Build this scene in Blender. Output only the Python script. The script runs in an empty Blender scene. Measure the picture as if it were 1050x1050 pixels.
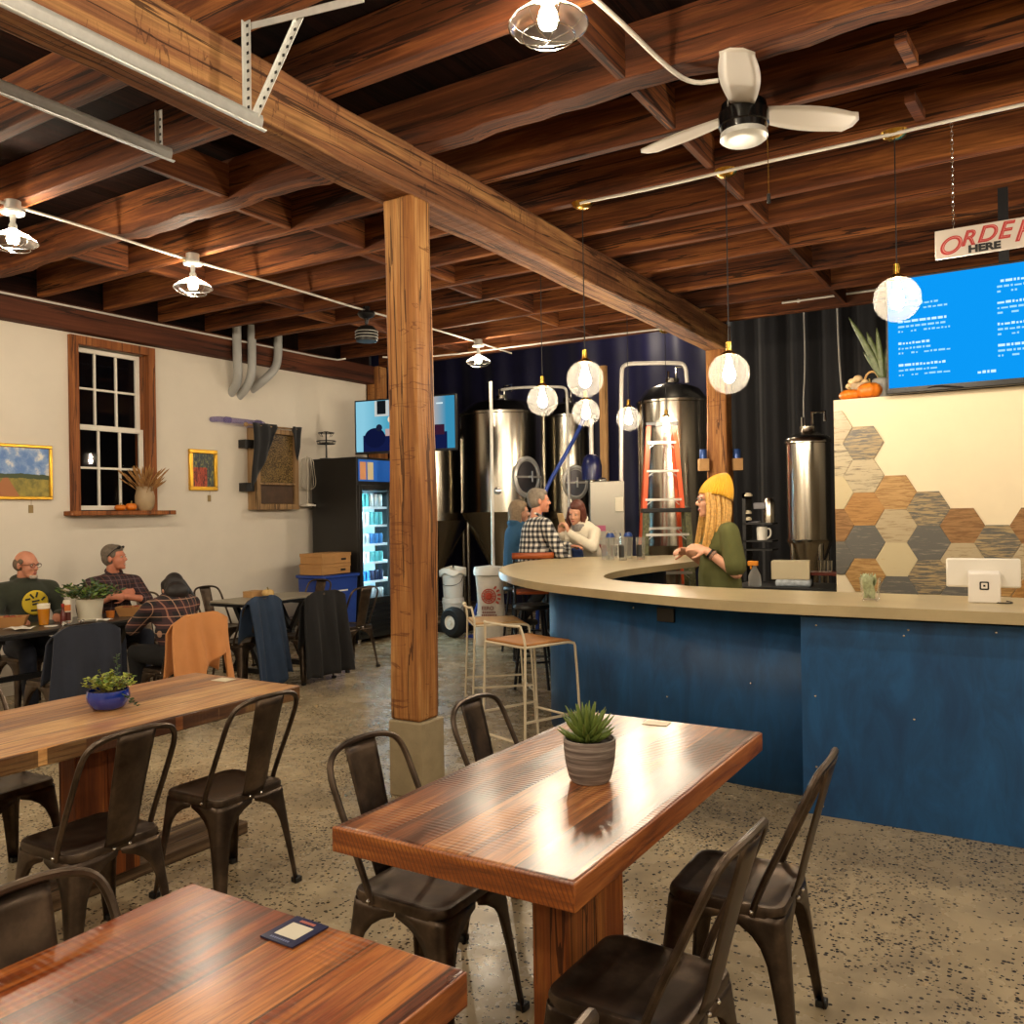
import bpy, bmesh, math, random
from mathutils import Vector, Matrix, Euler
PI = math.pi
random.seed(7)
C = bpy.context.scene.collection
SC = bpy.context.scene

# ------------------------------------------------------------------ camera
cam_d = bpy.data.cameras.new('camera')
cam = bpy.data.objects.new('camera', cam_d)
C.objects.link(cam)
cam_d.sensor_width = 36.0
cam_d.sensor_fit = 'HORIZONTAL'
cam_d.lens = 885.0 / 1050.0 * 36.0
cam_d.clip_start = 0.05
yaw, pitch, roll = math.radians(31.64), math.radians(0.08), math.radians(-0.931)
fw = Vector((-math.sin(yaw) * math.cos(pitch), math.cos(yaw) * math.cos(pitch), math.sin(pitch)))
rt = Vector((math.cos(yaw), math.sin(yaw), 0))
up = rt.cross(fw)
r2 = math.cos(roll) * rt + math.sin(roll) * up
u2 = -math.sin(roll) * rt + math.cos(roll) * up
M = Matrix((r2, u2, -fw)).transposed().to_4x4()
M.translation = Vector((0, 0, 1.6))
cam.matrix_world = M
SC.camera = cam

# ------------------------------------------------------------------ world, exposure
w = bpy.data.worlds.new('night')
SC.world = w
w.use_nodes = True
w.node_tree.nodes['Background'].inputs[0].default_value = (0.012, 0.016, 0.03, 1)
w.node_tree.nodes['Background'].inputs[1].default_value = 1.0
SC.view_settings.view_transform = 'Standard'
SC.view_settings.look = 'None'
SC.view_settings.gamma = 1.0
SC.view_settings.use_curve_mapping = False
SC.view_settings.exposure = 1.13
BULB_E = 210.0       # pendant bulbs
CAGE_E = 360.0       # caged ceiling lamps
FILL_W = 40.0        # added fill lights, unseen, standing for further ceiling lamps behind the camera
WARM = (1.0, 0.845, 0.64)

def fill_light(x, y, z=3.42, power=None):  # bare point light added as fill, no fixture is built for it
    d = bpy.data.lights.new('unseen_fill_light', 'POINT')
    d.energy = power or FILL_W
    d.color = WARM
    d.shadow_soft_size = 0.09
    o = bpy.data.objects.new('unseen_fill_light', d)
    o.location = (x, y, z)
    C.objects.link(o)
for lx, ly in ((-5.7, 1.1), (-5.7, -0.7), (-5.7, -2.6), (-1.6, 1.0), (-1.6, -0.9), (-1.6, -2.8),
               (1.8, 2.9), (1.8, 0.6), (1.8, -1.6)):
    fill_light(lx, ly)
fill_light(1.6, 5.24, 2.75, 20)
fill_light(-3.9, 10.2, 4.4, 8)  # this and the next: unseen fill added over the brewery
fill_light(-5.2, 12.0, 4.5, 22)

# ------------------------------------------------------------------ helpers
def lin(h):
    h = h.lstrip('#')
    out = []
    for i in (0, 2, 4):
        c = int(h[i:i + 2], 16) / 255.0
        out.append(c / 12.92 if c <= 0.04045 else ((c + 0.055) / 1.055) ** 2.4)
    return (out[0], out[1], out[2], 1.0)

class NT:
    """tiny node-tree writer"""
    def __init__(s, name):
        s.m = bpy.data.materials.new(name)
        s.m.use_nodes = True
        s.t = s.m.node_tree
        s.b = s.t.nodes['Principled BSDF']
    def n(s, typ, ins=None, **kw):
        nd = s.t.nodes.new(typ)
        for k, v in kw.items():
            setattr(nd, k, v)
        for k, v in (ins or {}).items():
            if isinstance(v, bpy.types.NodeSocket):
                s.t.links.new(v, nd.inputs[k])
            else:
                nd.inputs[k].default_value = v
        return nd
    def set(s, k, v):
        if isinstance(v, bpy.types.NodeSocket):
            s.t.links.new(v, s.b.inputs[k])
        else:
            s.b.inputs[k].default_value = v
    def math(s, op, a, b=0.0, c=0.0):
        return s.n('ShaderNodeMath', {0: a, 1: b, 2: c}, operation=op).outputs[0]
    def mix(s, f, a, b, bt='MIX'):
        nd = s.n('ShaderNodeMix', None, data_type='RGBA', blend_type=bt)
        for k, v in ((0, f), (6, a), (7, b)):
            if isinstance(v, bpy.types.NodeSocket):
                s.t.links.new(v, nd.inputs[k])
            else:
                nd.inputs[k].default_value = v
        return nd.outputs[2]
    def ramp(s, f, stops):
        nd = s.n('ShaderNodeValToRGB', {0: f})
        e = nd.color_ramp.elements
        while len(e) < len(stops):
            e.new(0.5)
        for i, (p, c) in enumerate(stops):
            e[i].position = p
            e[i].color = c if len(c) == 4 else (*c, 1)
        return nd.outputs[0]
    def coords(s, scale=(1, 1, 1), rnd=True):
        tc = s.n('ShaderNodeTexCoord').outputs['Object']
        if rnd:
            oi = s.n('ShaderNodeObjectInfo').outputs['Random']
            off = s.n('ShaderNodeCombineXYZ', {0: s.math('MULTIPLY', oi, 17.3), 1: s.math('MULTIPLY', oi, 9.1), 2: s.math('MULTIPLY', oi, 23.7)}).outputs[0]
            tc = s.n('ShaderNodeVectorMath', {0: tc, 1: off}, operation='ADD').outputs[0]
        return s.n('ShaderNodeMapping', {0: tc, 3: scale}).outputs[0]
    def noise(s, vec, scale=5, detail=4, rough=0.5, dist=0.0):
        return s.n('ShaderNodeTexNoise', {'Vector': vec, 'Scale': scale, 'Detail': detail, 'Roughness': rough, 'Distortion': dist}).outputs[0]
    def bump(s, h, strength=0.3, dist=0.01):
        nd = s.n('ShaderNodeBump', {'Height': h, 'Strength': strength, 'Distance': dist})
        s.t.links.new(nd.outputs[0], s.b.inputs['Normal'])

MATS = {}
def mat(name, col, rough=0.5, metal=0.0, var=0.0, vscale=8.0, bump=0.0, bscale=40.0, spec=0.5, coat=0.0, emit=None, estr=0.0, sheen=0.0):
    if name in MATS:
        return MATS[name]
    t = NT(name)
    c = lin(col) if isinstance(col, str) else col
    if var:
        f = t.noise(t.coords(), vscale, 5, 0.6)
        lo = tuple(x * (1 - var) for x in c[:3]) + (1,)
        hi = tuple(min(1, x * (1 + var)) for x in c[:3]) + (1,)
        t.set('Base Color', t.ramp(f, [(0.3, lo), (0.7, hi)]))
    else:
        t.set('Base Color', c)
    t.set('Roughness', rough)
    t.set('Metallic', metal)
    t.set('Specular IOR Level', spec)
    if coat:
        t.set('Coat Weight', coat)
        t.set('Coat Roughness', 0.1)
    if sheen:
        t.set('Sheen Weight', sheen)
    if emit:
        t.set('Emission Color', lin(emit) if isinstance(emit, str) else emit)
        t.set('Emission Strength', estr)
    if bump:
        t.bump(t.noise(t.coords(), bscale, 4, 0.6), bump, 0.01)
    MATS[name] = t.m
    return t.m

def wood(name, dark, mid, light, axis='Y', rough=0.6, bump=0.4, grain=14.0, hewn=0.0, spec=0.3):
    if name in MATS:
        return MATS[name]
    t = NT(name)
    s = {'X': (0.06, 1, 1), 'Y': (1, 0.06, 1), 'Z': (1, 1, 0.06)}[axis]
    v = t.coords(s)
    g = t.noise(v, grain, 8, 0.65, 0.6)
    big = t.noise(t.coords({'X': (0.3, 1, 1), 'Y': (1, 0.3, 1), 'Z': (1, 1, 0.3)}[axis]), 2.2, 3, 0.5)
    f = t.math('ADD', t.math('MULTIPLY', g, 0.65), t.math('MULTIPLY', big, 0.35))
    col = t.ramp(f, [(0.34, lin(dark)), (0.5, lin(mid)), (0.68, lin(light))])
    # long checks and fine dark fibres along the grain
    s3 = {'X': (0.03, 1, 1), 'Y': (1, 0.03, 1), 'Z': (1, 1, 0.03)}[axis]
    cr = t.noise(t.coords(s3), grain * 0.7, 4, 0.55, 0.3)
    crack = t.math('LESS_THAN', t.math('ABSOLUTE', t.math('SUBTRACT', cr, 0.5)), 0.012)
    fib = t.noise(t.coords(s3), grain * 6, 3, 0.6)
    col = t.mix(t.math('MULTIPLY', t.n('ShaderNodeMapRange', {0: fib, 1: 0.35, 2: 0.6, 3: 0.6, 4: 0.0}).outputs[0], 0.8), col, lin(dark))
    col = t.mix(t.math('MULTIPLY', crack, 0.8), col, tuple(q * 0.35 for q in lin(dark)[:3]) + (1,))
    h = t.math('SUBTRACT', g, t.math('MULTIPLY', crack, 0.7))
    if hewn:
        s2 = {'X': (1, 0.22, 0.22), 'Y': (0.22, 1, 0.22), 'Z': (0.22, 0.22, 1)}[axis]
        ad = t.noise(t.coords(s2), 13, 3, 0.5, 0.6)
        cut = t.math('LESS_THAN', t.math('ABSOLUTE', t.math('SUBTRACT', ad, 0.46)), 0.010)
        patch = t.math('GREATER_THAN', t.noise(t.coords((1, 1, 1)), 3.2, 2, 0.5), 0.5)
        cut = t.math('MULTIPLY', cut, patch)
        col = t.mix(t.math('MULTIPLY', cut, 0.6), col, lin(dark))
        h = t.math('ADD', h, t.math('SUBTRACT', t.math('MULTIPLY', ad, hewn), t.math('MULTIPLY', cut, 0.6)))
    t.set('Base Color', col)
    t.set('Roughness', rough)
    t.set('Specular IOR Level', spec)
    t.bump(h, bump, 0.014)
    MATS[name] = t.m
    return t.m

class MB:
    """collects shapes into one mesh"""
    def __init__(s):
        s.v, s.f, s.mi, s.cur = [], [], [], 0
    def add(s, vs, fs):
        o = len(s.v)
        s.v += [Vector(p) for p in vs]
        s.f += [[i + o for i in f] for f in fs]
        s.mi += [s.cur] * len(fs)
        return s
    def box(s, x0, x1, y0, y1, z0, z1):
        vs = [(x0, y0, z0), (x1, y0, z0), (x1, y1, z0), (x0, y1, z0), (x0, y0, z1), (x1, y0, z1), (x1, y1, z1), (x0, y1, z1)]
        return s.add(vs, [(0, 3, 2, 1), (4, 5, 6, 7), (0, 1, 5, 4), (1, 2, 6, 5), (2, 3, 7, 6), (3, 0, 4, 7)])
    def cbox(s, c, size, R=None):
        R = R or Matrix.Identity(3)
        h = [q / 2 for q in size]
        vs = [Vector(c) + R @ Vector((sx * h[0], sy * h[1], sz * h[2])) for sz in (-1, 1) for sx, sy in ((-1, -1), (1, -1), (1, 1), (-1, 1))]
        return s.add(vs, [(0, 3, 2, 1), (4, 5, 6, 7), (0, 1, 5, 4), (1, 2, 6, 5), (2, 3, 7, 6), (3, 0, 4, 7)])
    def bar(s, p, q, w, h, upv=(0, 0, 1)):
        p, q = Vector(p), Vector(q)
        d = (q - p).normalized()
        u = Vector(upv)
        if abs(d.dot(u)) > 0.98:
            u = Vector((0, 1, 0))
        x = d.cross(u).normalized()
        z = x.cross(d)
        vs = [a + x * sx * w / 2 + z * sz * h / 2 for a in (p, q) for sx, sz in ((-1, -1), (1, -1), (1, 1), (-1, 1))]
        return s.add(vs, [(0, 1, 2, 3), (7, 6, 5, 4), (0, 4, 5, 1), (1, 5, 6, 2), (2, 6, 7, 3), (3, 7, 4, 0)])
    def tube(s, pts, r, n=8, closed=False, cap=True):
        pts = [Vector(p) for p in pts]
        N = len(pts)
        rs = r if isinstance(r, (list, tuple)) else [r] * N
        vs, fs = [], []
        nrm = None
        for i, p in enumerate(pts):
            a = pts[i - 1] if (i > 0 or closed) else p
            b = pts[(i + 1) % N] if (i < N - 1 or closed) else p
            d = (b - a).normalized()
            if nrm is None:
                t = Vector((0, 0, 1)) if abs(d.z) < 0.9 else Vector((1, 0, 0))
                nrm = d.cross(t).normalized()
            else:
                nrm = (nrm - d * nrm.dot(d))
                nrm = nrm.normalized() if nrm.length > 1e-6 else d.orthogonal().normalized()
            bn = d.cross(nrm)
            for k in range(n):
                an = 2 * PI * k / n
                vs.append(p + (nrm * math.cos(an) + bn * math.sin(an)) * rs[i])
        m = N if closed else N - 1
        for i in range(m):
            j = (i + 1) % N
            for k in range(n):
                l = (k + 1) % n
                fs.append((i * n + k, i * n + l, j * n + l, j * n + k))
        if cap and not closed:
            fs.append(tuple(range(n - 1, -1, -1)))
            fs.append(tuple((N - 1) * n + k for k in range(n)))
        return s.add(vs, fs)
    def lathe(s, prof, o=(0, 0, 0), n=24, R=None, cap=True):
        o = Vector(o)
        R = R or Matrix.Identity(3)
        vs, fs = [], []
        for r, z in prof:
            r = max(r, 1e-4)
            for k in range(n):
                a = 2 * PI * k / n
                vs.append(o + R @ Vector((r * math.cos(a), r * math.sin(a), z)))
        for i in range(len(prof) - 1):
            for k in range(n):
                l = (k + 1) % n
                fs.append((i * n + k, i * n + l, (i + 1) * n + l, (i + 1) * n + k))
        if cap:
            fs.append(tuple(range(n - 1, -1, -1)))
            fs.append(tuple((len(prof) - 1) * n + k for k in range(n)))
        return s.add(vs, fs)
    def ell(s, c, r, n=16, m=10, R=None):
        R = R or Matrix.Identity(3)
        r = (r, r, r) if isinstance(r, (int, float)) else r
        vs, fs = [], []
        for i in range(1, m):
            th = PI * i / m
            for k in range(n):
                a = 2 * PI * k / n
                vs.append(Vector(c) + R @ Vector((r[0] * math.sin(th) * math.cos(a), r[1] * math.sin(th) * math.sin(a), r[2] * math.cos(th))))
        vs.append(Vector(c) + R @ Vector((0, 0, r[2])))
        vs.append(Vector(c) + R @ Vector((0, 0, -r[2])))
        T, B = (m - 1) * n, (m - 1) * n + 1
        for i in range(m - 2):
            for k in range(n):
                l = (k + 1) % n
                fs.append((i * n + k, (i + 1) * n + k, (i + 1) * n + l, i * n + l))
        for k in range(n):
            l = (k + 1) % n
            fs.append((T, k, l))
            fs.append((B, (m - 2) * n + l, (m - 2) * n + k))
        return s.add(vs, fs)
    def cap(s, p, q, r1, r2, n=12):
        """tapered capsule"""
        p, q = Vector(p), Vector(q)
        d = q - p
        L = d.length
        if L < 1e-6:
            return s.ell(p, r1, n, 8)
        z = d / L
        R = z.to_track_quat('Z', 'Y').to_matrix()
        prof = [(r1 * math.sin(a), -r1 * math.cos(a)) for a in (0.02, 0.5, 1.0, PI / 2)]
        prof += [(r2 * math.cos(a), L + r2 * math.sin(a)) for a in (0.0, 0.55, 1.05, PI / 2 - 0.02)]
        return s.lathe(prof, p, n, R)
    def prism(s, poly, z0, z1):
        n = len(poly)
        vs = [(x, y, z0) for x, y in poly] + [(x, y, z1) for x, y in poly]
        fs = [tuple(range(n - 1, -1, -1)), tuple(range(n, 2 * n))]
        fs += [(i, (i + 1) % n, n + (i + 1) % n, n + i) for i in range(n)]
        return s.add(vs, fs)
    def grid(s, fn, nu, nv, cu=False):
        vs = [fn(i / (nu if cu else nu - 1), j / (nv - 1)) for j in range(nv) for i in range(nu)]
        fs = []
        for j in range(nv - 1):
            for i in range(nu if cu else nu - 1):
                k = (i + 1) % nu
                fs.append((j * nu + i, j * nu + k, (j + 1) * nu + k, (j + 1) * nu + i))
        return s.add(vs, fs)
    def xf(s, R=None, t=(0, 0, 0), start=0):
        t = Vector(t)
        for i in range(start, len(s.v)):
            s.v[i] = (R @ s.v[i] if R else s.v[i]) + t
        return s
    def build(s, name, m, parent=None, smooth=40, bevel=0.0, solid=0.0, sub=0, off=None, org=None):
        if parent is not None and off is None and parent.get('_w'):
            off = parent.location
        vs = s.v
        if off is not None:
            vs = [p - Vector(off) for p in vs]
        if org is not None:
            vs = [p - Vector(org) for p in vs]
        me = bpy.data.meshes.new(name)
        me.from_pydata([tuple(p) for p in vs], [], s.f)
        ms = m if isinstance(m, (list, tuple)) else [m]
        for q in ms:
            me.materials.append(q)
        if len(ms) > 1:
            me.polygons.foreach_set('material_index', s.mi)
        bm = bmesh.new()
        bm.from_mesh(me)
        bmesh.ops.recalc_face_normals(bm, faces=bm.faces)
        bm.to_mesh(me)
        bm.free()
        if smooth:
            me.polygons.foreach_set('use_smooth', [True] * len(me.polygons))
            me.set_sharp_from_angle(angle=math.radians(smooth))
        me.update()
        o = bpy.data.objects.new(name, me)
        C.objects.link(o)
        if parent is not None:
            o.parent = parent
        if org is not None:
            o.location = org
        if solid:
            md = o.modifiers.new('solid', 'SOLIDIFY')
            md.thickness = solid
            md.offset = 0
        if bevel:
            md = o.modifiers.new('bevel', 'BEVEL')
            md.width = bevel
            md.segments = 2
            md.limit_method = 'ANGLE'
            md.angle_limit = math.radians(50)
        if sub:
            md = o.modifiers.new('sub', 'SUBSURF')
            md.levels = md.render_levels = sub
        return o

def tag(o, label, cat, group=None, kind=None):
    o['label'] = label
    o['category'] = cat
    if group:
        o['group'] = group
    if kind:
        o['kind'] = kind
    return o

def thing(name, label, cat, loc=(0, 0, 0), rz=0.0, group=None, world=False):
    """Empty at the thing's base; world=True: its parts are given in room coordinates"""
    o = bpy.data.objects.new(name, None)
    C.objects.link(o)
    o.empty_display_size = 0.1
    o.location = loc
    o.rotation_euler = (0, 0, rz)
    if world:
        o['_w'] = 1
    return tag(o, label, cat, group)

def solo(name, mb, m, label, cat, group=None, **kw):
    """a thing that is one mesh, given in room coordinates; origin at its base centre"""
    xs = [p.x for p in mb.v]; ys = [p.y for p in mb.v]; zs = [p.z for p in mb.v]
    org = Vector(((min(xs) + max(xs)) / 2, (min(ys) + max(ys)) / 2, min(zs)))
    return tag(mb.build(name, m, None, org=org, **kw), label, cat, group)

def struct(name, mb, m, **kw):
    o = mb.build(name, m, None, **kw)
    o['kind'] = 'structure'
    return o

def copy_tree(o, parent=None):
    c = o.copy()
    C.objects.link(c)
    if parent is not None:
        c.parent = parent
    for ch in list(o.children):
        copy_tree(ch, c)
    return c

def dup(o, loc, rz, label, group=None):
    c = copy_tree(o)
    c.location = loc
    c.rotation_euler = (0, 0, rz)
    c['label'] = label
    if group:
        c['group'] = group
    return c

def rounded(x0, x1, y0, y1, r, n=5):
    pts = []
    for cx, cy, a0 in ((x1 - r, y1 - r, 0), (x0 + r, y1 - r, 90), (x0 + r, y0 + r, 180), (x1 - r, y0 + r, 270)):
        for k in range(n + 1):
            a = math.radians(a0 + 90 * k / n)
            pts.append((cx + r * math.cos(a), cy + r * math.sin(a)))
    return pts

def smoothpath(pts, it=2, closed=False):
    pts = [Vector(p) for p in pts]
    for _ in range(it):
        q = []
        n = len(pts)
        for i in range(n if closed else n - 1):
            a, b = pts[i], pts[(i + 1) % n]
            q += [a * 0.75 + b * 0.25, a * 0.25 + b * 0.75]
        if not closed:
            q = [pts[0]] + q + [pts[-1]]
        pts = q
    return pts

def text_mesh(txt, size, extr=0.001, shear=0.0, bold=0.0):
    cu = bpy.data.curves.new('lettering', 'FONT')
    cu.body = txt
    cu.size = size
    cu.extrude = extr
    cu.shear = shear
    cu.offset = bold
    cu.align_x = 'LEFT'
    o = bpy.data.objects.new('lettering', cu)
    C.objects.link(o)
    dg = bpy.context.evaluated_depsgraph_get()
    me = bpy.data.meshes.new_from_object(o.evaluated_get(dg))
    bpy.data.objects.remove(o)
    bpy.data.curves.remove(cu)
    mb = MB()
    mb.add([v.co.copy() for v in me.vertices], [tuple(p.vertices) for p in me.polygons])
    bpy.data.meshes.remove(me)
    return mb
# ------------------------------------------------------------------ materials of the room
def m_floor():
    t = NT('polished_concrete')
    v = t.coords((1, 1, 1), False)
    big = t.noise(v, 0.9, 5, 0.6, 0.4)
    mid = t.noise(v, 5.0, 4, 0.6)
    base = t.ramp(t.math('ADD', t.math('MULTIPLY', big, 0.7), t.math('MULTIPLY', mid, 0.3)),
                  [(0.32, lin('#857863')), (0.5, lin('#ab9a7c')), (0.68, lin('#c6b390'))])
    vo = t.n('ShaderNodeTexVoronoi', {'Vector': t.noise_vec(v) if hasattr(t, 'noise_vec') else v, 'Scale': 64.0, 'Randomness': 1.0})
    cellr = t.n('ShaderNodeSeparateColor', {0: vo.outputs['Color']}).outputs[0]
    dens = t.n('ShaderNodeMapRange', {0: t.noise(v, 1.5, 3, 0.6), 1: 0.36, 2: 0.62, 3: 0.10, 4: 0.95}).outputs[0]
    size = t.math('ADD', t.math('MULTIPLY', cellr, 0.42), 0.12)
    inside = t.math('LESS_THAN', vo.outputs['Distance'], size)
    on = t.math('LESS_THAN', t.n('ShaderNodeSeparateColor', {0: vo.outputs['Color']}).outputs[1], dens)
    spk = t.math('MULTIPLY', inside, on)
    t.set('Base Color', t.mix(t.math('MULTIPLY', spk, 0.93), base, lin('#1e140c')))
    t.set('Roughness', t.n('ShaderNodeMapRange', {0: mid, 1: 0.3, 2: 0.7, 3: 0.16, 4: 0.36}).outputs[0])
    t.set('Specular IOR Level', 0.5)
    t.bump(t.math('ADD', t.math('MULTIPLY', spk, -0.6), mid), 0.08, 0.004)
    return t.m

M_FLOOR = m_floor()
M_WALL = mat('cream_wall_paint', '#dcd3c4', 0.75, var=0.03, vscale=3, bump=0.04, bscale=120)
M_JOIST = wood('old_joist_wood', '#2a1409', '#69381a', '#ad6c35', 'X', 0.75, 0.5, 12)
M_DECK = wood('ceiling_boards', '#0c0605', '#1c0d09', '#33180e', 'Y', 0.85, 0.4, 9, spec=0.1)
M_BLOCK = wood('blocking_wood', '#2a1409', '#69381a', '#ad6c35', 'Y', 0.75, 0.5, 12)
M_BEAM = wood('hewn_beam_wood', '#47291a', '#875a3a', '#c4965c', 'Y', 0.72, 0.8, 11, hewn=1.1)
M_POST = wood('old_post_wood', '#61341a', '#a8713c', '#d3a467', 'Z', 0.7, 0.7, 13, hewn=0.7)
M_PLATE = wood('wall_plate_wood', '#35190e', '#5a2e1a', '#7a4527', 'Y', 0.75, 0.5, 9)
M_TRIM = wood('window_trim_wood', '#6e3c1c', '#935527', '#b37540', 'Z', 0.55, 0.2, 14)
M_DARK = mat('dark_navy_wall', '#0b0a1c', 0.6, var=0.2, vscale=2)
M_WHITE = mat('white_paint', '#e9e4d8', 0.45)
M_CONC = mat('cast_concrete', '#9a8b6d', 0.7, var=0.15, vscale=7, bump=0.2, bscale=60)
M_GALV = mat('galvanised_steel', '#cfd0cc', 0.38, 0.45, var=0.08, vscale=30)
M_CHROME = mat('bright_chrome', '#dadad8', 0.12, 1.0)
M_STEEL = mat('brushed_stainless', '#c9c3b6', 0.2, 1.0)
M_BLACK = mat('black_plastic', '#121212', 0.45)
M_BLACKM = mat('black_metal', '#17171a', 0.35, 0.3)
M_BRASS = mat('brass', '#c9a04a', 0.25, 1.0)
M_PIPEW = mat('white_conduit', '#d8d2c8', 0.4, 0.2)

# ------------------------------------------------------------------ shell
struct('floor', MB().box(-13, 5, -5, 14, -0.1, 0), M_FLOOR)
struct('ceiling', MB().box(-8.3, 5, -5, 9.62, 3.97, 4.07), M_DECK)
struct('ceiling', MB().box(-13, 5, 9.62, 14, 5.4, 5.5), M_DARK)
wl = MB()
WY0, WY1, WZ0, WZ1 = 4.985, 5.79, 1.68, 3.35
wl.box(-8.3, -8.1, -5, WY0, 0, 3.97)
wl.box(-8.3, -8.1, WY1, 9.3, 0, 3.97)
wl.box(-8.3, -8.1, WY0, WY1, 0, WZ0)
wl.box(-8.3, -8.1, WY0, WY1, WZ1, 3.97)
struct('wall_left', wl, M_WALL)
struct('wall_right', MB().box(4.6, 4.8, -5, 14, 0, 5.5), M_WALL)
struct('wall_front', MB().box(-8.3, 4.6, -5.2, -5, 0, 4.07), M_WALL)
struct('wall_back', MB().box(-13, 4.6, 13.6, 13.8, 0, 5.5), M_DARK)
struct('wall_far_left', MB().box(-13.2, -13, 9.3, 13.8, 0, 5.5), M_DARK)
struct('wall_brewery', MB().box(-13, -8.1, 9.28, 9.4, 0, 5.5), M_DARK)
struct('baseboard_left', MB().box(-8.1, -8.085, -5, 9.28, 0, 0.1), M_WALL, bevel=0.004)
# timber wall plate along the top of the left wall
struct('trim_1', MB().box(-8.1, -7.96, -5, 9.3, 3.44, 3.69), M_PLATE, bevel=0.01)
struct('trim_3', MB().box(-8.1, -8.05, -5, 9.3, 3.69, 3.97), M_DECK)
# corner post at the end of the left wall
struct('trim_2', MB().box(-8.1, -7.9, 9.3, 9.5, 0, 3.69), M_POST, bevel=0.01)

# ------------------------------------------------------------------ hewn beam, posts, joists
def wobble(mb, amp, f, seed):
    r = random.Random(seed)
    ph = [r.uniform(0, 6) for _ in range(6)]
    for p in mb.v:
        s = p.x + p.y + p.z
        p.x += amp * math.sin(f * p.y + ph[0] + p.z * 3) * 0.6
        p.z += amp * (math.sin(f * 0.7 * p.y + ph[1] + 4 * p.x) + 0.5 * math.sin(f * 2.3 * p.y + ph[2] + 7 * p.x))
    return mb

def long_box(x0, x1, y0, y1, z0, z1, n, axis):
    """box cut into n segments along axis, so that it may wander"""
    mb = MB()
    ring = []
    for i in range(n + 1):
        f = i / n
        if axis == 'Y':
            y = y0 + (y1 - y0) * f
            ring.append([(x0, y, z0), (x1, y, z0), (x1, y, z1), (x0, y, z1)])
        elif axis == 'X':
            x = x0 + (x1 - x0) * f
            ring.append([(x, y0, z0), (x, y1, z0), (x, y1, z1), (x, y0, z1)])
        else:
            z = z0 + (z1 - z0) * f
            ring.append([(x0, y0, z), (x1, y0, z), (x1, y1, z), (x0, y1, z)])
    vs = [p for r in ring for p in r]
    fs = [(3, 2, 1, 0), tuple(n * 4 + k for k in range(4))]
    for i in range(n):
        for k in range(4):
            l = (k + 1) % 4
            fs.append((i * 4 + k, i * 4 + l, i * 4 + 4 + l, i * 4 + 4 + k))
    mb.add(vs, fs)
    return mb

b = wobble(long_box(-3.24, -2.995, -4.98, 9.66, 3.405, 3.69, 60, 'Y'), 0.007, 3.1, 3)
solo('ceiling_beam', b, M_BEAM, 'long hewn timber beam running overhead across the whole room on two posts', 'beam', bevel=0.014, smooth=30)

def post_mb(x0, x1, y0, y1, z0, z1, seed):
    mb = long_box(x0, x1, y0, y1, z0, z1, 26, 'Z')
    r = random.Random(seed)
    a = [r.uniform(0, 6) for _ in range(4)]
    for p in mb.v:
        cx = 1 if p.x > (x0 + x1) / 2 else -1
        p.x += 0.006 * math.sin(2.1 * p.z + a[0] + cx) + 0.003 * math.sin(6 * p.z + a[1] * cx)
        p.y += 0.006 * math.sin(1.7 * p.z + a[2])
    return mb
t = thing('timber_post', 'rough square timber post on a concrete footing in the middle of the room', 'post', (-3.1, 3.95, 0), world=True)
post_mb(-3.205, -2.995, 3.845, 4.03, 0.43, 3.41, 5).build('shaft', M_POST, t, bevel=0.018, smooth=30)
MB().prism(rounded(-3.215, -2.975, 3.83, 4.045, 0.012, 2), 0.0, 0.43).build('footing', M_CONC, t, bevel=0.008)
t = thing('timber_post', 'second timber post behind the bar, under the far end of the long beam', 'post', (-3.11, 9.56, 0), world=True)
post_mb(-3.23, -2.995, 9.45, 9.66, 0.0, 3.41, 9).build('shaft', M_POST, t, bevel=0.018, smooth=30)
t = MB()

JY = [(-4.2, .08), (-3.5, .08), (-2.8, .08), (-2.1, .08), (-1.4, .08), (-0.7, .08), (0.0, .08), (0.65, .08), (1.3, .08), (1.95, .08), (2.55, .08),
      (3.17, .10), (3.95, .15), (4.57, .06), (5.24, .07), (5.86, .06), (6.46, .06), (7.08, .06), (7.88, .06), (8.65, .06), (9.44, .09)]
JN = {3.17: 'joist passing just behind the caged lamp at the top of the photo', 3.95: 'thick hewn joist with a ragged yellow edge above the fan',
      4.57: 'slim joist directly past the fan hub', 5.24: 'joist carrying the white conduit and three brass lamp canopies',
      5.86: 'first slim joist beyond the pendant lamp conduit', 6.46: 'second slim joist beyond the pendant lamp conduit',
      7.08: 'third slim joist beyond the pendant lamp conduit', 7.88: 'fourth slim joist beyond the pendant lamp conduit',
      8.65: 'fifth slim joist beyond the pendant lamp conduit, next to the last', 9.44: 'last dark ceiling joist with bolts, in front of the navy curtain'}
random.seed(11)
for i, (y, th) in enumerate(JY):
    if y < 2.5:
        continue
    mb = long_box(-7.96, 4.55, y - th / 2, y + th / 2, 3.69, 3.965, 90, 'X')
    if th > 0.12:
        for p in mb.v:
            if p.z < 3.8:
                p.z += 0.008 * math.sin(p.x * 7.1) + 0.008 * math.sin(p.x * 2.9 + 1) + 0.005 * math.sin(p.x * 17)
                p.y += 0.008 * math.sin(p.x * 4.3) + 0.004 * math.sin(p.x * 13)
    else:
        for p in mb.v:
            p.z += 0.003 * math.sin(p.x * 2 + i)
    jo = solo('ceiling_joist', mb, M_JOIST, JN.get(y, 'rough joist at the very top of the photo, nearest overhead'), 'joist', 'ceiling joists', bevel=0.006, smooth=30)
for x, z in ((-1.245, 3.80), (-1.72, 3.83), (-2.18, 3.80), (-0.72, 3.80)):
    MB().ell((x, 9.393, z), (0.022, 0.012, 0.022), 12, 8).build('bolt', M_GALV, jo, off=jo.location)
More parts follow.
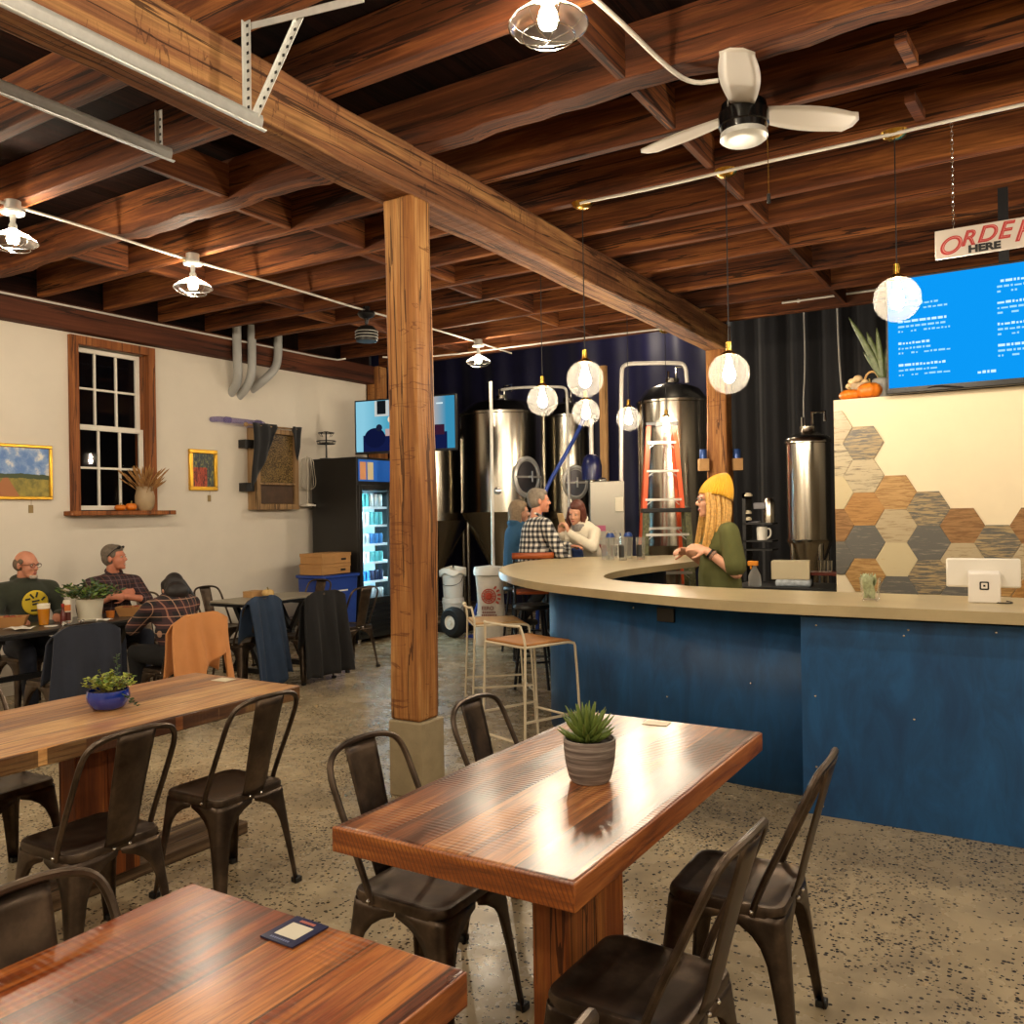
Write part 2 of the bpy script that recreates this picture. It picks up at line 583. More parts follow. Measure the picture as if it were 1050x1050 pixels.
# blocking pieces between the joists, one row each side of the beam
def blocking(x, j0, j1, where, k, slant=0.0):
    y0 = JY[j0][0] + JY[j0][1] / 2
    y1 = JY[j1][0] - JY[j1][1] / 2
    mb = MB().bar((x, y0, 3.815), (x + slant, y1, 3.815), 0.045, 0.22)
    solo('joist_blocking', mb, M_BLOCK, 'short wooden blocking board between two joists, ' + where, 'blocking board', 'blocking boards between joists', bevel=0.004)
nth = ['nearest the camera', 'second from the camera', 'third from the camera', 'fourth from the camera', 'fifth from the camera',
       'sixth from the camera', 'seventh from the camera', 'eighth from the camera', 'ninth from the camera']
for k, j in enumerate(range(11, 20)):
    blocking(-1.72, j, j + 1, 'over the bar, ' + nth[k], k)
for k, j in enumerate(range(11, 20)):
    blocking(-4.55 - (0.12 if k % 2 else 0), j, j + 1, 'left of the beam, ' + nth[k], k)
for k, j in enumerate(range(12, 20)):
    blocking(-6.6 + (0.15 if k % 2 else 0), j, j + 1, 'nearest the left wall, ' + nth[k], k)
for x, y, nm in ((-0.52, 4.25, 'upright cleat on the joist above the fan'), (-0.56, 4.9, 'upright cleat on the joist right of the fan'), ):
    mb = MB().bar((x, y, 3.72), (x + 0.02, y + 0.27, 3.72), 0.05, 0.05)
    solo('joist_cleat', mb, M_JOIST, 'short square wooden cleat, ' + nm, 'cleat')
# ------------------------------------------------------------------ tables
def m_planks(name, dark, mid, light, pw, rough=0.28, x0=0.0, saw=0.9, tone=0.5):
    t = NT(name)
    raw = t.coords((1, 1, 1), False)
    sx = t.n('ShaderNodeSeparateXYZ', {0: raw})
    xn = t.math('DIVIDE', t.math('SUBTRACT', sx.outputs[0], x0), pw)
    idx = t.math('FLOOR', xn)
    fr = t.math('FRACT', xn)
    wn = t.n('ShaderNodeTexWhiteNoise', {'W': idx}, noise_dimensions='1D').outputs[0]
    off = t.n('ShaderNodeCombineXYZ', {0: t.math('MULTIPLY', wn, 3.0), 1: t.math('MULTIPLY', wn, 41.0), 2: 0.0}).outputs[0]
    v = t.n('ShaderNodeVectorMath', {0: raw, 1: off}, operation='ADD').outputs[0]
    vs = t.n('ShaderNodeMapping', {0: v, 3: (1, 0.07, 1)}).outputs[0]
    g = t.noise(vs, 30, 8, 0.65, 0.9)
    big = t.noise(t.n('ShaderNodeMapping', {0: v, 3: (1, 0.4, 1)}).outputs[0], 5, 4, 0.6, 0.5)
    fine = t.noise(t.n('ShaderNodeMapping', {0: v, 3: (1, 0.035, 1)}).outputs[0], 95, 4, 0.6)
    f = t.math('ADD', t.math('ADD', t.math('MULTIPLY', g, 0.55), t.math('MULTIPLY', big, 0.33)), t.math('MULTIPLY', t.math('SUBTRACT', wn, 0.5), 0.2))
    col = t.ramp(f, [(0.31, lin(dark)), (0.44, lin(mid)), (0.57, lin(light))])
    col = t.mix(t.n('ShaderNodeMapRange', {0: fine, 1: 0.34, 2: 0.52, 3: 0.7, 4: 0.0}).outputs[0], col, lin(dark))
    edge = t.math('MULTIPLY', t.math('ABSOLUTE', t.math('SUBTRACT', fr, 0.5)), 2.0)
    gap = t.math('GREATER_THAN', edge, 0.965)
    # knots
    vo = t.n('ShaderNodeTexVoronoi', {'Vector': t.n('ShaderNodeMapping', {0: v, 3: (1, 0.55, 0)}).outputs[0], 'Scale': 4.2}).outputs['Distance']
    kn = t.n('ShaderNodeMapRange', {0: vo, 1: 0.03, 2: 0.10, 3: 0.75, 4: 0.0}).outputs[0]
    col = t.mix(kn, col, lin('#2a1206'))
    t.set('Base Color', t.mix(t.math('MULTIPLY', gap, 0.75), col, lin('#1c0d06')))
    wv = t.n('ShaderNodeTexWave', {'Vector': v, 'Scale': 17.0, 'Distortion': 2.4, 'Detail': 2.0, 'Detail Scale': 0.8}, bands_direction='Y').outputs[1]
    msk = t.n('ShaderNodeMapRange', {0: t.noise(v, 2.1, 2, 0.5), 1: 0.5, 2: 0.62, 3: 0.0, 4: 1.0}).outputs[0]
    sawh = t.math('MULTIPLY', t.math('MULTIPLY', wv, msk), saw)
    h = t.math('ADD', t.math('ADD', t.math('ADD', t.math('MULTIPLY', g, 0.5), t.math('MULTIPLY', fine, 0.25)), sawh), t.math('MULTIPLY', gap, -1.4))
    t.set('Roughness', t.n('ShaderNodeMapRange', {0: big, 1: 0.3, 2: 0.7, 3: rough - 0.06, 4: rough + 0.12}).outputs[0])
    t.set('Specular IOR Level', 0.55)
    t.set('Coat Weight', 0.5)
    t.set('Coat Roughness', 0.22)
    t.bump(h, 0.5, 0.006)
    return t.m
M_TOP = m_planks('glossy_plank_top', '#46230f', '#8a4d24', '#bd7f49', 0.139, 0.34, -0.348)
M_TOP2 = m_planks('honey_plank_top', '#6f3d1b', '#b2753f', '#dca96a', 0.2, 0.38, -0.4, 0.25)
M_TOP3 = m_planks('red_brown_plank_top', '#431c0c', '#8a421b', '#c07838', 0.19, 0.30, -0.4, 0.6)
M_LEGW = wood('table_leg_wood', '#4a2210', '#87481f', '#b57638', 'Z', 0.5, 0.4, 12)
M_RUNNER = wood('table_runner_wood', '#3a2a1c', '#6e5840', '#94805f', 'Y', 0.7, 0.5, 12)

def m_edge(name, stripes):
    t = NT(name)
    v = t.coords((0.08, 1, 1) if stripes else (1, 0.08, 1), False)
    g = t.noise(v, 26, 6, 0.65, 0.6)
    col = t.ramp(g, [(0.32, lin('#5a2b10')), (0.5, lin('#94501f')), (0.68, lin('#bd7436'))])
    if stripes:
        raw = t.coords((1, 1, 1), False)
        s = t.n('ShaderNodeSeparateXYZ', {0: raw})
        ph = t.math('ADD', t.math('MULTIPLY', t.math('ADD', s.outputs[0], t.math('MULTIPLY', s.outputs[2], 0.45)), 470.0), t.math('MULTIPLY', t.noise(raw, 30, 2, 0.5), 3.0))
        w_ = t.n('ShaderNodeMapRange', {0: t.math('SINE', ph), 1: 0.0, 2: 1.0, 3: 0.0, 4: 0.55}).outputs[0]
        col = t.mix(w_, col, lin('#5a2a10'))
        t.bump(t.math('SUBTRACT', g, w_), 0.4, 0.005)
    else:
        t.bump(g, 0.35, 0.006)
    t.set('Base Color', col)
    t.set('Roughness', 0.45)
    return t.m
M_EDGE = m_edge('saw_marked_end_board', True)
M_EDGE2 = m_edge('table_edge_board', False)

def plank_table(name, label, cx, cy, lx, ly, z, th, m, legs, legw=0.2, legd=0.4, seed=0, runner=True, edge=False):
    t = thing(name, label, 'table', (cx, cy, 0))
    r = random.Random(seed)
    mb = long_box(-lx / 2, lx / 2, -ly / 2, ly / 2, z - th, z, 30, 'Y')
    for p in mb.v:
        s = 1 if p.x > 0 else -1
        p.x += 0.0025 * math.sin(5 * p.y + s * 2 + seed) + 0.0015 * math.sin(17 * p.y + s)
    mb.build('tabletop', m, t, bevel=0.006, smooth=30)
    if edge:
        e = MB().box(-lx / 2 - 0.004, lx / 2 + 0.004, -ly / 2 - 0.012, -ly / 2 + 0.004, z - th - 0.002, z - 0.003)
        e.build('end_board', M_EDGE, t, bevel=0.003)
        e = MB().box(lx / 2 - 0.004, lx / 2 + 0.006, -ly / 2 - 0.011, ly / 2, z - th - 0.002, z - 0.003)
        e.build('side_board', M_EDGE2, t, bevel=0.003)
    for lx_, ly_ in legs:
        lg = MB()
        for k in range(2):
            a0 = ly_ - legd / 2 + legd * k / 2
            lg.box(lx_ - legw / 2, lx_ + legw / 2, a0 + 0.001, a0 + legd / 2 - 0.001, 0.06 if runner else 0.0, z - th)
        lg.build('leg', M_LEGW, t, bevel=0.005)
    if runner:
        MB().box(-0.14, 0.14, -ly / 2 + 0.12, ly / 2 - 0.12, 0.0, 0.06).build('floor_runner', M_RUNNER, t, bevel=0.008)
    return t
plank_table('plank_table', 'chunky glossy plank table with the small spiky succulent on it, in front of the bar', -1.302, 2.53, 0.74, 1.535, 0.75, 0.068, M_TOP, ((0.17, -0.36), (-0.24, 0.40)), 0.1, 0.37, 1, False, True)
plank_table('plank_table', 'long honey coloured plank table with the blue bowl plant, at left', -3.6, 1.62, 0.8, 3.03, 0.75, 0.07, M_TOP2, ((0.1, -1.0), (0.1, 0.62)), 0.12, 0.30, 2)
plank_table('plank_table', 'red brown plank table in the bottom left corner with a blue card on it', -1.318, 0.52, 0.77, 1.6, 0.75, 0.066, M_TOP3, ((0.0, -0.5), (0.0, 0.4)), 0.3, 0.2, 3, False, True)

# ------------------------------------------------------------------ sheet metal chairs
def m_chair():
    t = NT('bronze_sheet_metal')
    v = t.coords((1, 1, 1))
    n = t.noise(v, 9, 5, 0.6)
    t.set('Base Color', t.ramp(n, [(0.3, lin('#3b3128')), (0.5, lin('#4f4339')), (0.72, lin('#6e5d4d'))]))
    t.set('Metallic', 0.85)
    t.set('Roughness', t.n('ShaderNodeMapRange', {0: n, 1: 0.3, 2: 0.7, 3: 0.3, 4: 0.46}).outputs[0])
    return t.m
M_CHAIR = m_chair()
M_RIVET = mat('bright_rivet', '#d8d4cc', 0.25, 1.0)

def chair_leg(sx, sy):
    """sheet folded round the corner, wide at the top, narrow at the foot; local, sx, sy = corner signs"""
    prof = [(0.425, 0.172), (0.405, 0.168), (0.388, 0.125), (0.365, 0.092), (0.335, 0.07), (0.29, 0.055), (0.2, 0.044), (0.1, 0.036), (0.0, 0.030)]
    mb = MB()
    rc = 0.028
    rows = []
    for z, a in prof:
        f = 1 - z / 0.425
        cx, cy = 0.176 + 0.040 * f, 0.172 + 0.044 * f
        r = min(rc, a * 0.6)
        row = [(cx - a, cy), (cx - (a + r) / 2, cy)]
        for k in range(5):
            an = PI / 2 * (1 - k / 4)
            row.append((cx - r + r * math.cos(an), cy - r + r * math.sin(an)))
        row += [(cx, cy - (a + r) / 2), (cx, cy - a)]
        rows.append([(sx * x, sy * y, z) for x, y in row])
    nu = len(rows[0])
    mb.add([p for r_ in rows for p in r_], [(j * nu + i, j * nu + i + 1, (j + 1) * nu + i + 1, (j + 1) * nu + i) for j in range(len(rows) - 1) for i in range(nu - 1)])
    return mb

def make_chair(label):
    t = thing('metal_cafe_chair', label, 'chair')
    # seat pan with a rolled rim
    mb = MB()
    loops = []
    for (e, z, r) in ((0.0, 0.418, 0.05), (0.004, 0.44, 0.05), (0.0, 0.452, 0.05), (-0.012, 0.455, 0.05), (-0.022, 0.449, 0.045), (-0.06, 0.443, 0.05), (-0.12, 0.440, 0.03)):
        loops.append([(x, y, z) for x, y in rounded(-0.178 - e, 0.178 + e, -0.172 - e, 0.172 + e, r, 5)])
    n = len(loops[0])
    vs = [p for l in loops for p in l]
    fs = [(j * n + i, j * n + (i + 1) % n, (j + 1) * n + (i + 1) % n, (j + 1) * n + i) for j in range(len(loops) - 1) for i in range(n)]
    fs.append(tuple((len(loops) - 1) * n + k for k in range(n)))
    mb.add(vs, fs)
    mb.build('seat', M_CHAIR, t, smooth=50)
    for sx, sy in ((1, 1), (-1, 1), (1, -1), (-1, -1)):
        lg = chair_leg(sx, sy).build('leg', M_CHAIR, t, solid=0.004, smooth=50)
        ft = MB().cbox((sx * 0.206, sy * 0.206, 0.012), (0.036, 0.036, 0.024)).build('foot', M_BLACK, lg, bevel=0.004)
    br = MB()
    br.bar((-0.155, -0.155, 0.395), (0.155, 0.155, 0.395), 0.02, 0.01)
    br.bar((-0.155, 0.155, 0.395), (0.155, -0.155, 0.395), 0.02, 0.01)
    br.build('cross_brace', M_CHAIR, t)
    # back hoop
    pts = [(-0.182, -0.085, 0.425), (-0.184, -0.11, 0.50), (-0.186, -0.205, 0.70), (-0.183, -0.25, 0.80), (-0.15, -0.268, 0.845), (-0.07, -0.285, 0.862),
           (0.07, -0.285, 0.862), (0.15, -0.268, 0.845), (0.183, -0.25, 0.80), (0.186, -0.205, 0.70), (0.184, -0.11, 0.50), (0.182, -0.085, 0.425)]
    MB().tube(smoothpath(pts, 2), 0.0105, 8).build('back_hoop', M_CHAIR, t)
    def spl(u, v):
        wv = 0.058 + 0.017 * v
        x = (u - 0.5) * 2 * wv
        z = 0.435 + 0.42 * v
        y = -0.178 - 0.108 * (v ** 1.15) - 0.010 * (1 - (2 * u - 1) ** 2) + (0.012 if v < 0.12 else 0) * (1 - v / 0.12 if v < 0.12 else 0)
        return (x, y, z)
    MB().grid(spl, 9, 12).build('backrest', M_CHAIR, t, solid=0.004, smooth=50)
    for x, y, z in ((-0.194, -0.088, 0.44), (0.194, -0.088, 0.44), (-0.03, -0.187, 0.438), (0.03, -0.187, 0.438)):
        MB().ell((x, y, z), (0.007, 0.007, 0.006), 8, 6).build('rivet', M_RIVET, t)
    return t

CH_A = PI / 2
chair0 = make_chair('')
chair_used = [False]
def chair(x, y, face, label, group='sheet metal cafe chairs'):
    """face: direction the sitter looks, degrees from +X"""
    rz = math.radians(face - 90)
    if not chair_used[0]:
        chair_used[0] = True
        c = chair0
        c.location = (x, y, 0)
        c.rotation_euler = (0, 0, rz)
        c['label'] = label
        c['group'] = group
        return c
    return dup(chair0, (x, y, 0), rz, label, group)
chair(-1.66, 2.17, 0, 'bronze metal chair tucked under the near left corner of the succulent table')
chair(-1.68, 2.86, 2, 'bronze metal chair behind the succulent table, back showing beside the concrete footing')
chair(-0.83, 2.66, 182, 'bronze metal chair at the far right of the succulent table, before the blue bar')
chair(-0.86, 1.96, 178, 'bronze metal chair at the near right of the succulent table, seat filling the bottom edge')
chair(-3.0, 1.88, 180, 'bronze metal chair along the honey plank table, the nearer of its two right side chairs')
chair(-3.02, 2.51, 180, 'bronze metal chair at the far end of the honey plank table, standing clear')
chair(-3.93, 2.02, 3, 'metal chair on the far side of the honey plank table, at the left margin')
chair(-1.50, 0.95, 0, 'bronze metal chair with curved hoop behind the bottom left table')
chair(-0.86, 1.02, 180, 'metal chair at the right of the bottom left table, only its hoop tip in view')
# wall tables
chair(-6.12, 3.63, 180, 'metal chair draped with a navy fleece, in front of the men\'s black table')
chair(-5.78, 4.34, 180, 'metal chair draped with an orange sweater, behind the honey plank table')
chair(-6.42, 5.56, 180, 'metal chair holding a blue jacket at the second black table')
chair(-6.2, 6.12, 180, 'metal chair covered by a black coat at the second black table')
chair(-6.25, 6.84, 172, 'uncovered metal chair at the right end of the second black table, near the cooler')
chair(-7.45, 6.22, 5, 'metal chair against the wall behind the left end of the second black table')
chair(-7.2, 7.13, -90, 'metal chair in front of the blue crate by the black cooler')
chair(-7.47, 5.44, 0, 'metal chair against the wall beside the person with dark hair, only its hoop showing')
chair(-7.45, 4.12, 0, 'metal chair under the bald man in the green hoodie')
chair(-7.45, 4.9, 0, 'metal chair under the laughing man in plaid')

# ------------------------------------------------------------------ black folding tables at the wall
M_BTOP = mat('black_laminate', '#3b3835', 0.32, var=0.15, vscale=4)
M_GTOP = mat('grey_laminate', '#8f8775', 0.4, var=0.08, vscale=4)
def black_table(label, x0, x1, y0, y1, top):
    t = thing('black_cafe_table', label, 'table', ((x0 + x1) / 2, (y0 + y1) / 2, 0), world=True)
    MB().prism(rounded(x0, x1, y0, y1, 0.12, 6), 0.735, 0.75).build('tabletop', top, t, bevel=0.003)
    MB().prism(rounded(x0 - 0.004, x1 + 0.004, y0 - 0.004, y1 + 0.004, 0.124, 6), 0.705, 0.734).build('edge_band', M_BLACKM, t, bevel=0.003)
    for y in (y0 + 0.3, y1 - 0.3):
        l = MB()
        l.bar((x0 + 0.1, y, 0.70), (x1 - 0.1, y, 0.03), 0.05, 0.05, (0, 1, 0))
        l.bar((x1 - 0.1, y, 0.70), (x0 + 0.1, y, 0.03), 0.05, 0.05, (0, 1, 0))
        l.bar((x0 + 0.06, y, 0.025), (x1 - 0.06, y, 0.025), 0.06, 0.05)
        l.bar((x0 + 0.06, y, 0.69), (x1 - 0.06, y, 0.69), 0.06, 0.04)
        l.build('trestle_leg', M_BLACKM, t)
    MB().bar(((x0 + x1) / 2, y0 + 0.3, 0.36), ((x0 + x1) / 2, y1 - 0.3, 0.36), 0.04, 0.04).build('stretcher', M_BLACKM, t)
    return t
black_table('black cafe table crowded with food and drinks where the two men sit', -7.28, -6.62, 3.2, 4.86, M_BTOP)
black_table('grey topped black cafe table with small gourd, left of the cooler', -7.32, -6.72, 5.86, 7.05, M_GTOP)

# ------------------------------------------------------------------ bar
M_CTOP = mat('polished_concrete_top', '#b3a27d', 0.3, var=0.1, vscale=5, bump=0.03, bscale=50)
def m_bar():
    t = NT('blue_stained_plywood')
    v = t.coords((1, 1, 0.35), False)
    g = t.noise(v, 6, 7, 0.65, 0.7)
    t.set('Base Color', t.ramp(g, [(0.3, lin('#0f3a66')), (0.5, lin('#144a7a')), (0.72, lin('#1c5a92'))]))
    t.set('Roughness', 0.5)
    t.bump(g, 0.12, 0.006)
    return t.m
M_BAR = m_bar()
OUT = [(4.4, 4.55), (-0.9, 4.53), (-1.48, 4.555), (-2.02, 4.745), (-2.52, 4.975), (-2.95, 5.19), (-3.38, 5.53), (-3.8, 5.96), (-4.22, 6.6), (-4.5, 7.42), (-4.5, 8.0), (-4.27, 8.45), (-3.75, 8.82), (-3.29, 9.12)]
INN = [(-2.8, 8.9), (-2.86, 8.0), (-2.95, 7.2), (-3.02, 6.6), (-2.9, 5.99), (-2.69, 5.68), (-2.5, 5.55), (-2.1, 5.40), (-1.7, 5.30), (-1.0, 5.28), (4.4, 5.32)]
def sm2(pts):
    return [(p.x, p.y) for p in smoothpath([(a, b_, 0) for a, b_ in pts], 2)]
cpoly = sm2(OUT) + sm2(INN)
def ctop():
    """countertop polygon as strips: outer and inner outlines resampled to equal counts"""
    def resample(pts, n):
        pts = [Vector((a, b_, 0)) for a, b_ in pts]
        L = [0]
        for i in range(1, len(pts)):
            L.append(L[-1] + (pts[i] - pts[i - 1]).length)
        out = []
        for k in range(n):
            d = L[-1] * k / (n - 1)
            i = max(1, next((j for j in range(len(L)) if L[j] >= d - 1e-9), len(L) - 1))
            f = (d - L[i - 1]) / max(1e-9, L[i] - L[i - 1])
            out.append(pts[i - 1].lerp(pts[i], f))
        return out
    A = resample(sm2(OUT)[::1], 70)
    B = resample(sm2(INN)[::-1], 70)
    # keep the straight right part square: pair by x until the curve begins
    vs, fs = [], []
    for z in (1.055, 1.11):
        for p in A: vs.append((p.x, p.y, z))
        for p in B: vs.append((p.x, p.y, z))
    n = 70
    for i in range(n - 1):
        fs.append((i, i + 1, n + i + 1, n + i))
        fs.append((2 * n + i, 3 * n + i, 3 * n + i + 1, 2 * n + i + 1))
        fs.append((i, 2 * n + i, 2 * n + i + 1, i + 1))
        fs.append((n + i, n + i + 1, 3 * n + i + 1, 3 * n + i))
    fs.append((0, n, 3 * n, 2 * n))
    fs.append((n - 1, 3 * n - 1, 4 * n - 1, 2 * n - 1))
    return MB().add(vs, fs)
solo('bar_countertop', ctop(), M_CTOP, 'long tan concrete bar countertop with rounded left end', 'countertop', smooth=30)
t = thing('bar_front_panel', 'wide blue plywood bar front standing forward at right', 'bar front', (1.65, 4.75, 0), world=True)
MB().box(-1.1, 4.4, 4.66, 4.685, 0.0, 1.032).build('panel', M_BAR, t, bevel=0.002)
MB().box(-1.1, -1.075, 4.685, 4.96, 0.0, 1.032).build('return_panel', M_BAR, t)
for (x, z) in ((-1.02, 0.99), (-0.6, 0.96), (-0.58, 0.99), (-1.03, 0.62), (-0.2, 1.0), (-0.56, 0.55), (-1.03, 0.25), (-1.0, 0.05)):
    MB().ell((x, 4.659, z), (0.006, 0.003, 0.006), 8, 6).build('screw', M_RIVET, t)
PAN = [(-1.112, 4.945), (-1.3, 4.94), (-1.62, 4.975), (-2.1, 5.08), (-2.55, 5.25), (-2.95, 5.46), (-3.17, 5.68), (-3.36, 6.02), (-3.5, 6.6), (-3.52, 7.4), (-3.45, 8.7)]
pp = sm2(PAN)
t = thing('bar_curved_panel', 'recessed blue plywood panel curving round the left end of the bar', 'bar front', (-2.4, 5.4, 0), world=True)
mb = MB()
n = len(pp)
mb.add([(x, y, 0.0) for x, y in pp] + [(x, y, 1.05) for x, y in pp], [(i, i + 1, n + i + 1, n + i) for i in range(n - 1)])
mb.build('panel', M_BAR, t, solid=0.02)
ou = MB().cbox((-2.0, 5.043, 0.955), (0.125, 0.02, 0.085), Matrix.Rotation(math.radians(-13), 3, 'Z'))
ou.build('outlet_cover', M_BLACK, t, bevel=0.003)
for (x, y, z) in ((-2.25, 5.118, 0.98), (-1.45, 4.938, 0.6), (-1.45, 4.938, 0.3), (-2.0, 5.04, 0.45)):
    MB().ell((x, y, z), (0.006, 0.004, 0.006), 8, 6).build('screw', M_RIVET, t)
# dark back of the bar, seen through the opening
solo('bar_back_shelf', MB().box(-2.3, 4.4, 5.18, 5.2, 0.0, 1.05), M_BLACK, 'dark inner face of the bar below the counter opening', 'shelf')

# bar stools
M_STOOLW = mat('cream_wire', '#ddd0b4', 0.45, 0.1)
M_TAN = mat('tan_leather', '#a8713a', 0.5, var=0.15, vscale=9)
M_TAN2 = mat('pale_ply_seat', '#c09760', 0.45, var=0.15, vscale=9)
def stool(label, x, y, face, seatm, grp):
    t = thing('wire_bar_stool', label, 'bar stool', (x, y, 0), math.radians(face - 90), grp)
    a = 0.205
    def seat(u, v):
        return (-a + 2 * a * u, -a + 2 * a * v + 0.0, 0.762 - 0.010 * math.sin(PI * u) * math.sin(PI * v) - (0.02 * ((v - 0.88) / 0.12) ** 2 if v > 0.88 else 0))
    MB().grid(seat, 9, 11).build('seat', seatm, t, solid=0.012, smooth=60)
    fr = MB()
    r = 0.0085
    for s in (-1, 1):
        fr.tube(smoothpath([(s * (a + 0.02), -a - 0.03, 0.0), (s * (a + 0.005), -a, 0.74), (s * (a + 0.005), -a - 0.005, 0.80), (s * (a - 0.02), -a - 0.02, 0.885)], 1), r, 8)
        fr.tube(smoothpath([(s * (a + 0.005), -a, 0.748), (s * (a + 0.005), 0, 0.748), (s * (a + 0.005), a, 0.748), (s * (a + 0.008), a + 0.015, 0.71), (s * (a + 0.02), a + 0.05, 0.0)], 1), r, 8)
        fr.bar((s * (a + 0.016), -a - 0.02, 0.28), (s * (a + 0.016), a + 0.035, 0.28), 0.014, 0.014)
    fr.tube(smoothpath([(-a - 0.005, -a, 0.748), (a + 0.005, -a, 0.748)], 0), r, 8)
    fr.tube([(-a - 0.02, a + 0.035, 0.24), (a + 0.02, a + 0.035, 0.24)], r, 8)
    fr.tube([(-a - 0.02, -a - 0.02, 0.14), (a + 0.02, -a - 0.02, 0.14)], r, 8)
    fr.build('frame', M_STOOLW, t)
    MB().tube(smoothpath([(-a + 0.02, -a - 0.02, 0.885), (-a + 0.04, -a - 0.045, 0.885), (0, -a - 0.055, 0.885), (a - 0.04, -a - 0.045, 0.885), (a - 0.02, -a - 0.02, 0.885)], 2), r, 8).build('back_rail', M_STOOLW, t)
    return t
stool('cream wire bar stool with tan leather seat, nearer of the two at bar end', -2.92, 4.93, 70, M_TAN, 'wire bar stools')
stool('cream wire bar stool with pale wooden seat, farther of the two at bar end', -3.68, 5.72, 42, M_TAN2, 'wire bar stools')
# ------------------------------------------------------------------ lamps
def m_glass(name, tint=(1, 1, 1, 1), milky=0.0, rough=0.02, refl=0.8):
    t = NT(name)
    nt = t.t
    tr = t.n('ShaderNodeBsdfTransparent', {0: tint})
    gl = t.n('ShaderNodeBsdfGlossy', {'Color': (1, 1, 1, 1), 'Roughness': rough})
    lw = t.n('ShaderNodeLayerWeight', {0: 0.2})
    fac = t.math('MINIMUM', t.math('MULTIPLY', lw.outputs['Fresnel'], refl), 0.5)
    mx = t.n('ShaderNodeMixShader', {0: fac})
    nt.links.new(tr.outputs[0], mx.inputs[1])
    nt.links.new(gl.outputs[0], mx.inputs[2])
    out = mx.outputs[0]
    if milky:
        tl = t.n('ShaderNodeBsdfTranslucent', {0: (1, 0.96, 0.9, 1)})
        m2 = t.n('ShaderNodeMixShader', {0: milky})
        nt.links.new(out, m2.inputs[1])
        nt.links.new(tl.outputs[0], m2.inputs[2])
        out = m2.outputs[0]
    nt.links.new(out, nt.nodes['Material Output'].inputs[0])
    return t.m
M_GLASS = m_glass('clear_glass')
M_GLOBE = m_glass('seeded_globe_glass', milky=0.015, rough=0.0, refl=0.05)
M_PANE = m_glass('window_glass')
def m_emit(name, col, e):
    t = NT(name)
    em = t.n('ShaderNodeEmission', {0: col if len(col) == 4 else (*col, 1), 1: e})
    t.t.links.new(em.outputs[0], t.t.nodes['Material Output'].inputs[0])
    return t.m
M_BULB = m_emit('lit_pendant_bulb', (1.0, 0.84, 0.62), BULB_E)
M_CBULB = m_emit('lit_caged_bulb', (1.0, 0.84, 0.62), CAGE_E)

def pendant(label, x, y, zc):
    t = thing('pendant_lamp', label, 'pendant lamp', (x, y, 3.69), 0, 'clear globe pendant lamps')
    h = zc - 3.69
    MB().lathe([(0.0, -0.04), (0.03, -0.038), (0.062, -0.022), (0.074, 0.0)], n=24).build('canopy', M_BRASS, t)
    MB().tube([(0, 0, -0.03), (0, 0, h + 0.2)], 0.0035, 6).build('cord', M_BLACK, t)
    MB().lathe([(0.0, h + 0.20), (0.018, h + 0.195), (0.02, h + 0.14), (0.045, h + 0.122), (0.05, h + 0.112), (0.0, h + 0.11)], n=16).build('socket_cap', M_BRASS, t)
    bu = MB()
    bu.lathe([(0.004, h + 0.105), (0.014, h + 0.09), (0.018, h + 0.06), (0.032, h + 0.02), (0.038, h - 0.012), (0.03, h - 0.04), (0.012, h - 0.055), (0.0, h - 0.057)], n=14)
    bu.build('bulb', M_BULB, t)
    R = 0.125
    prof = [(R * math.sin(a), h + R * math.cos(a)) for a in [0.40 + (PI - 0.42) * k / 17 for k in range(18)]]
    g = MB().lathe(prof, n=48, cap=False).build('glass_globe', M_GLOBE, t)
    return t
pendant('clear globe pendant lamp overlapping the blue menu screen', -0.68, 5.24, 2.76)
pendant('clear globe pendant lamp just right of the second post', -1.64, 5.24, 2.44)
pendant('largest globe pendant lamp left of the second post, above the couple', -2.63, 5.24, 2.50)
pendant('leftmost globe pendant lamp at the bar, by the first steel tank', -3.45, 6.1, 2.51)
pendant('globe pendant lamp half hidden behind the largest one over the couple', -3.52, 7.02, 2.50)
pendant('globe pendant lamp in front of the bent white pipe', -3.58, 8.1, 2.54)
pendant('smallest and farthest globe pendant lamp, before the orange ladder', -3.70, 9.44, 2.575)

M_SHADE = m_glass('frosted_shade_glass', milky=0.3)
def cage_lamp(label, x, y):
    t = thing('caged_ceiling_lamp', label, 'ceiling lamp', (x, y, 3.69), 0, 'caged ceiling lamps')
    MB().lathe([(0.0, 0.0), (0.05, 0.0), (0.05, -0.05), (0.045, -0.055), (0.075, -0.07), (0.07, -0.085), (0.02, -0.09), (0.016, -0.14), (0.026, -0.16), (0.026, -0.19), (0.0, -0.19)], n=20).build('junction_box', M_GALV, t)
    MB().lathe([(0.003, -0.18), (0.018, -0.195), (0.033, -0.225), (0.038, -0.25), (0.03, -0.275), (0.0, -0.287)], n=14).build('bulb', M_CBULB, t)
    MB().lathe([(0.028, -0.185), (0.05, -0.20), (0.10, -0.225), (0.14, -0.255), (0.148, -0.27)], n=28, cap=False).build('glass_shade', M_SHADE, t)
    g = MB()
    for k in range(8):
        a = 2 * PI * k / 8
        c, s = math.cos(a), math.sin(a)
        g.tube([(0.148 * c, 0.148 * s, -0.27), (0.12 * c, 0.12 * s, -0.30), (0.07 * c, 0.07 * s, -0.322), (0, 0, -0.33)], 0.002, 5)
    for r, z in ((0.149, -0.27), (0.1, -0.312)):
        g.tube([(r * math.cos(2 * PI * k / 24), r * math.sin(2 * PI * k / 24), z) for k in range(24)], 0.0025, 5, closed=True)
    g.build('wire_guard', M_CHROME, t)
    return t
cage_lamp('lit caged ceiling lamp hanging from conduit above the tall window', -5.7, 4.5)
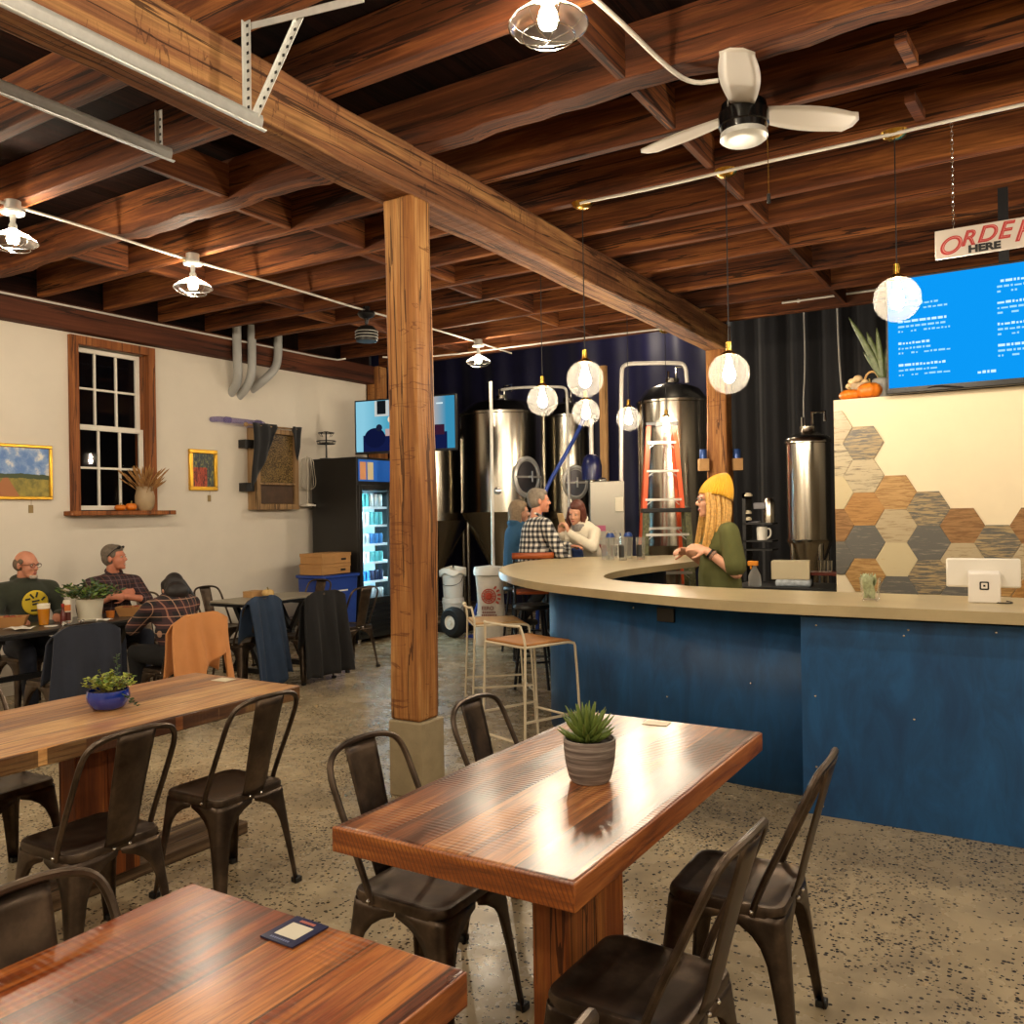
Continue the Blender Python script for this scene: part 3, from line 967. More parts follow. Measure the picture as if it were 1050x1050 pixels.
cage_lamp('lit caged ceiling lamp right of the post, before the navy curtain', -5.75, 8.62)
cage_lamp('lit caged ceiling lamp cut off by the top edge of the photo', -1.55, 2.83)
cage_lamp('lit caged ceiling lamp cut off by the left edge of the photo', -5.7, 3.1)

# conduits
def conduit(label, pts, r=0.011, m=None, name='conduit'):
    return solo(name, MB().tube(pts, r, 8), m or M_PIPEW, label, 'conduit', smooth=60)
def sag(p, q, n, a, seed):
    rr = random.Random(seed)
    return smoothpath([Vector(p).lerp(Vector(q), k / n) + Vector((rr.uniform(-a, a), 0, rr.uniform(-a, a * 0.4))) for k in range(n + 1)], 2)
conduit('white conduit running lengthwise between the caged lamps left of the beam', sag((-5.68, 0.5, 3.665), (-5.78, 9.4, 3.665), 9, 0.02, 1))
conduit('white conduit along the top of the left wall plate', [(-7.93, 0.5, 3.655), (-7.93, 8.2, 3.655), (-7.9, 8.5, 3.66), (-7.85, 8.6, 3.685)])
conduit('white conduit linking the brass canopies of the pendant lamps', sag((-2.63, 5.185, 3.67), (4.4, 5.2, 3.67), 12, 0.012, 2), 0.010)
conduit('white conduit bending down from the top edge to the fan', smoothpath([(-1.55, 2.9, 3.675), (-1.5, 3.3, 3.675), (-1.47, 3.82, 3.67), (-1.42, 4.02, 3.66), (-1.3, 4.06, 3.66)], 2))
conduit('thin white tube fixed across the last dark joist', [(-2.35, 9.385, 3.80), (-0.6, 9.385, 3.80)], 0.012)
conduit('white conduit crossing left of the post toward the tanks', smoothpath([(-7.3, 8.7, 3.66), (-6.9, 9.0, 3.64), (-4.6, 9.2, 3.67), (-3.3, 9.3, 3.67)], 1))

conduit('white conduit above the bar end, carrying the four farther pendant lamps', [(-3.45, 5.9, 3.678), (-3.52, 7.02, 3.678), (-3.58, 8.1, 3.678), (-3.70, 9.46, 3.678)], 0.011)
# ceiling fan
M_FANB = mat('grey_fan_blade', '#b9b2a8', 0.45)
t = thing('ceiling_fan', 'black ceiling fan with three pale blades over the bar', 'ceiling fan', (-1.19, 4.09, 3.69))
MB().lathe([(0.0, 0.0), (0.075, 0.0), (0.078, -0.04), (0.06, -0.055), (0.0, -0.055)], n=24).build('mount', M_BLACK, t)
MB().tube([(0, 0, -0.05), (0, 0, -0.13)], 0.016, 10).build('rod', M_BLACKM, t)
MB().lathe([(0.0, -0.12), (0.06, -0.122), (0.075, -0.14), (0.105, -0.165), (0.112, -0.20), (0.118, -0.205), (0.118, -0.265), (0.112, -0.27), (0.108, -0.30), (0.0, -0.30)], n=28).build('motor_housing', mat('gloss_black', '#0c0c0c', 0.15), t)
ring = MB().lathe([(0.108, -0.298), (0.112, -0.325), (0.095, -0.338), (0.06, -0.34), (0.0, -0.341)], n=28).build('end_cap', M_GALV, t)
for k, a in enumerate((-76, 44, 164)):
    R = Matrix.Rotation(math.radians(a), 3, 'Z') @ Matrix.Rotation(math.radians(-11), 3, 'X')
    def bl(u, v):
        x = 0.1 + 0.5 * u
        wv = 0.055 + 0.03 * math.sin(PI * min(1, u * 1.15) * 0.9) + 0.01 * u
        if u > 0.93:
            wv *= math.sqrt(max(0.05, 1 - ((u - 0.93) / 0.075) ** 2))
        return (x, (v - 0.5) * 2 * wv, 0)
    mb = MB().grid(bl, 16, 5).xf(R, (0, 0, -0.2))
    mb.build('blade', M_FANB, t, solid=0.006)
MB().tube([(0.11, -0.02, -0.26), (0.118, -0.02, -0.4), (0.118, -0.02, -0.62)], 0.002, 5).build('pull_chain', M_BRASS, t)
MB().lathe([(0.0, -0.665), (0.009, -0.66), (0.009, -0.62), (0.0, -0.615)], (0.118, -0.02, 0), 8).build('pull_knob', M_BLACK, t)
# small caged fan unit hanging from the conduit
t = thing('hanging_heater_fan', 'small black fan unit hanging from the conduit, just left of the post', 'fan', (-5.74, 6.6, 3.69))
MB().lathe([(0.0, 0.0), (0.035, 0.0), (0.035, -0.05), (0.08, -0.055), (0.09, -0.075), (0.07, -0.105), (0.025, -0.125), (0.012, -0.19), (0.0, -0.19)], n=18).build('canopy', M_BLACKM, t)
MB().lathe([(0.0, -0.185), (0.07, -0.20), (0.105, -0.24), (0.11, -0.33), (0.105, -0.35), (0.0, -0.355)], n=20).build('housing', M_BLACK, t)
g = MB()
for k in range(3):
    g.tube([(0.113 * math.cos(2 * PI * q / 24), 0.113 * math.sin(2 * PI * q / 24), -0.255 - 0.03 * k) for q in range(24)], 0.004, 5, closed=True)
g.build('guard_ring', M_GALV, t)
solo('ceiling_sensor', MB().lathe([(0.0, -0.05), (0.03, -0.045), (0.05, -0.02), (0.055, 0.0), (0.0, 0.0)], (-3.5, 5.86, 3.69), 18), M_WHITE, 'small white dome sensor on a joist behind the long beam', 'sensor')

# galvanised rails hanging at top left
def rail(label, x, y1, z, hz, angled, lip):
    t = thing('steel_rail', label, 'rail', (x, y1, z), world=True)
    m = MB()
    prof = [(-0.035, 0.028), (-0.03, 0.035), (0.02, 0.03), (0.024, 0.01), (0.012, -0.03), (0.03, -0.04), (0.045, -0.035)]
    y0 = -1.0
    n = len(prof)
    m.add([(x + a, yy, z + b_) for yy in (y0, y1) for a, b_ in prof], [(i, i + 1, n + i + 1, n + i) for i in range(n - 1)])
    m.build('track', M_GALV, t, solid=0.004, smooth=20)
    def angle(p, q, nm):
        p, q = Vector(p), Vector(q)
        a = MB()
        a.bar(p, q, 0.034, 0.003, (0, 1, 0))
        a.bar(p + Vector((-0.017, 0, 0)), q + Vector((-0.017, 0, 0)), 0.003, 0.034, (0, 1, 0))
        L = (q - p).length
        d = (q - p) / L
        k = 0.03
        a.cur = 1
        while k < L - 0.02:
            c = p + d * k
            a.cbox(c + Vector((0.002, -0.0025, 0)), (0.012, 0.003, 0.012))
            a.cbox(c + Vector((0.002, 0.0025, 0)), (0.012, 0.003, 0.012))
            k += 0.038
        a.build(nm, [M_GALV, M_BLACK], t, smooth=20)
    angle((x - 0.03, y1 - 0.03, z), (x - 0.03, y1 - 0.03, hz), 'hanger')
    if angled:
        angle((x + 0.0, y1 - 0.03, z), (x + 0.2, y1 + 0.05, hz - 0.02), 'diagonal_hanger')
        a = MB().bar((x - 0.06, y1 - 0.02, hz - 0.015), (x + 0.5, y1 + 0.1, hz - 0.015), 0.034, 0.004, (0, 1, 0))
        a.build('top_angle', M_GALV, t)
    return t
rail('galvanised steel door rail with two perforated hangers, before the long beam', -2.79, 2.55, 3.255, 3.69, True, 0)
rail('galvanised steel door rail left of the long beam with one short hanger', -3.79, 2.86, 3.46, 3.69, False, 1)
# ------------------------------------------------------------------ window
t = thing('window_1', '', '', (-8.1, 5.39, 1.68), world=True)
del t['label'], t['category']
t['kind'] = 'structure'
fr = MB()
fr.box(-8.12, -8.05, 4.915, 5.0, 1.64, 3.42)
fr.box(-8.12, -8.05, 5.775, 5.86, 1.64, 3.42)
fr.box(-8.12, -8.051, 5.0, 5.775, 3.335, 3.42)
fr.box(-8.3, -8.121, 4.985, 4.999, 1.69, 3.34)
fr.box(-8.3, -8.121, 5.776, 5.79, 1.69, 3.34)
fr.build('window_casing', M_TRIM, t, bevel=0.004)
MB().box(-8.28, -7.93, 4.85, 6.0, 1.645, 1.69).build('window_sill', M_TRIM, t, bevel=0.006)
def sash(z0, z1, x, nm):
    s = MB()
    y0, y1 = 5.0, 5.775
    s.box(x, x + 0.035, y0, y0 + 0.035, z0, z1)
    s.box(x, x + 0.035, y1 - 0.045, y1, z0, z1)
    s.box(x, x + 0.0345, y0 + 0.035, y1 - 0.045, z0, z0 + 0.045)
    s.box(x, x + 0.0345, y0 + 0.035, y1 - 0.045, z1 - 0.045, z1)
    for k in (1, 2):
        yy = y0 + 0.03 + (y1 - y0 - 0.06) * k / 3
        s.box(x + 0.004, x + 0.03, yy - 0.011, yy + 0.011, z0 + 0.046, z1 - 0.046)
    zz = (z0 + z1) / 2
    s.box(x + 0.005, x + 0.029, y0 + 0.036, y1 - 0.046, zz - 0.011, zz + 0.011)
    o = s.build(nm, M_WHITE, t, bevel=0.003)
    MB().box(x + 0.014, x + 0.018, y0 + 0.02, y1 - 0.02, z0 + 0.02, z1 - 0.02).build('pane', M_PANE, o, off=t.location)
sash(2.52, 3.335, -8.24, 'upper_sash')
sash(1.70, 2.55, -8.19, 'lower_sash')
# night outside: a dim brick wall across the alley
struct('wall_outside', MB().box(-11.5, -11.3, 1.5, 9.0, -0.1, 6.0), mat('dim_brick', '#2a211c', 0.9, var=0.4, vscale=3))

# vase of dried wheat and pumpkins on the sill
M_CLAY = mat('tan_stoneware', '#a8906e', 0.5, var=0.1)
M_WHEAT = mat('dried_wheat', '#a77a45', 0.8, var=0.25, vscale=20)
t = thing('wheat_vase', 'tan stoneware jug holding a bundle of dried wheat on the window sill', 'vase', (-8.0, 5.67, 1.69))
MB().lathe([(0.0, 0.0), (0.06, 0.0), (0.085, 0.03), (0.098, 0.09), (0.098, 0.15), (0.085, 0.2), (0.08, 0.235), (0.088, 0.25), (0.078, 0.25), (0.072, 0.2), (0.0, 0.18)], n=24).build('jug', M_CLAY, t)
r = random.Random(3)
wh = MB()
for k in range(64):
    a, s = r.uniform(0, 2 * PI), r.uniform(0.05, 0.23)
    hgt = r.uniform(0.30, 0.46) - s * 0.35
    p = (0.05 * math.cos(a) * r.random(), 0.05 * math.sin(a) * r.random(), 0.2)
    e = (s * math.cos(a), s * math.sin(a), hgt + 0.02)
    m_ = (s * 0.45 * math.cos(a), s * 0.45 * math.sin(a), hgt * 0.78)
    wh.tube([p, m_, e], [0.0025, 0.0025, 0.002], 4)
    d = (Vector(e) - Vector(m_)).normalized()
    wh.tube([Vector(e) - d * 0.05, Vector(e) - d * 0.02, Vector(e) + d * 0.02, Vector(e) + d * 0.055], [0.003, 0.008, 0.007, 0.001], 5)
wh.build('wheat_bundle', M_WHEAT, t)['kind'] = 'stuff'
M_PUMP = mat('pumpkin_skin', '#d9771c', 0.45, var=0.15, vscale=12)
M_STEM = mat('dry_stem', '#8a7a45', 0.8)
def pumpkin(label, x, y, z, r_, h, group=None, m=None, ribs=8):
    t = thing('pumpkin', label, 'pumpkin', (x, y, z), random.uniform(0, 3), group)
    def f(u, v):
        th = PI * (1 - v)
        a = 2 * PI * u
        rr = r_ * (math.sin(th) ** 0.8) * (1 - 0.10 * abs(math.cos(ribs * a / 2)) ** 6)
        zz = h / 2 + h / 2 * math.cos(th) * (1 - 0.25 * math.exp(-(rr / (r_ * 0.35)) ** 2))
        return (rr * math.cos(a), rr * math.sin(a), zz)
    MB().grid(f, 40, 14, True).build('flesh', m or M_PUMP, t, smooth=60)
    MB().tube([(0, 0, h * 0.85), (0.004, 0, h * 1.05), (0.012, 0.006, h * 1.22)], [0.01, 0.007, 0.006], 6).build('stem', M_STEM, t)
    return t
pumpkin('small orange pumpkin on the window sill, left one of the pair', -8.02, 5.40, 1.69, 0.055, 0.065, 'window sill pumpkins')
pumpkin('small orange pumpkin on the window sill, next to the wheat jug', -8.0, 5.51, 1.69, 0.058, 0.08, 'window sill pumpkins')

# paintings
M_GOLD = mat('gilded_frame', '#d8a83a', 0.3, 0.8, var=0.15)
M_TAGC = mat('paper_tag', '#9a8358', 0.8)
def m_field():
    t = NT('landscape_canvas')
    raw = t.coords((1, 1, 1), False)
    s = t.n('ShaderNodeSeparateXYZ', {0: raw})
    y, z = s.outputs[1], s.outputs[2]
    n = t.noise(raw, 7, 5, 0.6)
    sky = t.ramp(n, [(0.42, lin('#5f86c4')), (0.52, lin('#8aa6d2')), (0.62, lin('#e8e4dc'))])
    fld = t.ramp(t.noise(raw, 16, 4, 0.6), [(0.35, lin('#6f6a2d')), (0.65, lin('#a8963f'))])
    hz = t.math('GREATER_THAN', t.math('ADD', z, t.math('MULTIPLY', n, 0.03)), 0.235)
    tree = t.math('LESS_THAN', t.math('ABSOLUTE', t.math('SUBTRACT', t.math('ADD', z, t.math('MULTIPLY', n, 0.06)), 0.245)), 0.022)
    road = t.math('LESS_THAN', t.math('ABSOLUTE', t.math('ADD', y, 0.07)), t.math('MULTIPLY', t.math('SUBTRACT', 0.235, z), 0.62))
    c = t.mix(hz, fld, sky)
    c = t.mix(t.math('MULTIPLY', road, t.math('SUBTRACT', 1.0, hz)), c, lin('#a86a3c'))
    c = t.mix(tree, c, lin('#3c4a2a'))
    t.set('Base Color', c)
    t.set('Roughness', 0.5)
    return t.m
def m_carrots():
    t = NT('dark_floral_canvas')
    raw = t.coords((1, 1, 1), False)
    s = t.n('ShaderNodeSeparateXYZ', {0: raw})
    y, z = s.outputs[1], s.outputs[2]
    n = t.noise(t.n('ShaderNodeMapping', {0: raw, 3: (1, 1, 0.35)}).outputs[0], 34, 5, 0.7, 1.2)
    top = t.ramp(n, [(0.38, lin('#232a3a')), (0.52, lin('#3f4a4a')), (0.62, lin('#8a8a4c')), (0.74, lin('#c8c07a'))])
    low = t.ramp(n, [(0.38, lin('#3a1a14')), (0.52, lin('#a8402a')), (0.66, lin('#d0603a'))])
    red = t.math('MULTIPLY', t.math('LESS_THAN', z, 0.26), t.math('LESS_THAN', t.math('ABSOLUTE', t.math('ADD', y, 0.05)), 0.1))
    t.set('Base Color', t.mix(red, top, low))
    t.set('Roughness', 0.45)
    return t.m
def painting(label, y0, y1, z0, z1, m, fw):
    t = thing('framed_painting', label, 'painting', (-8.1, (y0 + y1) / 2, z0))
    hy, h = (y1 - y0) / 2, z1 - z0
    f = MB()
    for a, b_, c, d in ((-hy, hy, 0, fw), (-hy, hy, h - fw, h), (-hy, -hy + fw, fw, h - fw), (hy - fw, hy, fw, h - fw)):
        f.box(0.0, 0.035, a, b_, c, d)
    f.build('frame', M_GOLD, t, bevel=0.006)
    MB().box(0.0, 0.018, -hy + fw * 0.8, hy - fw * 0.8, fw * 0.8, h - fw * 0.8).build('canvas', m, t, smooth=0)
    g = MB()
    g.tube([(0.015, hy * 0.45, 0.0), (0.012, hy * 0.45, -0.05)], 0.002, 5)
    g.box(0.004, 0.008, hy * 0.45 - 0.022, hy * 0.45 + 0.022, -0.125, -0.05)
    g.build('price_tag', M_TAGC, t)
    return t
painting('gold framed landscape of fields and a dirt road under blue sky', 4.0, 4.73, 1.80, 2.315, m_field(), 0.03)
painting('small gold framed dark painting of red roots between window and wooden case', 6.29, 6.67, 1.912, 2.375, m_carrots(), 0.045)

# observation hive: shallow wooden case with glass, cloth thrown over it
M_CASE = wood('pale_case_wood', '#6e5438', '#9a7a54', '#bb9a70', 'Z', 0.6, 0.2, 14)
def m_comb():
    t = NT('bee_comb')
    v = t.coords((1, 1, 1))
    vo = t.n('ShaderNodeTexVoronoi', {'Vector': v, 'Scale': 70.0}).outputs['Distance']
    n = t.noise(v, 9, 4, 0.6)
    t.set('Base Color', t.ramp(t.math('ADD', t.math('MULTIPLY', vo, 0.8), t.math('MULTIPLY', n, 0.5)), [(0.3, lin('#1d150c')), (0.55, lin('#4a3a22')), (0.75, lin('#7d6438'))]))
    t.set('Roughness', 0.25)
    return t.m
M_COMB = m_comb()
t = thing('observation_hive', 'shallow wooden observation hive case hung on the wall, tilted on brackets', 'display case', (-8.1, 7.46, 1.69))
hv = MB()
hv.box(0.0, 0.16, -0.33, -0.27, 0.0, 0.98)
hv.box(0.0, 0.16, 0.29, 0.35, 0.0, 0.98)
hv.box(0.0, 0.159, -0.27, 0.29, 0.0, 0.07)
hv.box(0.0, 0.159, -0.27, 0.29, 0.92, 0.98)
hv.box(0.09, 0.155, -0.27, 0.29, 0.30, 0.325)
hv.box(0.0, 0.02, -0.27, 0.29, 0.07, 0.92)
hv.build('case', M_CASE, t, bevel=0.004)
MB().box(0.08, 0.12, -0.27, 0.29, 0.33, 0.915).build('comb_panel', M_COMB, t)
MB().box(0.08, 0.12, -0.27, 0.29, 0.075, 0.295).build('lower_panel', mat('brown_card', '#4a3524', 0.5, var=0.3, vscale=12), t)
MB().tube([(0.17, -0.47, 1.0), (0.17, 0.34, 1.0)], 0.012, 8).build('curtain_rod', M_CASE, t)
MB().ell((0.17, -0.49, 1.0), 0.028, 10, 8).build('rod_finial', M_CASE, t)
for z in (0.22, 0.73):
    MB().box(0.0, 0.12, -0.46, -0.33, z, z + 0.1).build('bracket', M_BLACK, t)
M_CLOTHB = mat('black_cloth', '#141416', 0.9, var=0.2, sheen=0.3)
def dr(u, v):
    y = -0.40 + 0.36 * u - 0.02 * v
    zend = 0.99 - (0.66 * (1 - u) ** 0.75 + 0.08)
    z = 1.03 + (zend - 1.03) * v
    return (0.185 + 0.012 * math.sin(14 * u), y + 0.02 * math.sin(5 * v), z)
MB().grid(dr, 14, 12).build('drape', M_CLOTHB, t, solid=0.01)
def dr2(u, v):
    y = 0.24 + 0.16 * u
    zend = 1.0 - (0.40 * max(0.05, 1 - abs(u - 0.55) * 1.9))
    return (0.185 + 0.012 * math.sin(11 * u), y - 0.02 * v, 1.03 + (zend - 1.03) * v)
MB().grid(dr2, 10, 10).build('drape', M_CLOTHB, t, solid=0.01)
M_ACRYL = m_glass('tinted_acrylic', (0.72, 0.70, 0.92, 1), milky=0.15)
t = thing('acrylic_tube', 'clear violet tinted tube running along the wall above the hive', 'tube', (-8.0, 6.9, 2.72), world=True)
MB().tube(smoothpath([(-8.1, 6.62, 2.73), (-8.03, 6.62, 2.73), (-8.02, 6.7, 2.735), (-8.02, 7.25, 2.73), (-8.02, 7.33, 2.725), (-8.02, 7.34, 2.66)], 2), 0.032, 14).build('pipe', M_ACRYL, t)
for y in (6.78, 7.24):
    MB().lathe([(0.036, -0.03), (0.038, -0.03), (0.038, 0.03), (0.036, 0.03)], (-8.02, y, 2.733), 16, Matrix.Rotation(PI / 2, 3, 'X')).build('coupling', M_ACRYL, t)
# vent pipes curving out of the ceiling into the wall
M_PVC = mat('grey_pvc', '#a9a9a6', 0.4)
for y0, y1, lo, lab in ((6.83, 6.9, 3.07, 'grey vent pipe bending into the wall, leftmost of the three'), (7.05, 7.04, 3.05, 'grey vent pipe bending into the wall, middle of the three'),
                    (7.46, 7.27, 3.15, 'grey vent pipe bending sideways into the wall, rightmost of the three')):
    pts = [(-7.90, y0, 3.86), (-7.90, y0, lo + 0.34), (-7.92, y0 * 0.6 + y1 * 0.4, lo + 0.2), (-8.0, y1, lo + 0.07), (-8.14, y1 - (y0 - y1) * 0.2, lo - 0.02)]
    solo('vent_pipe', MB().tube(smoothpath(pts, 3), 0.05, 16), M_PVC, lab, 'pipe', 'grey vent pipes', smooth=60)
# ------------------------------------------------------------------ cooler by the wall
def m_lit(name, col, e):
    return mat(name, col, 0.5, emit=col, estr=e)
t = thing('drinks_cooler', 'tall black glass door drinks cooler with glowing blue interior', 'cooler', (-7.6, 8.66, 0), world=True)
X0, X1, Y0, Y1, ZT = -7.98, -7.22, 8.07, 9.26, 2.33
bd = MB()
bd.box(X0, X1, Y0, Y0 + 0.05, 0.06, ZT)
bd.box(X0, X1, Y1 - 0.05, Y1, 0.06, ZT)
bd.box(X0, X0 + 0.05, Y0 + 0.05, Y1 - 0.05, 0.5, ZT - 0.42)
bd.box(X0, X1 - 0.001, Y0 + 0.05, Y1 - 0.05, ZT - 0.42, ZT)
bd.box(X0, X1 - 0.001, Y0 + 0.05, Y1 - 0.05, 0.06, 0.5)
bd.build('body', mat('cooler_black', '#1b1a19', 0.35), t, bevel=0.006)
fm = MB()
for a in (Y0, (Y0 + Y1) / 2 - 0.03, Y1 - 0.06):
    fm.box(X1, X1 + 0.04, a, a + 0.06, 0.5, 1.98)
fm.box(X1, X1 + 0.039, Y0 + 0.06, Y1 - 0.06, 0.5, 0.565)
fm.box(X1, X1 + 0.039, Y0 + 0.06, Y1 - 0.06, 1.925, 1.98)
dd = fm.build('door_frame', M_BLACK, t, bevel=0.004)
MB().box(X1 + 0.016, X1 + 0.02, Y0 + 0.05, Y1 - 0.05, 0.56, 1.93).build('door_glass', M_PANE, dd, off=t.location)
MB().box(X1 + 0.002, X1 + 0.012, Y0 + 0.03, Y1 - 0.03, 2.03, 2.30).build('header_panel', mat('blue_header', '#1f62c0', 0.4, emit='#1f62c0', estr=0.1), t)
MB().box(X1 + 0.012, X1 + 0.016, Y0 + 0.05, Y0 + 0.16, 2.05, 2.27).build('orange_card', mat('orange_card', '#dd9a6a', 0.6), t)
MB().box(X1 + 0.012, X1 + 0.016, Y0 + 0.19, Y0 + 0.30, 2.05, 2.27).build('tan_card', mat('tan_card', '#d8c8a0', 0.6), t)
gr = MB()
for k in range(6):
    gr.box(X1, X1 + 0.012, Y0 + 0.04, Y1 - 0.04, 0.12 + 0.06 * k, 0.155 + 0.06 * k)
gr.build('vent_grille', M_BLACKM, t)
for y in (Y0 + 0.08, Y1 - 0.08):
    MB().lathe([(0.03, 0.0), (0.03, 0.06), (0.0, 0.06)], (X1 - 0.08, y, 0), 10).build('foot', M_CHROME, t)
MB().box(X0 + 0.051, X0 + 0.056, Y0 + 0.05, Y1 - 0.05, 0.5, 1.91).build('back_liner', mat('pale_liner', '#c8e6f0', 0.6), t)
M_TUBEL = m_emit('cooler_led', (0.5, 0.85, 1.0), 75.0)
for y in (Y0 + 0.07, Y1 - 0.07):
    MB().tube([(X1 - 0.05, y, 0.56), (X1 - 0.05, y, 1.9)], 0.012, 8).build('light_tube', M_TUBEL, t)
M_SHELFW = mat('white_wire_shelf', '#dfe8ea', 0.4)
SHZ = (0.52, 0.76, 1.0, 1.23, 1.47, 1.70)
for z in SHZ[1:]:
    s = MB()
    for k in range(8):
        xx = X0 + 0.08 + 0.08 * k
        s.box(xx, xx + 0.006, Y0 + 0.06, Y1 - 0.06, z - 0.012, z - 0.002)
    s.box(X1 - 0.08, X1 - 0.068, Y0 + 0.06, Y1 - 0.06, z - 0.016, z + 0.012)
    s.build('shelf', M_SHELFW, t)
def can_mb(r, h):
    return MB().lathe([(0.0, 0.0), (r * 0.8, 0.0), (r, 0.012), (r, h - 0.018), (r * 0.82, h), (0.0, h - 0.004)], n=12)
CANC = [mat('teal_can', '#5fc0c8', 0.3, 0.4), mat('silver_can', '#c9d4d8', 0.3, 0.7), mat('blue_can', '#2f78b8', 0.3, 0.4), mat('navy_can', '#243458', 0.35, 0.3), mat('white_can', '#e2e6e4', 0.35)]
r = random.Random(5)
protos = []
ordn = ['bottom', 'second', 'third', 'fourth', 'fifth', 'top']
for k, z in enumerate(SHZ):
    tall = k in (0, 4, 5)
    for j in range(6):
        y = Y0 + 0.13 + j * 0.085
        m = CANC[(k * 2 + j // 3 + (1 if k == 4 else 0)) % 5]
        mb = can_mb(0.034, 0.175 if tall else 0.14)
        o = mb.build('drink_can', m, None, org=None)
        o.location = (X1 - 0.11, y, z if k else 0.5)
        tag(o, 'drink can in the front row on the cooler\'s %s shelf, %s from the left' % (ordn[k], ['first', 'second', 'third', 'fourth', 'fifth', 'sixth'][j]), 'can', 'cans in the lit cooler')

# trophy basket stand on the cooler
t = thing('wire_stand', 'small black metal stand with two wire tiers on top of the cooler', 'stand', (-7.84, 8.2, 2.33))
s = MB()
s.lathe([(0.0, 0.0), (0.09, 0.0), (0.09, 0.012), (0.012, 0.02), (0.009, 0.36), (0.0, 0.36)], n=14)
for rr, z in ((0.11, 0.2), (0.12, 0.235), (0.1, 0.34)):
    s.tube([(rr * math.cos(2 * PI * k / 20), rr * math.sin(2 * PI * k / 20), z) for k in range(20)], 0.006, 5, closed=True)
for k in range(8):
    a = 2 * PI * k / 8
    s.tube([(0.01 * math.cos(a), 0.01 * math.sin(a), 0.2), (0.11 * math.cos(a), 0.11 * math.sin(a), 0.2), (0.12 * math.cos(a), 0.12 * math.sin(a), 0.24)], 0.004, 4)
    s.tube([(0.1 * math.cos(a), 0.1 * math.sin(a), 0.34), (0.0, 0.0, 0.36)], 0.004, 4)
    s.tube([(0.1 * math.cos(a), 0.1 * math.sin(a), 0.34), (0.06 * math.cos(a), 0.06 * math.sin(a), 0.29)], 0.003, 4)
s.build('frame', M_BLACKM, t)
t = thing('stand_shadow_wires', 'pale wire shape standing for the shadow of the stand, left of the cooler', 'stand', (-7.98, 8.0, 1.75))  # wires modelled in place of the cooler stand's shadow on the wall
s = MB()
s.tube([(0, 0, 0.0), (0, 0, 0.62)], 0.008, 8)
for k in range(10):
    a = 2 * PI * k / 10
    c, q = math.cos(a), math.sin(a)
    s.tube(smoothpath([(0.02 * c, 0.02 * q, 0.6), (0.075 * c, 0.075 * q, 0.58), (0.085 * c, 0.085 * q, 0.42), (0.105 * c, 0.105 * q, 0.3), (0.09 * c, 0.09 * q, 0.22), (0.01 * c, 0.01 * q, 0.18)], 1), 0.003, 4)
s.lathe([(0.0, 0.0), (0.07, 0.0), (0.07, 0.012), (0.0, 0.012)], n=14)
s.build('frame', mat('pale_wire', '#c8bfae', 0.5, 0.2), t)
solo('wall_shelf', MB().box(-8.1, -7.9, 7.9, 8.06, 1.73, 1.75), M_WHITE, 'small cream shelf beside the cooler under the pale wire shape', 'shelf')

# wall television over the cooler, turned to the room
def m_tv():
    t = NT('tv_picture')
    raw = t.coords((1, 1, 1), False)
    s = t.n('ShaderNodeSeparateXYZ', {0: raw})
    x, z = s.outputs[0], s.outputs[2]
    def rect(x0, x1, z0, z1):
        a = t.math('MULTIPLY', t.math('GREATER_THAN', x, x0), t.math('LESS_THAN', x, x1))
        b_ = t.math('MULTIPLY', t.math('GREATER_THAN', z, z0), t.math('LESS_THAN', z, z1))
        return t.math('MULTIPLY', a, b_)
    def disc(cx, cz, rx, rz):
        a = t.math('POWER', t.math('DIVIDE', t.math('SUBTRACT', x, cx), rx), 2.0)
        b_ = t.math('POWER', t.math('DIVIDE', t.math('SUBTRACT', z, cz), rz), 2.0)
        return t.math('LESS_THAN', t.math('ADD', a, b_), 1.0)
    c = t.ramp(t.n('ShaderNodeMapRange', {0: x, 1: -0.65, 2: 0.65}).outputs[0], [(0.0, lin('#8fd0e6')), (0.3, lin('#4fa8c4')), (0.6, lin('#9ea8b8')), (0.85, lin('#b4b0ae')), (1.0, lin('#3a92b8'))])
    c = t.mix(rect(-0.66, 0.66, 0.0, 0.26), c, lin('#141c46'))
    c = t.mix(rect(-0.3, 0.1, 0.24, 0.34), c, lin('#c0a4a0'))
    c = t.mix(disc(-0.47, 0.22, 0.17, 0.14), c, lin('#10163a'))
    c = t.mix(disc(-0.4, 0.36, 0.05, 0.05), c, lin('#1c2238'))
    c = t.mix(rect(-0.47, -0.24, 0.52, 0.74), c, lin('#c8ccc8'))
    c = t.mix(rect(-0.43, -0.29, 0.55, 0.74), c, lin('#14181c'))
    c = t.mix(rect(-0.17, -0.13, 0.3, 0.46), c, lin('#e0c8a8'))
    c = t.mix(disc(-0.15, 0.47, 0.11, 0.07), c, lin('#ffe2c0'))
    c = t.mix(rect(0.45, 0.62, 0.22, 0.36), c, lin('#3c1c30'))
    c = t.mix(rect(-0.17, 0.06, 0.04, 0.19), c, lin('#dfe2ea'))
    c = t.mix(rect(-0.13, -0.03, 0.07, 0.17), c, lin('#20242c'))
    c = t.mix(rect(0.5, 0.6, 0.64, 0.66), c, lin('#dff4fa'))
    em = t.n('ShaderNodeEmission', {0: c, 1: 0.42})
    t.t.links.new(em.outputs[0], t.t.nodes['Material Output'].inputs[0])
    return t.m
import math as _m
ctv = Vector((-6.80, 8.50, 2.385))
t = tv_ = thing('wall_television', 'flat television playing a blue room scene, half hidden behind the post', 'television', ctv, math.radians(10))
MB().box(-0.8, 0.8, 0.0, 0.05, 0.0, 0.765).build('casing', M_BLACK, t, bevel=0.006)
MB().box(-0.775, 0.775, -0.004, 0.0, 0.03, 0.745).build('screen', m_tv(), t, smooth=0)
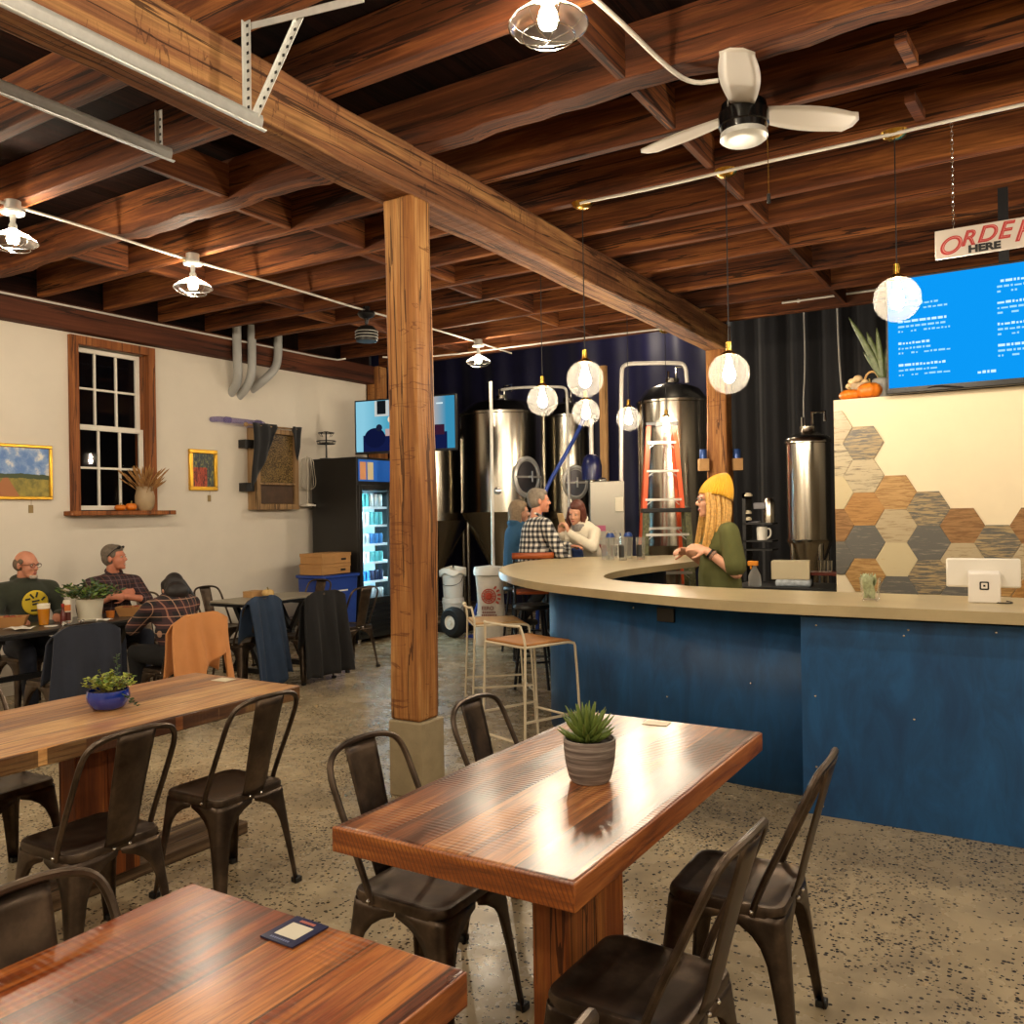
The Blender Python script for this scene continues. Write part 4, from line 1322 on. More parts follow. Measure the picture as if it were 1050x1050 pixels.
MB().bar((0.0, 0.05, 0.4), (-0.6, 0.7, 0.4), 0.06, 0.06).build('wall_arm', M_BLACKM, t)
t.scale = (0.90, 0.90, 0.90)

# boxes on the blue crate
M_CARD = mat('brown_cardboard', '#b0824e', 0.75, var=0.08)
M_BLUE = mat('blue_plastic', '#1f3f95', 0.45)
t = thing('storage_crate', 'blue plastic crate standing beside the black cooler', 'crate', (-7.4, 7.735, 0))
cr = MB()
def crp(s0, z):
    return [(x, y, z) for x, y in rounded(-0.2 - s0, 0.2 + s0, -0.27 - s0, 0.27 + s0, 0.05, 3)]
ls = [crp(0.0, 0.0), crp(0.03, 0.86), crp(0.05, 0.87), crp(0.05, 0.9), crp(0.02, 0.9), crp(-0.02, 0.1)]
n = len(ls[0])
cr.add([p for l in ls for p in l], [tuple(range(n))] + [(j * n + i, j * n + (i + 1) % n, (j + 1) * n + (i + 1) % n, (j + 1) * n + i) for j in range(5) for i in range(n)] + [tuple(5 * n + k for k in range(n))])
cr.build('tub', M_BLUE, t, smooth=30)
MB().box(0.21, 0.225, -0.2, 0.1, 0.70, 0.78).build('label_strip', M_WHITE, t)
def cbox_thing(label, z, dy, tint):
    t = thing('cardboard_box', label, 'box', (-7.4, 7.70 + dy, z), math.radians(3), 'boxes on the blue crate')
    MB().box(-0.17, 0.17, -0.26, 0.26, 0.0, 0.115).build('carton', M_CARD, t, bevel=0.004)
    MB().box(-0.175, 0.175, -0.265, 0.265, 0.085, 0.125).build('lid', M_CARD, t, bevel=0.003)
    MB().box(0.171, 0.1725, 0.08, 0.17, 0.035, 0.06).build('hand_hole', M_BLACK, t)
cbox_thing('flat brown cardboard box lying directly on the blue crate', 0.905, -0.01, 0)
cbox_thing('flat brown cardboard box on top of the other box by the cooler', 1.032, 0.0, 1)

# ------------------------------------------------------------------ navy curtain at the back
M_CURT = mat('navy_curtain', '#15133e', 0.5, var=0.25, vscale=1.5, sheen=0.3)
def cur(u, v):
    x = -12.6 + 8.2 * u
    return (x, 13.0 + 0.05 * math.sin(x * 4) + 0.03 * math.sin(x * 11 + 2 * v), 5.35 * v)
solo('curtain', MB().grid(cur, 160, 10), M_CURT, 'smooth navy sheet hanging behind the steel tanks', 'curtain', smooth=80)
M_CURT2 = mat('black_curtain', '#0a090f', 0.75, var=0.25, vscale=2, sheen=0.3)
def cur2(u, v):
    x = -3.6 + 7.8 * u
    return (x, 11.4 + 0.07 * math.sin(x * 15) + 0.03 * math.sin(x * 31 + v), 5.3 * v)
solo('curtain', MB().grid(cur2, 260, 8), M_CURT2, 'black pleated curtain hanging behind the barmaid', 'curtain', smooth=80)

# ------------------------------------------------------------------ tanks
def tank(label, x, y, R, z0, z1, conez, face=None, dome=0.28, man=None, legs=True, port=False):
    t = thing('brewing_tank', label, 'tank', (x, y, 0), 0, 'steel brewing tanks')
    MB().lathe([(R, z0), (R, z1)], n=48, cap=False).build('shell', M_STEEL, t)
    MB().lathe([(R, z1), (R + 0.015, z1 + 0.01), (R + 0.015, z1 + 0.04), (R * 0.96, z1 + 0.07), (R * 0.75, z1 + dome * 0.68), (R * 0.4, z1 + dome * 0.92), (0.09, z1 + dome), (0.09, z1 + dome + 0.05), (0.0, z1 + dome + 0.05)], n=40).build('dome_lid', M_STEEL, t)
    MB().lathe([(R + 0.012, z0 + 0.03), (R + 0.012, z0), (R * 0.98, z0 - 0.02), (0.06, conez), (0.06, conez - 0.08), (0.0, conez - 0.08)], n=40).build('cone', M_STEEL, t)
    if legs:
        for k in range(4):
            a = PI / 4 + k * PI / 2
            c, s = math.cos(a), math.sin(a)
            MB().tube([(R * 0.86 * c, R * 0.86 * s, 0.0), (R * 0.86 * c, R * 0.86 * s, z0 + 0.02)], 0.035, 10).build('leg', M_STEEL, t)
    if man:
        ang, z, rr = man
        d = Vector((math.cos(ang), math.sin(ang), 0))
        Rm = d.to_track_quat('Z', 'Y').to_matrix()
        ml = MB()
        ml.lathe([(rr * 0.55, 0.0), (rr, 0.0), (rr, 0.06), (rr * 0.86, 0.075), (rr * 0.8, 0.05)], d * (R - 0.04) + Vector((0, 0, z)), 28, Rm @ Matrix.Diagonal((0.86, 1.14, 1)))
        mo = ml.build('manway_ring', mat('polished_ring', '#d9d6d0', 0.35, 0.6), t)
        ms = MB()
        ms.lathe([(0.0, 0.06), (rr * 0.74, 0.045), (rr * 0.78, 0.03)], d * (R - 0.03) + Vector((0, 0, z)), 28, Rm @ Matrix.Diagonal((0.86, 1.14, 1)))
        ms.build('manway_door', mat('dark_steel', '#77747a', 0.3, 0.8), t)
        hb = MB()
        o = d * (R + 0.05) + Vector((0, 0, z))
        sd = Vector((-d.y, d.x, 0))
        hb.bar(o - sd * rr * 0.8, o + sd * rr * 0.8, 0.03, 0.03)
        hb.tube([o, o + d * 0.1], 0.018, 8)
        hb.bar(o + d * 0.1 - Vector((0, 0, 0.08)), o + d * 0.1 + Vector((0, 0, 0.08)), 0.02, 0.02)
        hb.build('manway_handle', mat('polished_ring', '#d9d6d0', 0.35, 0.6), t)
    if port:
        d = Vector((0.42, -0.9, 0)).normalized()
        Rm = d.to_track_quat('Z', 'Y').to_matrix()
        MB().lathe([(0.0, 0.05), (0.035, 0.05), (0.055, 0.04), (0.055, 0.0)], d * R + Vector((0, 0, 1.93)), 18, Rm).build('sample_port', M_CHROME, t)
    v = MB()
    v.tube([(0.05, 0, z1 + dome + 0.04), (0.05, 0, z1 + dome + 0.2), (0.18, 0, z1 + dome + 0.2), (0.18, 0, z1 + dome + 0.1)], 0.02, 8)
    v.tube([(-0.06, 0.02, z1 + dome), (-0.06, 0.02, z1 + dome + 0.16)], 0.018, 8)
    v.build('top_valve', M_CHROME, t)
    return t
tank('large polished brewing tank right of the post with oval manway', -7.08, 11.25, 0.66, 1.62, 3.08, 0.45, man=(math.radians(-26), 2.13, 0.27), port=True)
tank('dark brewing tank set back behind the couple, manway facing right', -6.48, 12.3, 0.42, 1.5, 3.1, 0.4, man=(math.radians(-50), 2.06, 0.24))
tank('brewing tank largely hidden behind the post and television', -8.55, 11.35, 0.62, 1.5, 2.75, 0.4)
tank('wide polished brewing tank behind the orange ladder, bathed in lamplight', -4.18, 10.9, 0.47, 1.15, 3.0, 0.45, dome=0.3)
tank('slim polished brewing tank between the black curtain and white wall', -2.18, 9.72, 0.235, 1.24, 2.30, 0.75, dome=0.14)
# ------------------------------------------------------------------ pipes and gear of the brewery
def pipe(label, pts, r, m=None, it=2):
    return solo('steel_pipe', MB().tube(smoothpath(pts, it), r, 10), m or M_STEEL, label, 'pipe', smooth=60)
pipe('slim upright white pole in front of the first steel tank', [(-5.77, 8.9, 0.0), (-5.765, 8.9, 1.6), (-5.76, 8.9, 3.22)], 0.022, M_PIPEW, 0)
pipe('thin white pipe over the first tank, bent down at its right end', [(-6.55, 10.4, 3.36), (-6.3, 10.4, 3.37), (-5.75, 10.55, 3.35), (-5.62, 10.6, 3.33), (-5.6, 10.6, 3.2), (-5.6, 10.6, 0.9)], 0.02, M_PIPEW)
pipe('tall white pipe arching over to the tank behind the ladder', [(-4.51, 9.91, 0.6), (-4.5, 9.92, 2.0), (-4.48, 9.93, 3.3), (-4.46, 9.94, 3.44), (-4.3, 10.03, 3.45), (-3.9, 10.28, 3.45), (-3.79, 10.35, 3.43), (-3.78, 10.36, 3.2)], 0.026, M_PIPEW)
for px_, lab in (((-5.12, 10.75), 'wooden stud upright between the dark tank and the chiller box'),):
    solo('wooden_stud', MB().box(px_[0] - 0.05, px_[0] + 0.05, px_[1] - 0.03, px_[1] + 0.03, 0, 3.6), wood('pale_stud', '#8a6238', '#b98e5c', '#d6b183', 'Z', 0.6, 0.2), lab, 'stud')
M_STRAP = mat('blue_strap', '#24449c', 0.5)
solo('blue_hose', MB().tube(smoothpath([(-5.28, 10.6, 3.0), (-5.45, 10.4, 2.5), (-5.75, 10.1, 1.85), (-5.8, 10.1, 1.3), (-5.85, 10.1, 0.0)], 2), 0.028, 8), M_STRAP, 'blue hose slanting down beside the first tank', 'hose', smooth=60)
t = thing('chiller_box', 'stainless chiller box with pink label behind the woman', 'machine', (-4.7, 9.9, 0), math.radians(28))
MB().box(-0.21, 0.22, -0.16, 0.2, 0.9, 1.98).build('cabinet', mat('satin_stainless', '#8f8a80', 0.42, 0.85), t, bevel=0.01)
MB().box(-0.16, -0.02, -0.165, -0.16, 1.36, 1.43).build('label_plate', mat('pink_label', '#a8486a', 0.5), t)
MB().box(0.1, 0.2, -0.18, -0.16, 1.6, 1.78).build('switch_box', mat('ivory_plastic', '#d2cab4', 0.5), t, bevel=0.004)
for x in (-0.18, 0.19):
    MB().box(x - 0.02, x + 0.02, -0.13, 0.17, 0, 0.9).build('leg', M_STEEL, t)
MB().ell((-0.05, 0.0, 2.0), (0.06, 0.05, 0.035), 12, 8).build('knob', M_CHROME, t)
t = thing('agitator_motor', 'dark blue dome topped motor on a white pole above the chiller', 'motor', (-5.03, 10.17, 0))
MB().lathe([(0.0, 2.02), (0.13, 2.02), (0.135, 2.2), (0.11, 2.3), (0.06, 2.35), (0.0, 2.36)], n=22).build('motor_housing', mat('dark_blue_enamel', '#171c4a', 0.3), t)
MB().tube([(0, 0, 2.34), (0, 0, 2.82)], 0.03, 10).build('shaft', M_PIPEW, t)
MB().tube([(0, 0, 0), (0, 0, 2.03)], 0.05, 10).build('pedestal', M_STEEL, t)

# ladders
M_ORANGE = mat('orange_fibreglass', '#d9562a', 0.45)
M_ALU = mat('ladder_aluminium', '#d6d2c8', 0.35, 0.8)
def lad(label, c, rz, w0, w1, h, railm, steps, name, depth, topm, cat='ladder', rw=0.035):
    t = thing(name, label, cat, c, rz)
    for s in (-1, 1):
        MB().bar((s * w0 / 2, -depth / 2, 0.0), (s * w1 / 2, -0.06, h), rw, 0.075, (0, 1, 0)).build('front_rail', railm, t)
        MB().bar((s * w0 * 0.48, depth / 2, 0.0), (s * w1 * 0.47, 0.06, h), rw * 0.8, 0.05, (0, 1, 0)).build('rear_rail', railm, t)
    for k in range(steps):
        f = (k + 1) / (steps + 0.6)
        wv = w0 + (w1 - w0) * f
        y = -depth / 2 + (depth / 2 - 0.06) * f
        st = MB().box(-wv / 2, wv / 2, y - 0.04, y + 0.05, h * f - 0.028, h * f)
        st.bar((-wv / 2 + 0.01, y, h * f - 0.09), (-wv / 2 + 0.09, y, h * f - 0.02), 0.02, 0.008)
        st.bar((wv / 2 - 0.01, y, h * f - 0.09), (wv / 2 - 0.09, y, h * f - 0.02), 0.02, 0.008)
        st.build('step', M_ALU, t)
    MB().box(-w1 / 2 - 0.04, w1 / 2 + 0.04, -0.12, 0.1, h - 0.02, h + 0.03).build('top_cap', topm, t, bevel=0.006)
    return t
lad('tall orange fibreglass step ladder with aluminium steps behind the bar', (-4.02, 10.05, 0), math.radians(31), 0.70, 0.31, 2.66, M_ORANGE, 7, 'step_ladder', 0.42, M_BLACK, rw=0.055)
M_CAMO = mat('mottled_rail', '#5a5a3c', 0.6, var=0.7, vscale=40)
lad('short step ladder with mottled green rails and black top, before the orange one', (-3.80, 9.62, 0), math.radians(31), 0.62, 0.48, 1.60, M_CAMO, 3, 'small_step_ladder', 0.42, M_BLACK, rw=0.07)

# hand truck, buckets, sack
M_TYRE = mat('black_rubber', '#141414', 0.8)
t = thing('hand_truck', 'blue framed hand truck with fat black tyres beside the post', 'hand truck', (-6.54, 9.13, 0), math.radians(82))
for x in (0.0, 0.55):
    Rm = Matrix.Rotation(PI / 2, 3, 'Y')
    wl_ = MB().lathe([(0.09, -0.08), (0.16, -0.085), (0.19, -0.05), (0.2, 0.0), (0.19, 0.05), (0.16, 0.085), (0.09, 0.08)], (x, 0, 0.2), 32, Rm, cap=False).build('tyre', M_TYRE, t)
    MB().lathe([(0.0, -0.085), (0.03, -0.09), (0.035, -0.065), (0.085, -0.055), (0.095, -0.075), (0.1, -0.06), (0.1, 0.08), (0.0, 0.07)], (x, 0, 0.2), 22, Rm).build('wheel_hub', M_WHITE, wl_)
hf = MB()
for x in (0.13, 0.42):
    hf.tube(smoothpath([(x, 0.1, 0.12), (x, -0.22, 0.24), (x, -0.26, 0.34), (x, -0.36, 0.52), (x, -0.5, 0.62)], 2), 0.02, 8)
hf.tube(smoothpath([(0.13, -0.5, 0.62), (0.13, -0.58, 0.64), (0.42, -0.58, 0.64), (0.42, -0.5, 0.62)], 1), 0.02, 8)
hf.tube([(0.0, 0, 0.2), (0.55, 0, 0.2)], 0.018, 8)
for z in (0.3, 0.45):
    hf.tube([(0.13, -0.24 - (z - 0.3) * 0.5, z), (0.42, -0.24 - (z - 0.3) * 0.5, z)], 0.014, 8)
hf.box(0.1, 0.45, -0.3, -0.1, 0.0, 0.02)
hf.build('frame', M_STRAP, t)
M_BUCK = mat('white_bucket', '#d6d2ca', 0.4)
def bucket(label, x, y, z):
    t = thing('bucket', label, 'bucket', (x, y, z), 0.3, 'white buckets beside the post')
    MB().lathe([(0.0, 0.0), (0.13, 0.0), (0.148, 0.28), (0.155, 0.285), (0.155, 0.31), (0.15, 0.315), (0.15, 0.345), (0.145, 0.36), (0.14, 0.36), (0.12, 0.02), (0.0, 0.02)], n=24).build('pail', M_BUCK, t)
    MB().tube(smoothpath([(-0.155, 0, 0.3), (-0.15, -0.12, 0.2), (0, -0.19, 0.16), (0.15, -0.12, 0.2), (0.155, 0, 0.3)], 2), 0.004, 5).build('handle', M_BLACKM, t)
solo('bucket_dolly', MB().box(-7.12, -6.70, 9.44, 9.84, 0.0, 0.10), M_BLACK, 'low black dolly under the stacked white buckets', 'dolly')
bucket('white bucket at the bottom of the pair beside the post', -6.91, 9.64, 0.10)
bucket('white bucket on top of the other, a cloth over its rim', -6.91, 9.64, 0.462)
def rag(u, v):
    a = 2 * PI * u
    rr = 0.02 + 0.165 * min(1, v * 1.5)
    z = 0.85 + 0.045 * math.sin(3 * a) * (1 - v) - (0 if v < 0.66 else (v - 0.66) * (0.22 + 0.08 * math.sin(5 * a)))
    return (-6.91 + rr * math.cos(a), 9.64 + rr * math.sin(a), z)
solo('white_cloth', MB().grid(rag, 28, 10, True), M_WHITE, 'crumpled white cloth lying over the upper bucket', 'cloth', solid=0.006)

M_SACK = mat('woven_sack', '#cfc6b8', 0.75, var=0.06, vscale=20)
M_RED = mat('sack_red_print', '#b8442c', 0.7)
t = thing('grain_sack', 'tall white grain sack with red round emblem standing by the bar end', 'sack', (-5.78, 8.84, 0), math.radians(24))
def sk(u, v):
    a = 2 * PI * u
    wv = 0.185 - 0.02 * v + 0.012 * math.sin(6 * v + 1)
    dpt = 0.10 * (1 - 0.55 * max(0, v - 0.75) / 0.25) + 0.008 * math.sin(9 * v)
    se = lambda c: math.copysign(abs(c) ** 0.6, c)
    return (wv * se(math.cos(a)) + 0.01 * math.sin(4 * v), dpt * se(math.sin(a)), 0.88 * v)
sb = MB().grid(sk, 36, 18, True)
sb.f.append(list(range(36))); sb.mi.append(0)
sb.build('bag', M_SACK, t)
MB().lathe([(0.0, 0.0), (0.20, 0.0), (0.205, 0.05), (0.19, 0.10), (0.0, 0.12)], (0, 0, 0.85), 20, Matrix.Diagonal((1, 0.62, 1))).build('folded_top', M_WHITE, t)
em = MB()
for rr, w_ in ((0.085, 0.012), (0.06, 0.01), (0.03, 0.03)):
    em.add([(q * math.cos(2 * PI * k / 30), -0.115, 0.6 + q * math.sin(2 * PI * k / 30)) for q in (rr - w_ / 2 if rr > 0.05 else 0.002, rr + w_ / 2) for k in range(30)],
           [(k, (k + 1) % 30, 30 + (k + 1) % 30, 30 + k) for k in range(30)])
for k in range(12):
    a = 2 * PI * k / 12
    em.bar((0.04 * math.cos(a), -0.1145, 0.6 + 0.04 * math.sin(a)), (0.082 * math.cos(a), -0.1145, 0.6 + 0.082 * math.sin(a)), 0.006, 0.002, (0, 1, 0))
for k in range(5):
    a = math.radians(52 - 22 * k)
    em.bar((0.11 * math.cos(a), -0.1145, 0.6 + 0.11 * math.sin(a)), (0.15 * math.cos(a), -0.1145, 0.6 + 0.15 * math.sin(a)), 0.022, 0.002, (0, 1, 0))
em.build('round_emblem', M_RED, t, solid=0.002)
tx = text_mesh('EERO', 0.062, 0.001, 0, 0.001).xf(Matrix.Rotation(PI / 2, 3, 'X'), (-0.09, -0.116, 0.435))
tx.build('printed_name', mat('sack_dark_print', '#7a3426', 0.7), t, smooth=0)
tx = MB()
for z, a, b_ in ((0.395, -0.08, 0.08), (0.36, -0.09, 0.09)):
    k = a
    while k < b_:
        tx.box(k, k + 0.016, -0.118, -0.116, z, z + 0.02)
        k += 0.024
tx.build('printed_line', mat('sack_dark_print', '#7a3426', 0.7), t, smooth=0)

# bar chair with wooden top rail
M_BARW = wood('red_brown_rail', '#6a2f14', '#9a4a22', '#b86532', 'X', 0.4, 0.15)
t = thing('bar_chair', 'bar chair with curved wooden top rail under the man in checks', 'bar chair', (-4.73, 8.06, 0), math.radians(35))
def rl(u, v):
    a = -0.22 + 0.44 * u
    return (a, -0.21 - 0.03 * (1 - (a / 0.22) ** 2), 1.115 + 0.065 * v)
MB().grid(rl, 12, 3).build('top_rail', M_BARW, t, solid=0.02)
bf = MB()
for s in (-1, 1):
    bf.tube([(s * 0.19, -0.20, 0.0), (s * 0.19, -0.17, 0.74), (s * 0.205, -0.2, 1.12)], 0.014, 8)
    bf.tube([(s * 0.19, 0.2, 0.0), (s * 0.18, 0.17, 0.74)], 0.014, 8)
    bf.bar((s * 0.19, -0.2, 0.3), (s * 0.19, 0.2, 0.3), 0.02, 0.02)
bf.bar((-0.19, 0.2, 0.3), (0.19, 0.2, 0.3), 0.02, 0.02)
bf.bar((-0.2, -0.195, 1.08), (0.2, -0.195, 1.08), 0.012, 0.02)
bf.build('frame', M_BLACKM, t)
MB().prism(rounded(-0.2, 0.2, -0.19, 0.2, 0.05, 4), 0.735, 0.765).build('seat', M_BARW, t, bevel=0.006)
t = thing('bar_chair', 'bar chair with dark red seat back by the woman in white', 'bar chair', (-4.53, 9.06, 0), math.radians(-201))
MB().prism(rounded(-0.2, 0.2, -0.19, 0.2, 0.05, 4), 0.68, 0.71).build('seat', mat('dark_red_vinyl', '#7a2a22', 0.4), t, bevel=0.006)
def rl2(u, v):
    a = -0.2 + 0.4 * u
    return (a + 0.02, -0.22 - 0.03 * (1 - (a / 0.2) ** 2), 0.95 + 0.26 * v)
MB().grid(rl2, 12, 4).build('seat_back', mat('dark_red_vinyl', '#7a2a22', 0.4), t, solid=0.03)
bf = MB()
for sx in (-0.17, 0.17):
    for sy in (-0.17, 0.17):
        bf.tube([(sx * 1.1, sy * 1.1, 0), (sx, sy, 0.69)], 0.014, 8)
    bf.tube([(sx, -0.17, 0.69), (sx, -0.22, 1.0)], 0.012, 8)
bf.build('frame', M_BLACKM, t)
t = thing('black_stool', 'plain black stool under the rounded bar end, behind the wire stools', 'bar stool', (-4.02, 6.86, 0), 0.4)
MB().lathe([(0.0, 0.72), (0.17, 0.72), (0.18, 0.735), (0.17, 0.76), (0.0, 0.765)], n=20).build('seat', M_BLACK, t)
bf = MB()
for k in range(4):
    a = PI / 4 + k * PI / 2
    c, s = math.cos(a), math.sin(a)
    bf.tube([(0.22 * c, 0.22 * s, 0), (0.12 * c, 0.12 * s, 0.72)], 0.014, 8)
bf.tube([(0.185 * math.cos(2 * PI * k / 20), 0.185 * math.sin(2 * PI * k / 20), 0.25) for k in range(20)], 0.01, 6, closed=True)
bf.build('frame', M_BLACKM, t)

# glasses and taps on the bar
M_BLUEC = mat('blue_cap', '#26407e', 0.4)
def glassware(label, x, y, lab, blue, h=0.225):
    t = thing('glass_tumbler', label, 'glass', (x, y, 1.11), 0.4, 'tumblers on the bar')
    MB().lathe([(0.0, 0.004), (0.034, 0.004), (0.04, 0.0), (0.048, h), (0.044, h), (0.037, 0.012), (0.0, 0.012)], n=20).build('tumbler', m_glass('tumbler_glass', (0.93, 0.95, 0.95, 1), 0.12), t)
    if lab:
        MB().grid(lambda u, v: (0.047 * math.cos(-2.6 + 1.3 * u), 0.047 * math.sin(-2.6 + 1.3 * u), 0.03 + 0.12 * v), 8, 2).build('dark_print', M_BLACK, t)
    if blue:
        MB().lathe([(0.0, h + 0.003), (0.045, h + 0.003), (0.048, h + 0.012), (0.03, h + 0.045), (0.0, h + 0.05)], n=16).build('blue_lid', M_BLUEC, t)
for x, y, l, b_, s in ((-3.60, 7.95, True, False, 'tumbler with black print nearest the barmaid\'s opening'), (-3.74, 7.96, False, True, 'tumbler with blue lid, front left of the group on the bar'),
                (-3.50, 8.16, True, False, 'tumbler with black print, rightmost on the bar'), (-3.66, 8.22, False, True, 'tumbler with blue lid at the back of the group'),
                (-3.84, 8.05, False, False, 'plain clear tumbler at the left of the group on the bar')):
    glassware(s, x, y, l, b_)
t = thing('glass_rinser_rack', 'small chrome rack of hanging glasses behind the woman\'s shoulder', 'rack', (-3.93, 8.45, 1.11))
g = MB()
g.box(-0.09, 0.09, -0.06, 0.06, 0.0, 0.015)
g.box(-0.09, 0.09, -0.06, 0.06, 0.13, 0.14)
for x in (-0.08, 0.08):
    g.tube([(x, 0, 0), (x, 0, 0.26)], 0.007, 6)
for x in (-0.05, 0.0, 0.05):
    g.tube([(x + 0.03 * math.cos(2 * PI * k / 14), -0.03, 0.24 + 0.04 * math.sin(2 * PI * k / 14)) for k in range(14)], 0.005, 5, closed=True)
    g.tube([(x, 0, 0.015), (x, 0, 0.12)], 0.02, 8)
g.build('rack', M_CHROME, t)
t = thing('tip_glass', 'glass tumbler stuffed with folded dollar bills on the bar', 'glass', (-0.785, 4.86, 1.11))
MB().lathe([(0.0, 0.006), (0.038, 0.006), (0.042, 0.0), (0.056, 0.12), (0.052, 0.12), (0.04, 0.014), (0.0, 0.014)], n=20).build('tumbler', M_GLASS, t)
M_BILL = mat('dollar_bill', '#a9b08a', 0.8, var=0.35, vscale=60)
r = random.Random(4)
for k in range(7):
    a, tl = r.uniform(0, 2 * PI), r.uniform(-0.3, 0.3)
    R = Matrix.Rotation(a, 3, 'Z') @ Matrix.Rotation(tl, 3, 'X')
    ph = r.uniform(0, 6)
    MB().grid(lambda u, v: (-0.03 + 0.06 * u, 0.006 * math.sin(9 * v + ph) + 0.01 * (u - 0.5), 0.02 + 0.115 * v + 0.01 * math.sin(7 * u + ph)), 6, 8).xf(R, (0.012 * math.cos(ph), 0.012 * math.sin(ph), 0)).build('banknote', M_BILL, t, solid=0.0015)
t = thing('payment_terminal', 'white card payment stand with tablet turned from view, on the bar', 'card terminal', (-0.26, 4.93, 1.11), math.radians(4))
MB().box(-0.172, 0.165, 0.075, 0.095, 0.085, 0.235).xf(Matrix.Rotation(math.radians(-9), 3, 'X')).build('tablet', M_WHITE, t, bevel=0.01)
st = MB()
pr = [(0.0, 0.0), (0.004, 0.135), (0.012, 0.15), (0.06, 0.16), (0.085, 0.15), (0.09, 0.012), (0.1, 0.0)]
n = len(pr)
st.add([(x, y, z) for x in (-0.072, 0.072) for y, z in pr], [tuple(range(n)), tuple(range(2 * n - 1, n - 1, -1))] + [(i, (i + 1) % n, n + (i + 1) % n, n + i) for i in range(n)])
st.build('stand', mat('white_plastic', '#ece6dc', 0.35), t, bevel=0.006)
lg = MB()
lg.prism(rounded(-0.021, 0.021, -0.021, 0.021, 0.006, 3), 0, 0.001)
lg.cur = 1
lg.prism(rounded(-0.014, 0.014, -0.014, 0.014, 0.003, 3), 0.001, 0.0015)
lg.cur = 0
lg.prism(rounded(-0.005, 0.005, -0.005, 0.005, 0.001, 2), 0.0015, 0.002)
lg.xf(Matrix.Rotation(math.radians(88), 3, 'X'), (0.0, 0.0005, 0.087)).build('square_logo', [M_BLACK, mat('white_plastic', '#ece6dc', 0.35)], t, smooth=0)
MB().tube(smoothpath([(0.02, 0.02, 0.004), (0.1, -0.02, 0.004), (0.13, 0.03, 0.004), (0.1, 0.1, 0.004)], 2), 0.003, 5).build('cable', M_BLACK, t)

# ------------------------------------------------------------------ white wall with hexagon tiles
M_WW = mat('warm_white_wall', '#e6d7b8', 0.7, var=0.02)
struct('wall_bar', MB().box(-1.295, 4.4, 6.6, 6.86, 0, 2.385), M_WW)
def hexm(name, base, streak, amt, ang, sc=9, rough=0.35):
    t = NT(name)
    raw = t.coords((1, 1, 1))
    v = t.n('ShaderNodeMapping', {0: raw, 2: (0, math.radians(ang), 0), 3: (0.9, 1, 9)}).outputs[0]
    n = t.noise(v, sc, 6, 0.7, 0.5)
    t.set('Base Color', t.ramp(n, [(amt - 0.05, lin(base)), (amt + 0.06, lin(streak))]))
    t.set('Roughness', rough)
    return t.m
HX = {'g': hexm('hex_slate', '#5f5d58', '#8f8574', 0.6, 40), 'G': hexm('hex_slate_worn', '#5d5a54', '#a8926a', 0.5, 48),
      'w': hexm('hex_pale', '#b3a282', '#84704f', 0.58, 20), 'W': hexm('hex_whitewash', '#b8aa8c', '#655c4c', 0.56, -20),
      't': hexm('hex_tan', '#b8925c', '#96703f', 0.5, 0), 'T': hexm('hex_brown', '#9a7347', '#7a5630', 0.5, 42),
      'o': hexm('hex_oak', '#ad8048', '#8f6634', 0.52, 30), 'c': hexm('hex_cream', '#c4b590', '#b08a54', 0.66, 42)}
HEX = {0: 'wWc T g'.replace(' ', ''), 1: 'GWogtW', 2: 'twcgw', 3: 'GgGW', 4: 'Twgc', 5: 'Gtw', 6: 'TwoW'}
z0h = {0: 2.183, 1: 2.062, 2: 1.703, 3: 1.585, 4: 1.466, 5: 1.35, 6: 1.463}
a_ = 0.1375
CN = ['first', 'second', 'third', 'fourth', 'fifth', 'sixth', 'seventh']
HN = {'g': 'slate grey', 'G': 'worn grey and tan', 'w': 'pale plain', 'W': 'whitewashed streaky', 't': 'tan wood grain', 'T': 'brown wood grain', 'o': 'oak wood grain', 'c': 'cream and tan'}
for col, seq in HEX.items():
    for k, ch in enumerate(seq):
        cx, cz = -1.303 + 0.2075 * col, z0h[col] - 0.2365 * k
        if cz < 0.95:
            continue
        pts = [(cx + a_ * math.cos(q * PI / 3), cz + a_ * math.sin(q * PI / 3)) for q in range(6)]
        if col == 0:
            pts = [(max(x, -1.294), z) for x, z in pts]
            pts = [p for i, p in enumerate(pts) if not (i == 3)]
        mb = MB()
        n = len(pts)
        mb.add([(x, 6.599, z) for x, z in pts] + [(x, 6.588, z) for x, z in pts],
               [tuple(range(n)), tuple(range(2 * n - 1, n - 1, -1))] + [(i, (i + 1) % n, n + (i + 1) % n, n + i) for i in range(n)])
        solo('hexagon_tile', mb, HX[ch], '%s hexagon tile, %s column from the wall edge, %s from the top' % (HN[ch], CN[col], CN[k]), 'tile', 'hexagon wall tiles', bevel=0.0025, smooth=0)

